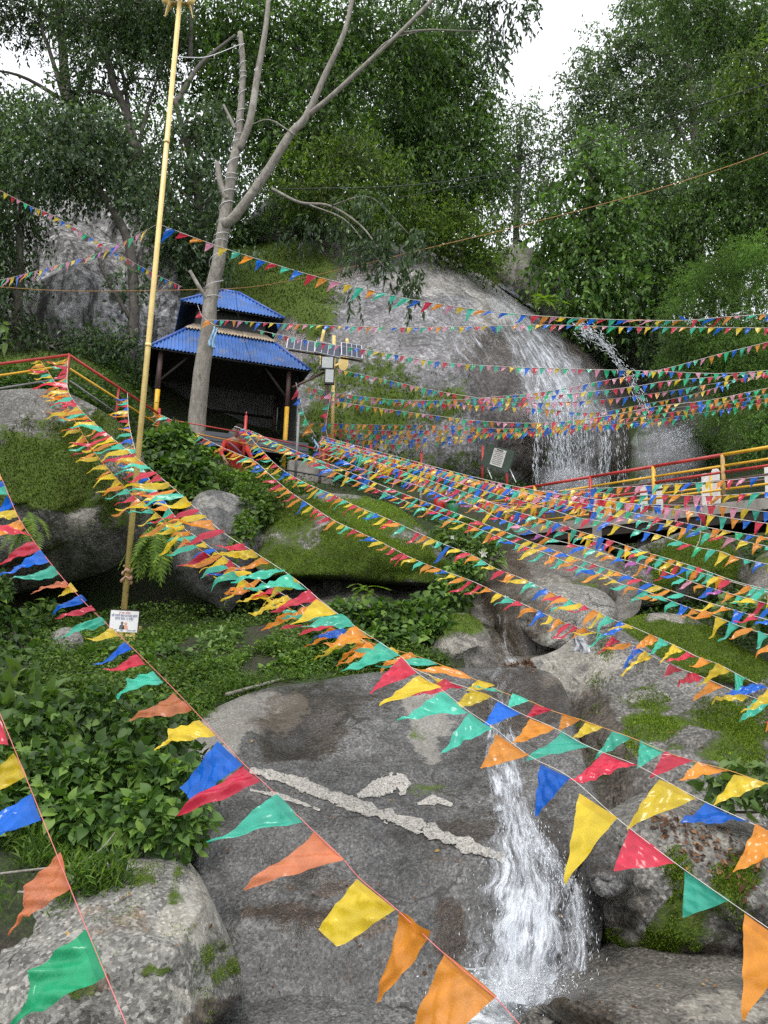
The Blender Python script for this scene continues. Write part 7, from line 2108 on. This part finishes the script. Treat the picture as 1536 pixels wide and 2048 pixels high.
bunting('bunting string climbing most steeply on the right, past the thin gully stream', [(612, 775, 17.2), (700, 790), (800, 800), (900, 800), (1000, 793), (1100, 782), (1200, 763), (1260, 752), (1340, 735), (1440, 708), (1536, 684), (1640, 655, 14.0)], DW, 'orgbtp', 545, kind='still', length=.145, cord='w', base=.118, spacing=.15)
bunting('bunting string below the steep one, ending in the right bushes', [(610, 788, 17.4), (720, 800), (820, 806), (950, 811), (1080, 818), (1180, 826), (1270, 812), (1380, 790), (1470, 764, 17.0)], DW, 'toyrpb', 546, kind='still', length=.145, cord='g', base=.118, spacing=.15)
bunting('bunting string sagging from the lamp pole across the foot of the fall', [(650, 800, 17.0), (750, 815), (860, 830), (960, 842), (1080, 846), (1200, 834), (1320, 812), (1420, 800), (1536, 776), (1640, 755, 14.0)], DW, 'bgoypr', 547, kind='still', length=.145, cord='w', base=.118, spacing=.15)
bunting('nearly level bunting string of mostly orange and green flags at the foot of the dome', [(618, 846, 17.6), (760, 850), (900, 851), (1000, 858), (1100, 850), (1220, 832), (1330, 818), (1430, 806), (1536, 788), (1640, 770, 15.0)], DW, 'otogrb', 548, kind='still', length=.145, cord='g', base=.118, spacing=.15)
bunting('lower bunting string at the foot of the dome ending on the right edge', [(655, 868, 17.8), (800, 870), (900, 862), (1000, 866), (1100, 858), (1250, 846), (1400, 826), (1536, 804), (1640, 790, 15.4)], DW, 'ogrtob', 549, kind='still', length=.145, cord='g', base=.118, spacing=.15)
bunting('lowest bunting string at the foot of the dome above the path railing', [(665, 891, 18.0), (800, 889), (900, 882), (1000, 870), (1080, 866), (1200, 850), (1300, 846), (1360, 838, 16.5)], DW, 'boyrgb', 550, kind='still', length=.145, cord='g', base=.118, spacing=.15)
# short hanging bits
bunting('short bunting end hanging down the lamp pole', [(664, 770, 16.7), (660, 800), (652, 850), (656, 880, 16.7)], (-.6, -.3, -.5), 'ptrbyo', 561, kind='wind', length=.2, cord='w')
bunting('short bunting tangle hanging at the shed corner post', [(592, 765, 16.6), (600, 800), (612, 840), (632, 875, 16.6)], (-.5, -.3, -.6), 'rbtgop', 562, kind='curl', length=.24, cord='w')
bunting('short vertical bunting hanging from the bridge rail in front of the mossy boulder', [(1404, 985, 11.6), (1402, 1030), (1400, 1075), (1392, 1095, 11.6)], (-.3, -.3, -.9), 'pbryt', 563, kind='curl', length=.18, cord='w')
bunting('bunting end wrapped round the grey trunk', [(395, 610, 15.5), (405, 632), (425, 648), (438, 652, 15.4)], (-.5, -.3, -.8), 'royt', 564, kind='curl', length=.24, cord='w')

# further rows in the tangle and at the foot of the dome
bunting('bunting string sagging between the lamp foot and the bridge fascia', [(640, 882, 16.75), (820, 926), (960, 962), (1068, 990), (1200, 1013), (1400, 1052), (1536, 1076), (1640, 1096, 9.7)], RW, 'yrbtoygbor', 571, cord='w', base=.135, length=.2, spacing=.165)
bunting('bunting string passing under the bridge beam to the moss-capped boulder', [(650, 893, 16.5), (800, 945), (920, 990), (1010, 1025), (1100, 1055), (1220, 1092, 11.0), (1400, 1145), (1640, 1215, 7.8)], RW, 'totyrbotyr', 572, cord='w', base=.135, length=.2, spacing=.165)
bunting('bunting string from the red rail post across the bank beside the bins', [(487, 860, 15.5), (600, 905), (700, 945), (800, 985, 13.2), (900, 1022), (1000, 1060), (1100, 1098, 10.2), (1250, 1150), (1400, 1200), (1640, 1270, 6.4)], MW, 'rbyotrtyob', 573, cord='w', base=.135, length=.2, spacing=.165)
bunting('extra bunting row between the two lowest strings at the foot of the dome', [(660, 858, 17.7), (800, 862), (950, 858), (1100, 855), (1250, 838), (1400, 816), (1536, 796), (1640, 780, 15.2)], DW, 'obgroy', 574, kind='still', length=.145, base=.118, spacing=.15, cord='g')
bunting('extra bunting row just above the path railing', [(690, 880, 17.9), (800, 880), (900, 873), (1000, 868), (1100, 862), (1250, 848, 16.5)], DW, 'rgboyb', 575, kind='still', length=.145, base=.118, spacing=.15, cord='g')
bunting('short extra bunting row crossing the middle of the upper waterfall', [(820, 800, 17), (950, 803), (1080, 806), (1200, 800), (1320, 785), (1440, 765), (1640, 730, 14)], DW, 'pbytro', 576, kind='still', length=.145, base=.118, spacing=.15, cord='g')
# ------------------------------------------------------------------ water
def water_veil_mat(name, scale=(14, 14, 1.1), thr=.5, soft=.14, col=(.80, .84, .90), coord='flow'):
    """white water: streaks along the flow, clear between them"""
    m, N, L, bs = _nodes(name)
    at = N.new('ShaderNodeAttribute'); at.attribute_name = 'flow'
    mp = N.new('ShaderNodeMapping'); mp.inputs['Scale'].default_value = scale
    L.new(at.outputs['Vector'], mp.inputs[0])
    n = noise_node(N, L, mp.outputs[0], 1.0, 7, .68, .5)
    n2 = noise_node(N, L, at.outputs['Vector'], 1.6, 4, .6, .3)
    a = math_node(N, L, 'ADD', n, math_node(N, L, 'MULTIPLY', math_node(N, L, 'SUBTRACT', n2, .5), .5))
    dens = N.new('ShaderNodeAttribute'); dens.attribute_name = 'dens'
    a = math_node(N, L, 'ADD', a, math_node(N, L, 'MULTIPLY', math_node(N, L, 'SUBTRACT', dens.outputs['Fac'], .5), .55))
    n3 = noise_node(N, L, mp.outputs[0], 3.3, 5, .7, .8)
    a = math_node(N, L, 'ADD', a, math_node(N, L, 'MULTIPLY', math_node(N, L, 'SUBTRACT', n3, .5), .55))
    f = ramp_node(N, L, a, [(thr - soft, gray(0)), (thr, gray(.22)), (thr + soft, gray(.92))])
    f = math_node(N, L, 'MULTIPLY', f, math_node(N, L, 'MINIMUM', math_node(N, L, 'MULTIPLY', dens.outputs['Fac'], 4.0), 1.0))
    bs.inputs['Base Color'].default_value = (*col, 1)
    bs.inputs['Roughness'].default_value = .35
    bs.inputs['Specular IOR Level'].default_value = .5
    bs.inputs['Subsurface Weight'].default_value = 0
    bp = N.new('ShaderNodeBump'); bp.inputs['Strength'].default_value = .8; bp.inputs['Distance'].default_value = .05
    L.new(n, bp.inputs['Height']); L.new(bp.outputs[0], bs.inputs['Normal'])
    tr = N.new('ShaderNodeBsdfTransparent')
    mx = N.new('ShaderNodeMixShader')
    L.new(f, mx.inputs[0]); L.new(tr.outputs[0], mx.inputs[1]); L.new(bs.outputs[0], mx.inputs[2])
    L.new(mx.outputs[0], N['Material Output'].inputs[0])
    return m

M_VEIL = water_veil_mat('white_water', (20, 3.0, 1), .50, .17, (.70, .74, .80))
M_VEIL_FAR = water_veil_mat('white_water_far', (5.0, .55, 1), .56, .30, (.72, .76, .82))
M_FILM = water_veil_mat('sliding_water', (6, .5, 1), .62, .14)
M_DROP = plain_mat('water_drops', (.82, .86, .92), .2, vary=.05)


def veil(name, line, half, dfun, lift, mat, parent, dens, k=26, sub=14, seed=1, rough=.04):
    """sheet of water following a line of photo points; dens sets how white it is along it"""
    ln = catmull(line, sub)
    t = np.linspace(0, 1, len(ln))
    hw = np.interp(t, np.linspace(0, 1, len(half)), half)
    hw = hw * (1 + .22 * fbm(np.c_[ln / 40, np.full(len(ln), seed * 2.2)], 3, seed))
    lf = np.interp(t, np.linspace(0, 1, len(lift)), lift)
    dn = np.interp(t, np.linspace(0, 1, len(dens)), dens)
    u = np.linspace(-1, 1, k)
    tan = np.gradient(ln, axis=0); tan /= np.linalg.norm(tan, axis=1)[:, None]
    nor = np.stack([tan[:, 1], -tan[:, 0]], 1)
    px = ln[:, None] + nor[:, None] * (u[None, :, None] * hw[:, None, None])
    d = dfun(px) - lf[:, None]
    v = P(px[..., 0], px[..., 1], d)
    v = v + rough * np.stack([0 * d, fbm(v * 5, 3, seed), 0 * d], -1)
    n = len(ln)
    s = np.concatenate([[0], np.cumsum(np.linalg.norm(np.diff(v[:, k // 2], axis=0), axis=1))])
    wid = np.linalg.norm(v[:, -1] - v[:, 0], axis=1)
    flow = np.stack([np.broadcast_to(u[None] * wid.mean() / 2, (n, k)), np.broadcast_to(s[:, None], (n, k)), np.full((n, k), seed * 3.1)], -1)
    de = dn[:, None] * np.clip(1.3 - np.abs(u)[None] ** 2.2 * 1.5 + .35 * fbm(v * np.array([4, 4, 1.2]), 3, seed + 4), 0, 1.2)
    i, j = np.meshgrid(np.arange(n - 1), np.arange(k - 1), indexing='ij')
    a = i * k + j
    f = np.stack([a, a + 1, a + k + 1, a + k], -1).reshape(-1, 4)
    me = new_mesh(name, v.reshape(-1, 3), f.astype(np.int32))
    fa = me.attributes.new('flow', 'FLOAT_VECTOR', 'POINT'); fa.data.foreach_set('vector', flow.astype(np.float32).reshape(-1))
    da = me.attributes.new('dens', 'FLOAT', 'POINT'); da.data.foreach_set('value', de.astype(np.float32).reshape(-1))
    o = obj(name, me, mat, parent)
    return o, v


def drops(name, p, vel, length, radius, parent, mat=M_DROP):
    """little stretched droplets: octahedra drawn out along their path"""
    n = len(p)
    vel = unit(vel)
    a = unit(np.cross(vel, np.tile(np.array([.3, .9, .2]), (n, 1)))); b = np.cross(vel, a)
    L_, R_2 = length[:, None] / 2, radius[:, None]
    v = np.stack([p + vel * L_, p + a * R_2, p + b * R_2, p - a * R_2, p - b * R_2, p - vel * L_], 1).reshape(-1, 3)
    t = np.array([(0, 1, 2), (0, 2, 3), (0, 3, 4), (0, 4, 1), (5, 2, 1), (5, 3, 2), (5, 4, 3), (5, 1, 4)])
    f = (np.arange(n)[:, None, None] * 6 + t[None]).reshape(-1, 3)
    return tag(obj(name, new_mesh(name, v, f.astype(np.int32)), mat, parent), kind='stuff')


# --- lower fall
wr = np.random.default_rng(71)
fall = empty('waterfall', P(1030, 2000, 4.5), 'lower white waterfall splashing down the granite slab into the pool', 'waterfall')
lf_line = [(1020, 1345), (1005, 1372), (1000, 1420), (1006, 1480), (1018, 1540), (1030, 1610), (1044, 1680), (1054, 1760), (1056, 1850), (1050, 1930), (1040, 2010)]
lf_half = [60, 40, 30, 34, 42, 56, 78, 104, 118, 126, 132]
veil('water_sheet', lf_line, lf_half, SLAB_D, [.03, .04, .05, .06, .07, .08, .1, .12, .14, .16, .18], M_VEIL, fall, [.16, .18, .22, .30, .35, .38, .43, .46, .48, .54, .72], 46, 22, 3)
veil('water_sheet', lf_line, [20, 22, 20, 22, 24, 28, 36, 56, 74, 84, 100], SLAB_D, [.05, .07, .1, .12, .15, .18, .22, .26, .30, .34, .38], M_VEIL, fall, [.05, .08, .18, .30, .35, .38, .43, .46, .48, .54, .72], 40, 22, 4)
veil('water_sheet', [(1050, 1640), (1080, 1700), (1120, 1740), (1150, 1800), (1160, 1880), (1150, 1960)], [30, 40, 34, 26, 26, 40], SLAB_D, [.08, .1, .12, .14, .16, .2], M_VEIL, fall, [.3, .42, .44, .4, .4, .5], 20, 16, 5)
veil('water_sheet', [(1000, 1400), (985, 1470), (990, 1540), (1010, 1620)], [22, 16, 20, 30], SLAB_D, [.08, .1, .12, .16], M_VEIL, fall, [.12, .3, .36, .36], 16, 16, 6)


def fall_drops(n, line, half, dfun, lift0, lift1, seed, ln, rd, conc=1.0):
    r = np.random.default_rng(seed)
    t = r.uniform(0, 1, n) ** (1 / conc)
    l = catmull(line, 12); tt = np.linspace(0, 1, len(l))
    hw = np.interp(t, np.linspace(0, 1, len(half)), half)
    x = np.interp(t, tt, l[:, 0]) + np.clip(r.normal(0, .48, n), -1.15, 1.15) * hw
    y = np.interp(t, tt, l[:, 1]) + r.normal(0, 6, n)
    d = dfun(np.stack([x, y], 1)) - r.uniform(lift0, lift1, n)
    p = P(x, y, d)
    vel = np.stack([r.normal(0, .25, n), -.25 + r.normal(0, .2, n), -np.ones(n)], 1)
    return p, vel, ln * r.uniform(.4, 1.6, n), rd * r.uniform(.5, 1.5, n)

drops('spray', *fall_drops(700, lf_line[5:], lf_half[5:], SLAB_D, .05, .42, 72, .026, .0017, 1.5), fall)
drops('spray', *fall_drops(400, [(1060, 1640), (1110, 1740), (1155, 1830), (1150, 1960)], [30, 40, 40, 60], SLAB_D, .05, .3, 73, .026, .0017), fall)
# foaming pool at the foot
M_FOAM = plain_mat('foam', (.80, .83, .87), .45, vary=.12, scale=16, bump=1.0)


def pool_mat():
    m, N, L, bs = _nodes('pool_water')
    geo = N.new('ShaderNodeNewGeometry'); pos = geo.outputs['Position']
    n = noise_node(N, L, pos, 5, 6, .65, 1.0)
    c = ramp_node(N, L, n, [(.36, (.06, .064, .058)), (.46, (.30, .32, .33)), (.56, (.72, .76, .80))])
    L.new(c, bs.inputs['Base Color'])
    bs.inputs['Roughness'].default_value = .12
    bp = N.new('ShaderNodeBump'); bp.inputs['Strength'].default_value = .7; bp.inputs['Distance'].default_value = .08
    L.new(n, bp.inputs['Height']); L.new(bp.outputs[0], bs.inputs['Normal'])
    return m

pz = P(1000, 2034, 4.25)[2]
gxx, gyy = np.meshgrid(np.linspace(-.2, 1.9, 80), np.linspace(2.6, 4.9, 50))
gzz = pz + .05 * fbm(np.stack([gxx * 3, gyy * 3, 0 * gxx], -1), 4, 3) - .7 * np.clip((.55 - gxx) / .5, 0, 1) ** 1.3
i, j = np.meshgrid(np.arange(49), np.arange(79), indexing='ij'); a = i * 80 + j
tag(obj('pool_water', new_mesh('pool_water', np.stack([gxx, gyy, gzz], -1).reshape(-1, 3), np.stack([a, a + 1, a + 81, a + 80], -1).reshape(-1, 4).astype(np.int32)), pool_mat(), recentre=False), kind='structure')
n = 700
x = wr.normal(1035, 75, n); y = 2000 + wr.normal(0, 22, n) - np.abs(wr.normal(0, 18, n)); d = 4.15 + wr.normal(0, .12, n)
drops('foam_drops', P(x, y, d), np.stack([wr.normal(0, .6, n), wr.normal(0, .4, n), np.abs(wr.normal(0, 1, n))], 1), wr.uniform(.006, .028, n), wr.uniform(.001, .0035, n), fall)
# small riffle above the lip
veil('water_sheet', [(1010, 1190), (1000, 1250), (1010, 1310), (1030, 1345)], [20, 20, 26, 40], surf_depth(STREAM_CTRL), [.12, .12, .14, .2], M_FILM, fall, [.3, .3, .35, .5], 14, 12, 9)

# --- upper fall on the dome
up = empty('waterfall', P(1150, 990, 22), 'upper waterfall veil sliding over the granite dome and breaking into threads', 'waterfall')
vl = [(960, 548), (1010, 610), (1050, 670), (1085, 730), (1115, 790), (1140, 850)]


def dome_d(px):
    d = DOME_D(px)
    return d
_, dv = veil('water_sheet', [(985, 575), (1030, 640), (1070, 700), (1100, 750), (1125, 800), (1145, 850)], [26, 46, 62, 80, 92, 100], dome_d, [.1, .12, .15, .2, .3, .45], M_VEIL_FAR, up, [.3, .45, .6, .66, .56, .4], 70, 18, 12, .05)
veil('water_sheet', [(1110, 760), (1135, 820), (1150, 880), (1155, 965)], [80, 95, 98, 96], dome_d, [.25, .35, .5, .6], M_VEIL_FAR, up, [.3, .38, .36, .3], 60, 18, 17, .12)
veil('water_sheet', [(860, 560), (900, 620), (950, 690), (1000, 760)], [70, 90, 100, 100], dome_d, [.06, .06, .06, .06], M_FILM, up, [.15, .42, .36, .15], 40, 14, 13, .06)
# curtain of threads falling free below the brow
n = 2600
t = wr.uniform(0, 1, n)
centres = np.concatenate([wr.normal(1125, 45, 34), wr.uniform(1062, 1255, 16)]); centres = np.where((centres < 1066) | (centres > 1255), wr.normal(1130, 20, 50), centres)
wgt = wr.uniform(.2, 1, 50) ** 2; wgt /= wgt.sum()
ci = wr.choice(50, n, p=wgt)
x = np.where(wr.random(n) < .75, centres[ci] + wr.normal(0, 1.8, n) + 5 * t * np.sin(ci), wr.normal(1130, 45, n)); x = np.where((x < 1062) | (x > 1260), 1125 + wr.normal(0, 22, n), x)
ytop = 740 + (x - 1050) * .5
y = ytop + (965 + 12 * np.sin(ci * 1.7) - ytop) * t ** .9
d = DOME_D(np.stack([x, y], 1)) - .25 - .4 * t - wr.uniform(0, .4, n)
drops('falling_threads', P(x, y, d), np.stack([wr.normal(.05, .05, n), -.1 + wr.normal(0, .05, n), -np.ones(n)], 1), .20 * wr.uniform(.3, 1.6, n), .0050 * wr.uniform(.4, 1.4, n), up)
# spray where it lands
for (cx, cy, sx, sy, dd, n) in ((1140, 962, 42, 24, 20.6, 900), (1140, 985, 60, 14, 20.2, 500)):
    th = wr.uniform(0, math.pi, n); rr = np.sqrt(wr.uniform(0, 1, n))
    x = cx + np.cos(th) * sx * rr * 1.3 + wr.normal(0, 7, n); y = cy + 16 - np.sin(th) * sy * 1.6 * rr + wr.normal(0, 2, n)
    drops('spray', P(x, y, dd + wr.normal(0, .4, n)), np.stack([np.cos(th), 0 * th, np.sin(th) * 1.4], 1) + wr.normal(0, .3, (n, 3)), .09 * wr.uniform(.2, 1.2, n), .0052 * wr.uniform(.4, 1.4, n), up)

gully = empty('waterfall', P(1340, 980, 24), 'thin gully stream arching beside the dome into a burst of spray', 'waterfall')
n = 520
t = wr.uniform(0, 1, n) ** 1.5
ln = catmull([(1160, 652), (1190, 672), (1220, 700), (1248, 738), (1268, 772), (1288, 812), (1300, 845)], 12); tt = np.linspace(0, 1, len(ln))
x = np.interp(t, tt, ln[:, 0]) + wr.normal(0, 1, n) * (9 - 4 * t); y = np.interp(t, tt, ln[:, 1]) + wr.normal(0, 1, n) * (11 - 5 * t)
drops('falling_threads', P(x, y, 25.2 - .6 * t + wr.normal(0, .2, n)), np.stack([1 - .6 * t, 0 * t, -.6 - t], 1) + wr.normal(0, .5, (n, 3)), .20 * wr.uniform(.3, 1.4, n), .010 * wr.uniform(.3, 1.4, n), gully)
veil('water_sheet', [(1160, 652), (1190, 672), (1220, 700), (1248, 738), (1268, 772), (1288, 812), (1300, 845)], [6, 8, 8, 7, 6, 5, 4], lambda px: 25.0 + 0 * px[..., 0], [0, .1, .2, .3, .4, .5], M_VEIL_FAR, gully, [.25, .42, .42, .32, .2, .12], 16, 12, 19, .2)
n = 1200
t = wr.uniform(0, 1, n) ** .8; k = np.clip(wr.normal(.5, .26, n), -.1, 1.1)
x = 1378 - 92 * k * (1 - (1 - t) ** 2) + wr.normal(0, 7, n); y = 850 + 26 * (1 - k) ** 2 + 118 * t ** 1.5 + wr.normal(0, 8, n)
drops('spray', P(x, y, 23.3 + wr.normal(0, .5, n)), np.stack([-.5 + .2 * t, 0 * t, -.3 - t], 1) + wr.normal(0, .25, (n, 3)), .15 * wr.uniform(.2, 1.3, n), .0060 * wr.uniform(.4, 1.4, n), gully)


def d_gully(px):
    return 24.0 + 0 * px[..., 0]
veil('water_sheet', [(1300, 840), (1310, 870), (1315, 920), (1315, 980)], [30, 50, 60, 66], d_gully, [.0, .1, .3, .5], M_VEIL_FAR, gully, [.35, .45, .45, .4], 30, 14, 15, .1)


def mist(name, px, py, rx, ry, d, dens, parent, seed):
    """soft cloud of fine spray, thinning outwards"""
    c = P(px, py, d); r = np.array([rx * d / F, .5 * (rx + ry) * d / F, ry * d / F])
    th, ph = np.meshgrid(np.linspace(0, math.pi, 13), np.linspace(0, 2 * math.pi, 24, endpoint=False), indexing='ij')
    v = np.stack([np.sin(th) * np.cos(ph), np.sin(th) * np.sin(ph), np.cos(th)], -1) * r + c
    f = [(i * 24 + j, (i + 1) * 24 + j, (i + 1) * 24 + (j + 1) % 24, i * 24 + (j + 1) % 24) for i in range(12) for j in range(24)]
    m = bpy.data.materials.new(name); m.use_nodes = True
    N, L = m.node_tree.nodes, m.node_tree.links; N.clear()
    out = N.new('ShaderNodeOutputMaterial'); vol = N.new('ShaderNodeVolumePrincipled')
    vol.inputs['Color'].default_value = (.95, .97, 1, 1); vol.inputs['Anisotropy'].default_value = .2
    geo = N.new('ShaderNodeNewGeometry')
    mp = N.new('ShaderNodeMapping'); mp.vector_type = 'TEXTURE'; mp.inputs['Location'].default_value = V(c); mp.inputs['Scale'].default_value = V(r)
    L.new(geo.outputs['Position'], mp.inputs[0])
    ln = N.new('ShaderNodeVectorMath'); ln.operation = 'LENGTH'; L.new(mp.outputs[0], ln.inputs[0])
    fall_ = math_node(N, L, 'POWER', math_node(N, L, 'SUBTRACT', 1.0, ln.outputs['Value'], True), 1.3)
    nz = noise_node(N, L, geo.outputs['Position'], 1.7, 3, .6)
    dn = math_node(N, L, 'MULTIPLY', math_node(N, L, 'MULTIPLY', fall_, dens), math_node(N, L, 'MULTIPLY', math_node(N, L, 'SUBTRACT', nz, .25, True), 2.6))
    L.new(dn, vol.inputs['Density']); L.new(vol.outputs[0], out.inputs['Volume'])
    o = obj(name, new_mesh(name, v.reshape(-1, 3), f), m, parent)
    return tag(o, kind='stuff')

mist('mist', 1140, 965, 85, 50, 20.4, 2.6, up, 1)
mist('mist', 1335, 915, 80, 75, 23.0, 2.6, gully, 2)
mist('mist', 1125, 810, 120, 120, 21.4, .40, up, 4)
mist('mist', 1045, 1975, 130, 60, 4.15, 3.2, fall, 6)
